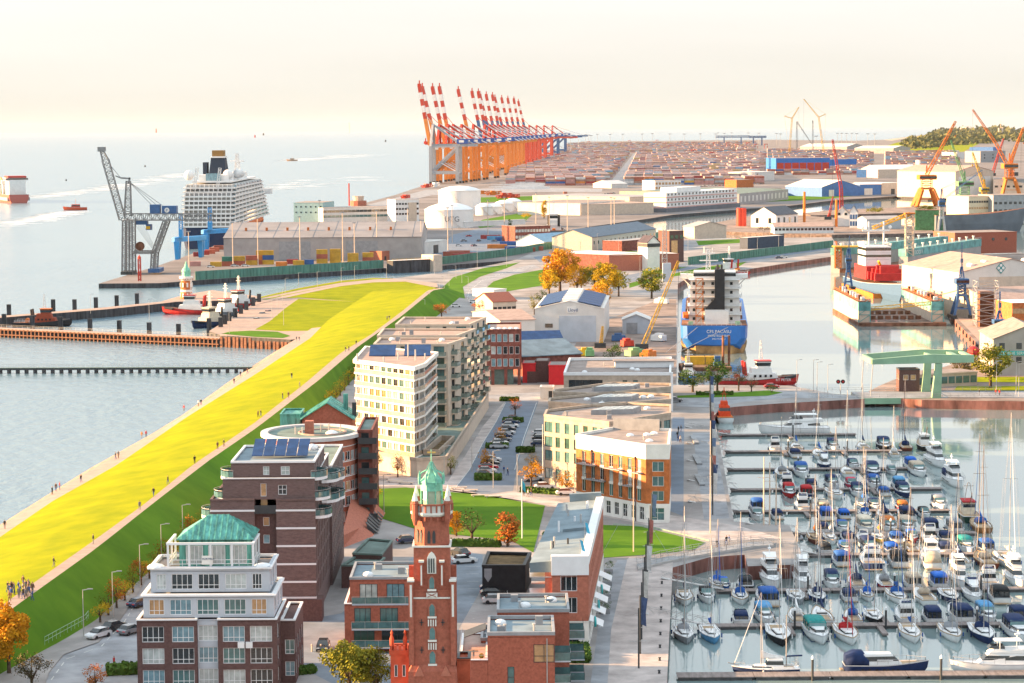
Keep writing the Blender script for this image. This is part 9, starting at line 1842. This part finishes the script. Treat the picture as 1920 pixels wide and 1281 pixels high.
lamps([(1494,735),(1525,735),(1532,740),(1552,745),(1868,738),(1905,740),(1910,744)], "on the quay road by the green bridge", g0, 0, 1.4); lamps([(925,915),(833,905),(885,885),(970,922),(1078,950),(1170,960),(720,965)], "round the park and side streets", g0, 0, 1.2)
for i, (x, y, h) in enumerate(((484,498,26),(563,495,26),(643,492,28),(707,488,28),(355,525,24),(437,500,24),(600,440,24),(765,470,26),(840,470,26),(915,448,26),(946,440,26),(1030,440,26),(1064,445,28),(1103,450,28),(1146,450,28),(1152,452,28),(848,455,24),(1005,420,24),(665,492,22),(790,485,22))):
 o = thing("yard_mast", "slender floodlight pole in the outer harbour yards, %s listed from the shed" % nth(i), "light mast", tuple(at(x,y,0)), 0, "yard floodlight poles"); part(o, "pole", MB().tube((0,0,0),(0,0,h),.3,.2,n=6), M_SANDST); part(o, "lamp_head", MB().bx(-1,1,-.3,.3,h,h+.5), M_GREY)
FLC = [(.05,.08,.17),(.55,.55,.55),(.14,.20,.32),(.50,.48,.46),(.34,.12,.10)]
for i in range(22):
 t = i/21; x = 1331+(1341-1331)*t if i < 12 else 1222-(i-12)*2.7; y = 762+(i*18.5) if i < 12 else 1010+(i-12)*27; P = at(x, y, 0); hgt = 8.5
 o = thing("flag_mast", "dark flag mast with hanging banner on the promenade, %s from the north end" % nth(i), "flag mast", tuple(P), .15*(i%5), "promenade flag masts"); part(o, "pole", MB().tube((0,0,0),(0,0,hgt),.13,.10,n=6), M_DARK); part(o, "arm", MB().bar((-1.3,0,hgt*.45),(1.0,0,hgt*.45),.07), M_STEEL)
 c = FLC[i % 5]
 if i % 2 == 0 or i < 12: part(o, "banner", MB().loft([[(.15,-.02,hgt-.3),(1.1,.1,hgt-.5),(1.1,.13,hgt-.5),(.15,.02,hgt-.3)],[(.15,.05,hgt-2.2),(.8,-.15,hgt-2.6),(.8,-.12,hgt-2.6),(.15,.08,hgt-2.2)],[(.15,-.02,hgt-4.2),(.9,.12,hgt-4.6),(.9,.15,hgt-4.6),(.15,.02,hgt-4.2)]]), canv(c))
for i, (x, y, h, lab) in enumerate(((979,1010,11,"white flag pole with light blue flag on the park lawn"),(1018,890,11,"white flag pole before the beige office"),(1332,1000,21,"tall bare mast with stays at the plaza's edge"),(1188,1035,14,"tall slanting mast on the lawn by the footbridge"))):
 o = thing("flag_pole", lab, "flag pole", tuple(at(x,y,0))); part(o, "pole", MB().tube((0,0,0),(0,0,h),.12,.07,n=6), M_GEL if i < 2 else M_SANDST)
 if i < 2: part(o, "flag", MB().loft([[(.1,0,h-.3),(.6,.1,h-.9),(.6,.13,h-.9),(.1,.03,h-.3)],[(.1,.05,h-1.8),(.7,-.1,h-2.6),(.7,-.07,h-2.6),(.1,.08,h-1.8)]]), canv((.05,.40,.50)))
 else: part(o, "stay", MB().tube((0,0,h*.7),(-6,-4,0),.03,n=3).tube((0,0,h*.7),(6,-4,0),.03,n=3), M_ROPE)
for i, (x0, y0, x1, y1, hgt) in enumerate(((1432,985,1440,870,13),(1443,985,1446,880,12),(1455,985,1456,900,10))): o = thing("show_mast", "old wooden ship mast standing on the plaza edge, %s from left" % nth(i), "mast", tuple(at(x0,y0,0)), 0, "plaza masts"); part(o, "spar", MB().tube((0,0,0),(0,0,hgt),.16,.09,n=6), M_SANDST); part(o, "yard_arm", MB().bar((-1.2,0,hgt*.7),(1.2,0,hgt*.7),.08), M_SANDST)
def footbridge():
 px = [(1195,1062),(1240,1050),(1300,1038),(1360,1028),(1410,1020),(1448,1018)]; P = [at(x, y, .35) for x, y in px]; O = P[0].copy(); o = thing("footbridge", "curved grey footbridge with slanting railings over the lock inlet", "footbridge", tuple(O)); P = [p-O for p in P]; w = 2.0
 part(o, "deck", MB().loft([[(p.x,p.y-w,p.z-.3),(p.x,p.y+w,p.z-.3),(p.x,p.y+w,p.z),(p.x,p.y-w,p.z)] for p in P]), M_GREY); part(o, "edge_beam", MB().loft([[(p.x,p.y-w-.3,p.z-.5),(p.x,p.y-w-.02,p.z-.5),(p.x,p.y-w-.02,p.z+.05),(p.x,p.y-w-.3,p.z+.05)] for p in P]), M_STEEL)
 for s in (-w,w): r = MB(); rail(r, [(p.x,p.y+s) for p in P], P[0].z, 1.2, .045, 1.7, 2); part(o, "railing", r, M_STEEL)
footbridge()
def steps(label, pts, name, cat, f, h=1.0):
 W = [f(x, y) for x, y in pts]; o = thing(name, label, cat, tuple(W[0])); r = MB(); Q = [w-W[0] for w in W]
 for a, b in zip(Q, Q[1:]):
  n = max(1, round((b-a).length/1.4))
  for i in range(n+1): p = a.lerp(b,i/n); r.tube(p,p+Vector((0,0,h)),.04,n=4)
  for k in (.5,1): r.tube(a+Vector((0,0,h*k)),b+Vector((0,0,h*k)),.045,n=4)
 part(o, "railing", r, M_BRG); return o
steps("green railing of the dike stairs at the street corner", [(84,1210),(120,1190),(160,1168),(166,1160)], "stair_railing", "railing", lambda x, y: at(x, y, 1.2), 1.2); steps("pale fence along the lock channel lawn", [(480,558),(560,541),(640,527),(720,521)], "channel_fence", "fence", lambda x, y: at(x, y, 1.0), 1.8)
steps("stone-edged kerb rail along the sunlit lawn", [(1150,985),(1220,990),(1330,1016)], "lawn_edge", "edging", g0, .3)
for i, (x, y) in enumerate(((860,918),(900,932),(925,934),(880,922),(740,905),(760,908),(715,900))):
 o = thing("park_bench", "long timber park bench on the paved edge of the lawn, %s of the scattered benches" % nth(i), "bench", tuple(at(x,y,0)), .2-.1*i, "park benches"); part(o, "seat", MB().bx(-1.8,1.8,-.4,.4,.35,.5), M_SANDST); part(o, "leg", MB().bx(-1.4,-1.2,-.35,.35,0,.35), M_GREY); part(o, "leg", MB().bx(1.2,1.4,-.35,.35,0,.35), M_GREY)
for i in range(3): o = thing("glass_bench", "long pale planter bench on the promenade, %s from the north" % nth(i), "bench", tuple(at(1302+i*5,826+i*34+i*4,0)), 0, "promenade benches"); part(o, "slab", MB().bx(-.6,.6,-7,7,.1,.45), M_GREY); part(o, "plinth", MB().bx(-.5,.5,-6.8,6.8,0,.1), M_DARK)
for i, (x, y) in enumerate(((1141,1075),(1139,1098),(1137,1122),(1135,1150))): o = thing("planter", "square planter with round bush on the quay lane, %s from the far end" % nth(i), "planter", tuple(at(x,y,0)), 0, "quay planters"); part(o, "tub", MB().bx(-.7,.7,-.7,.7,0,.8), M_GREY); put("crown", crown_mesh("round", i % 4, "green", 500), o, (0,0,1.5), 0, (.9,.9,.9))
for i in range(7): o = tag(MB().tube((0,0,0),(0,0,1.0),.12,n=6).sphere((0,0,1.0),.14,6,4).build("bollard", M_SANDST, None, tuple(at(585+i*17,1222-(0 if i%2 else 0),0))), "short bollard along the square's kerb, %s from left" % nth(i), "bollard", "square bollards")
for i in range(8): o = tag(MB().lathe([(.2,0),(.14,.3),(.22,.42),(.2,.5)],8).build("bollard", M_DARK, None, tuple(at(1241-i*.7,1095+i*24,0))), "dark mooring bollard on the marina quay, %s from the far end" % nth(i), "bollard", "mooring bollards")
for i in range(12): car(860+i*9.5, 462-(i%3)*9, .3*i, CV[(i*5)%6], "%s car in the harbour yard beside the scattered containers, %s from left" % (CV[(i*5)%6], nth(i)))
sheet("tower_lawn", [(1205,509),(1245,503),(1290,500),(1240,513),(1205,516)], .03, M_GRASS2); sheet("wall_lawn", [(1100,486),(1180,470),(1210,474),(1190,482),(1120,492)], .03, M_GRASS2); sheet("island_lawn", [(1305,452),(1395,448),(1398,455),(1310,460)], .03, M_GRASS2)
def marking(pts, w, label, dash=None, z=.045):
 W = [at(x, y, z) for x, y in pts]; mb = MB()
 for a, b in zip(W, W[1:]):
  d = b-a; n = max(1, round(d.length/dash)) if dash else 1
  for i in range(n): p, q = a+d*(i/n), a+d*((i+(.5 if dash else 1))/n); s_ = Vector((-d.y,d.x,0)).normalized()*w/2; o_ = len(mb.v); mb.v += [tuple(p-s_),tuple(q-s_),tuple(q+s_),tuple(p+s_)]; mb.face((o_,o_+1,o_+2,o_+3))
 struct("road_marking", mb, mat("road_paint", (.62,.62,.60), .7, var=.15, scale=1))
marking([(876,560),(880,546),(903,526),(952,510),(1004,499)], .35, "", 9); marking([(1165,526),(1240,509),(1320,492.5),(1420,482.5),(1550,465)], .35, "", 9); marking([(1272,757),(1345,755),(1480,740),(1604,744)], .2, "", 6); marking([(1005,487),(1080,475),(1240,457)], .35, "", 9)
marking([(948,755),(930,791),(905,831),(880,881),(852,917)], .15, ""); marking([(1006,755),(982,821),(965,881)], .15, ""); marking([(96,1275),(124,1236),(190,1212),(233,1166),(266,1113)], .14, "", 4)
for i in range(9): marking([(944-i*6.4,762+i*12.5),(930-i*6.6,763+i*13)], .14, "")
for i in range(8): marking([(872+i*2,1062+i*14),(900-i*1.5,1062+i*14)], .12, "")
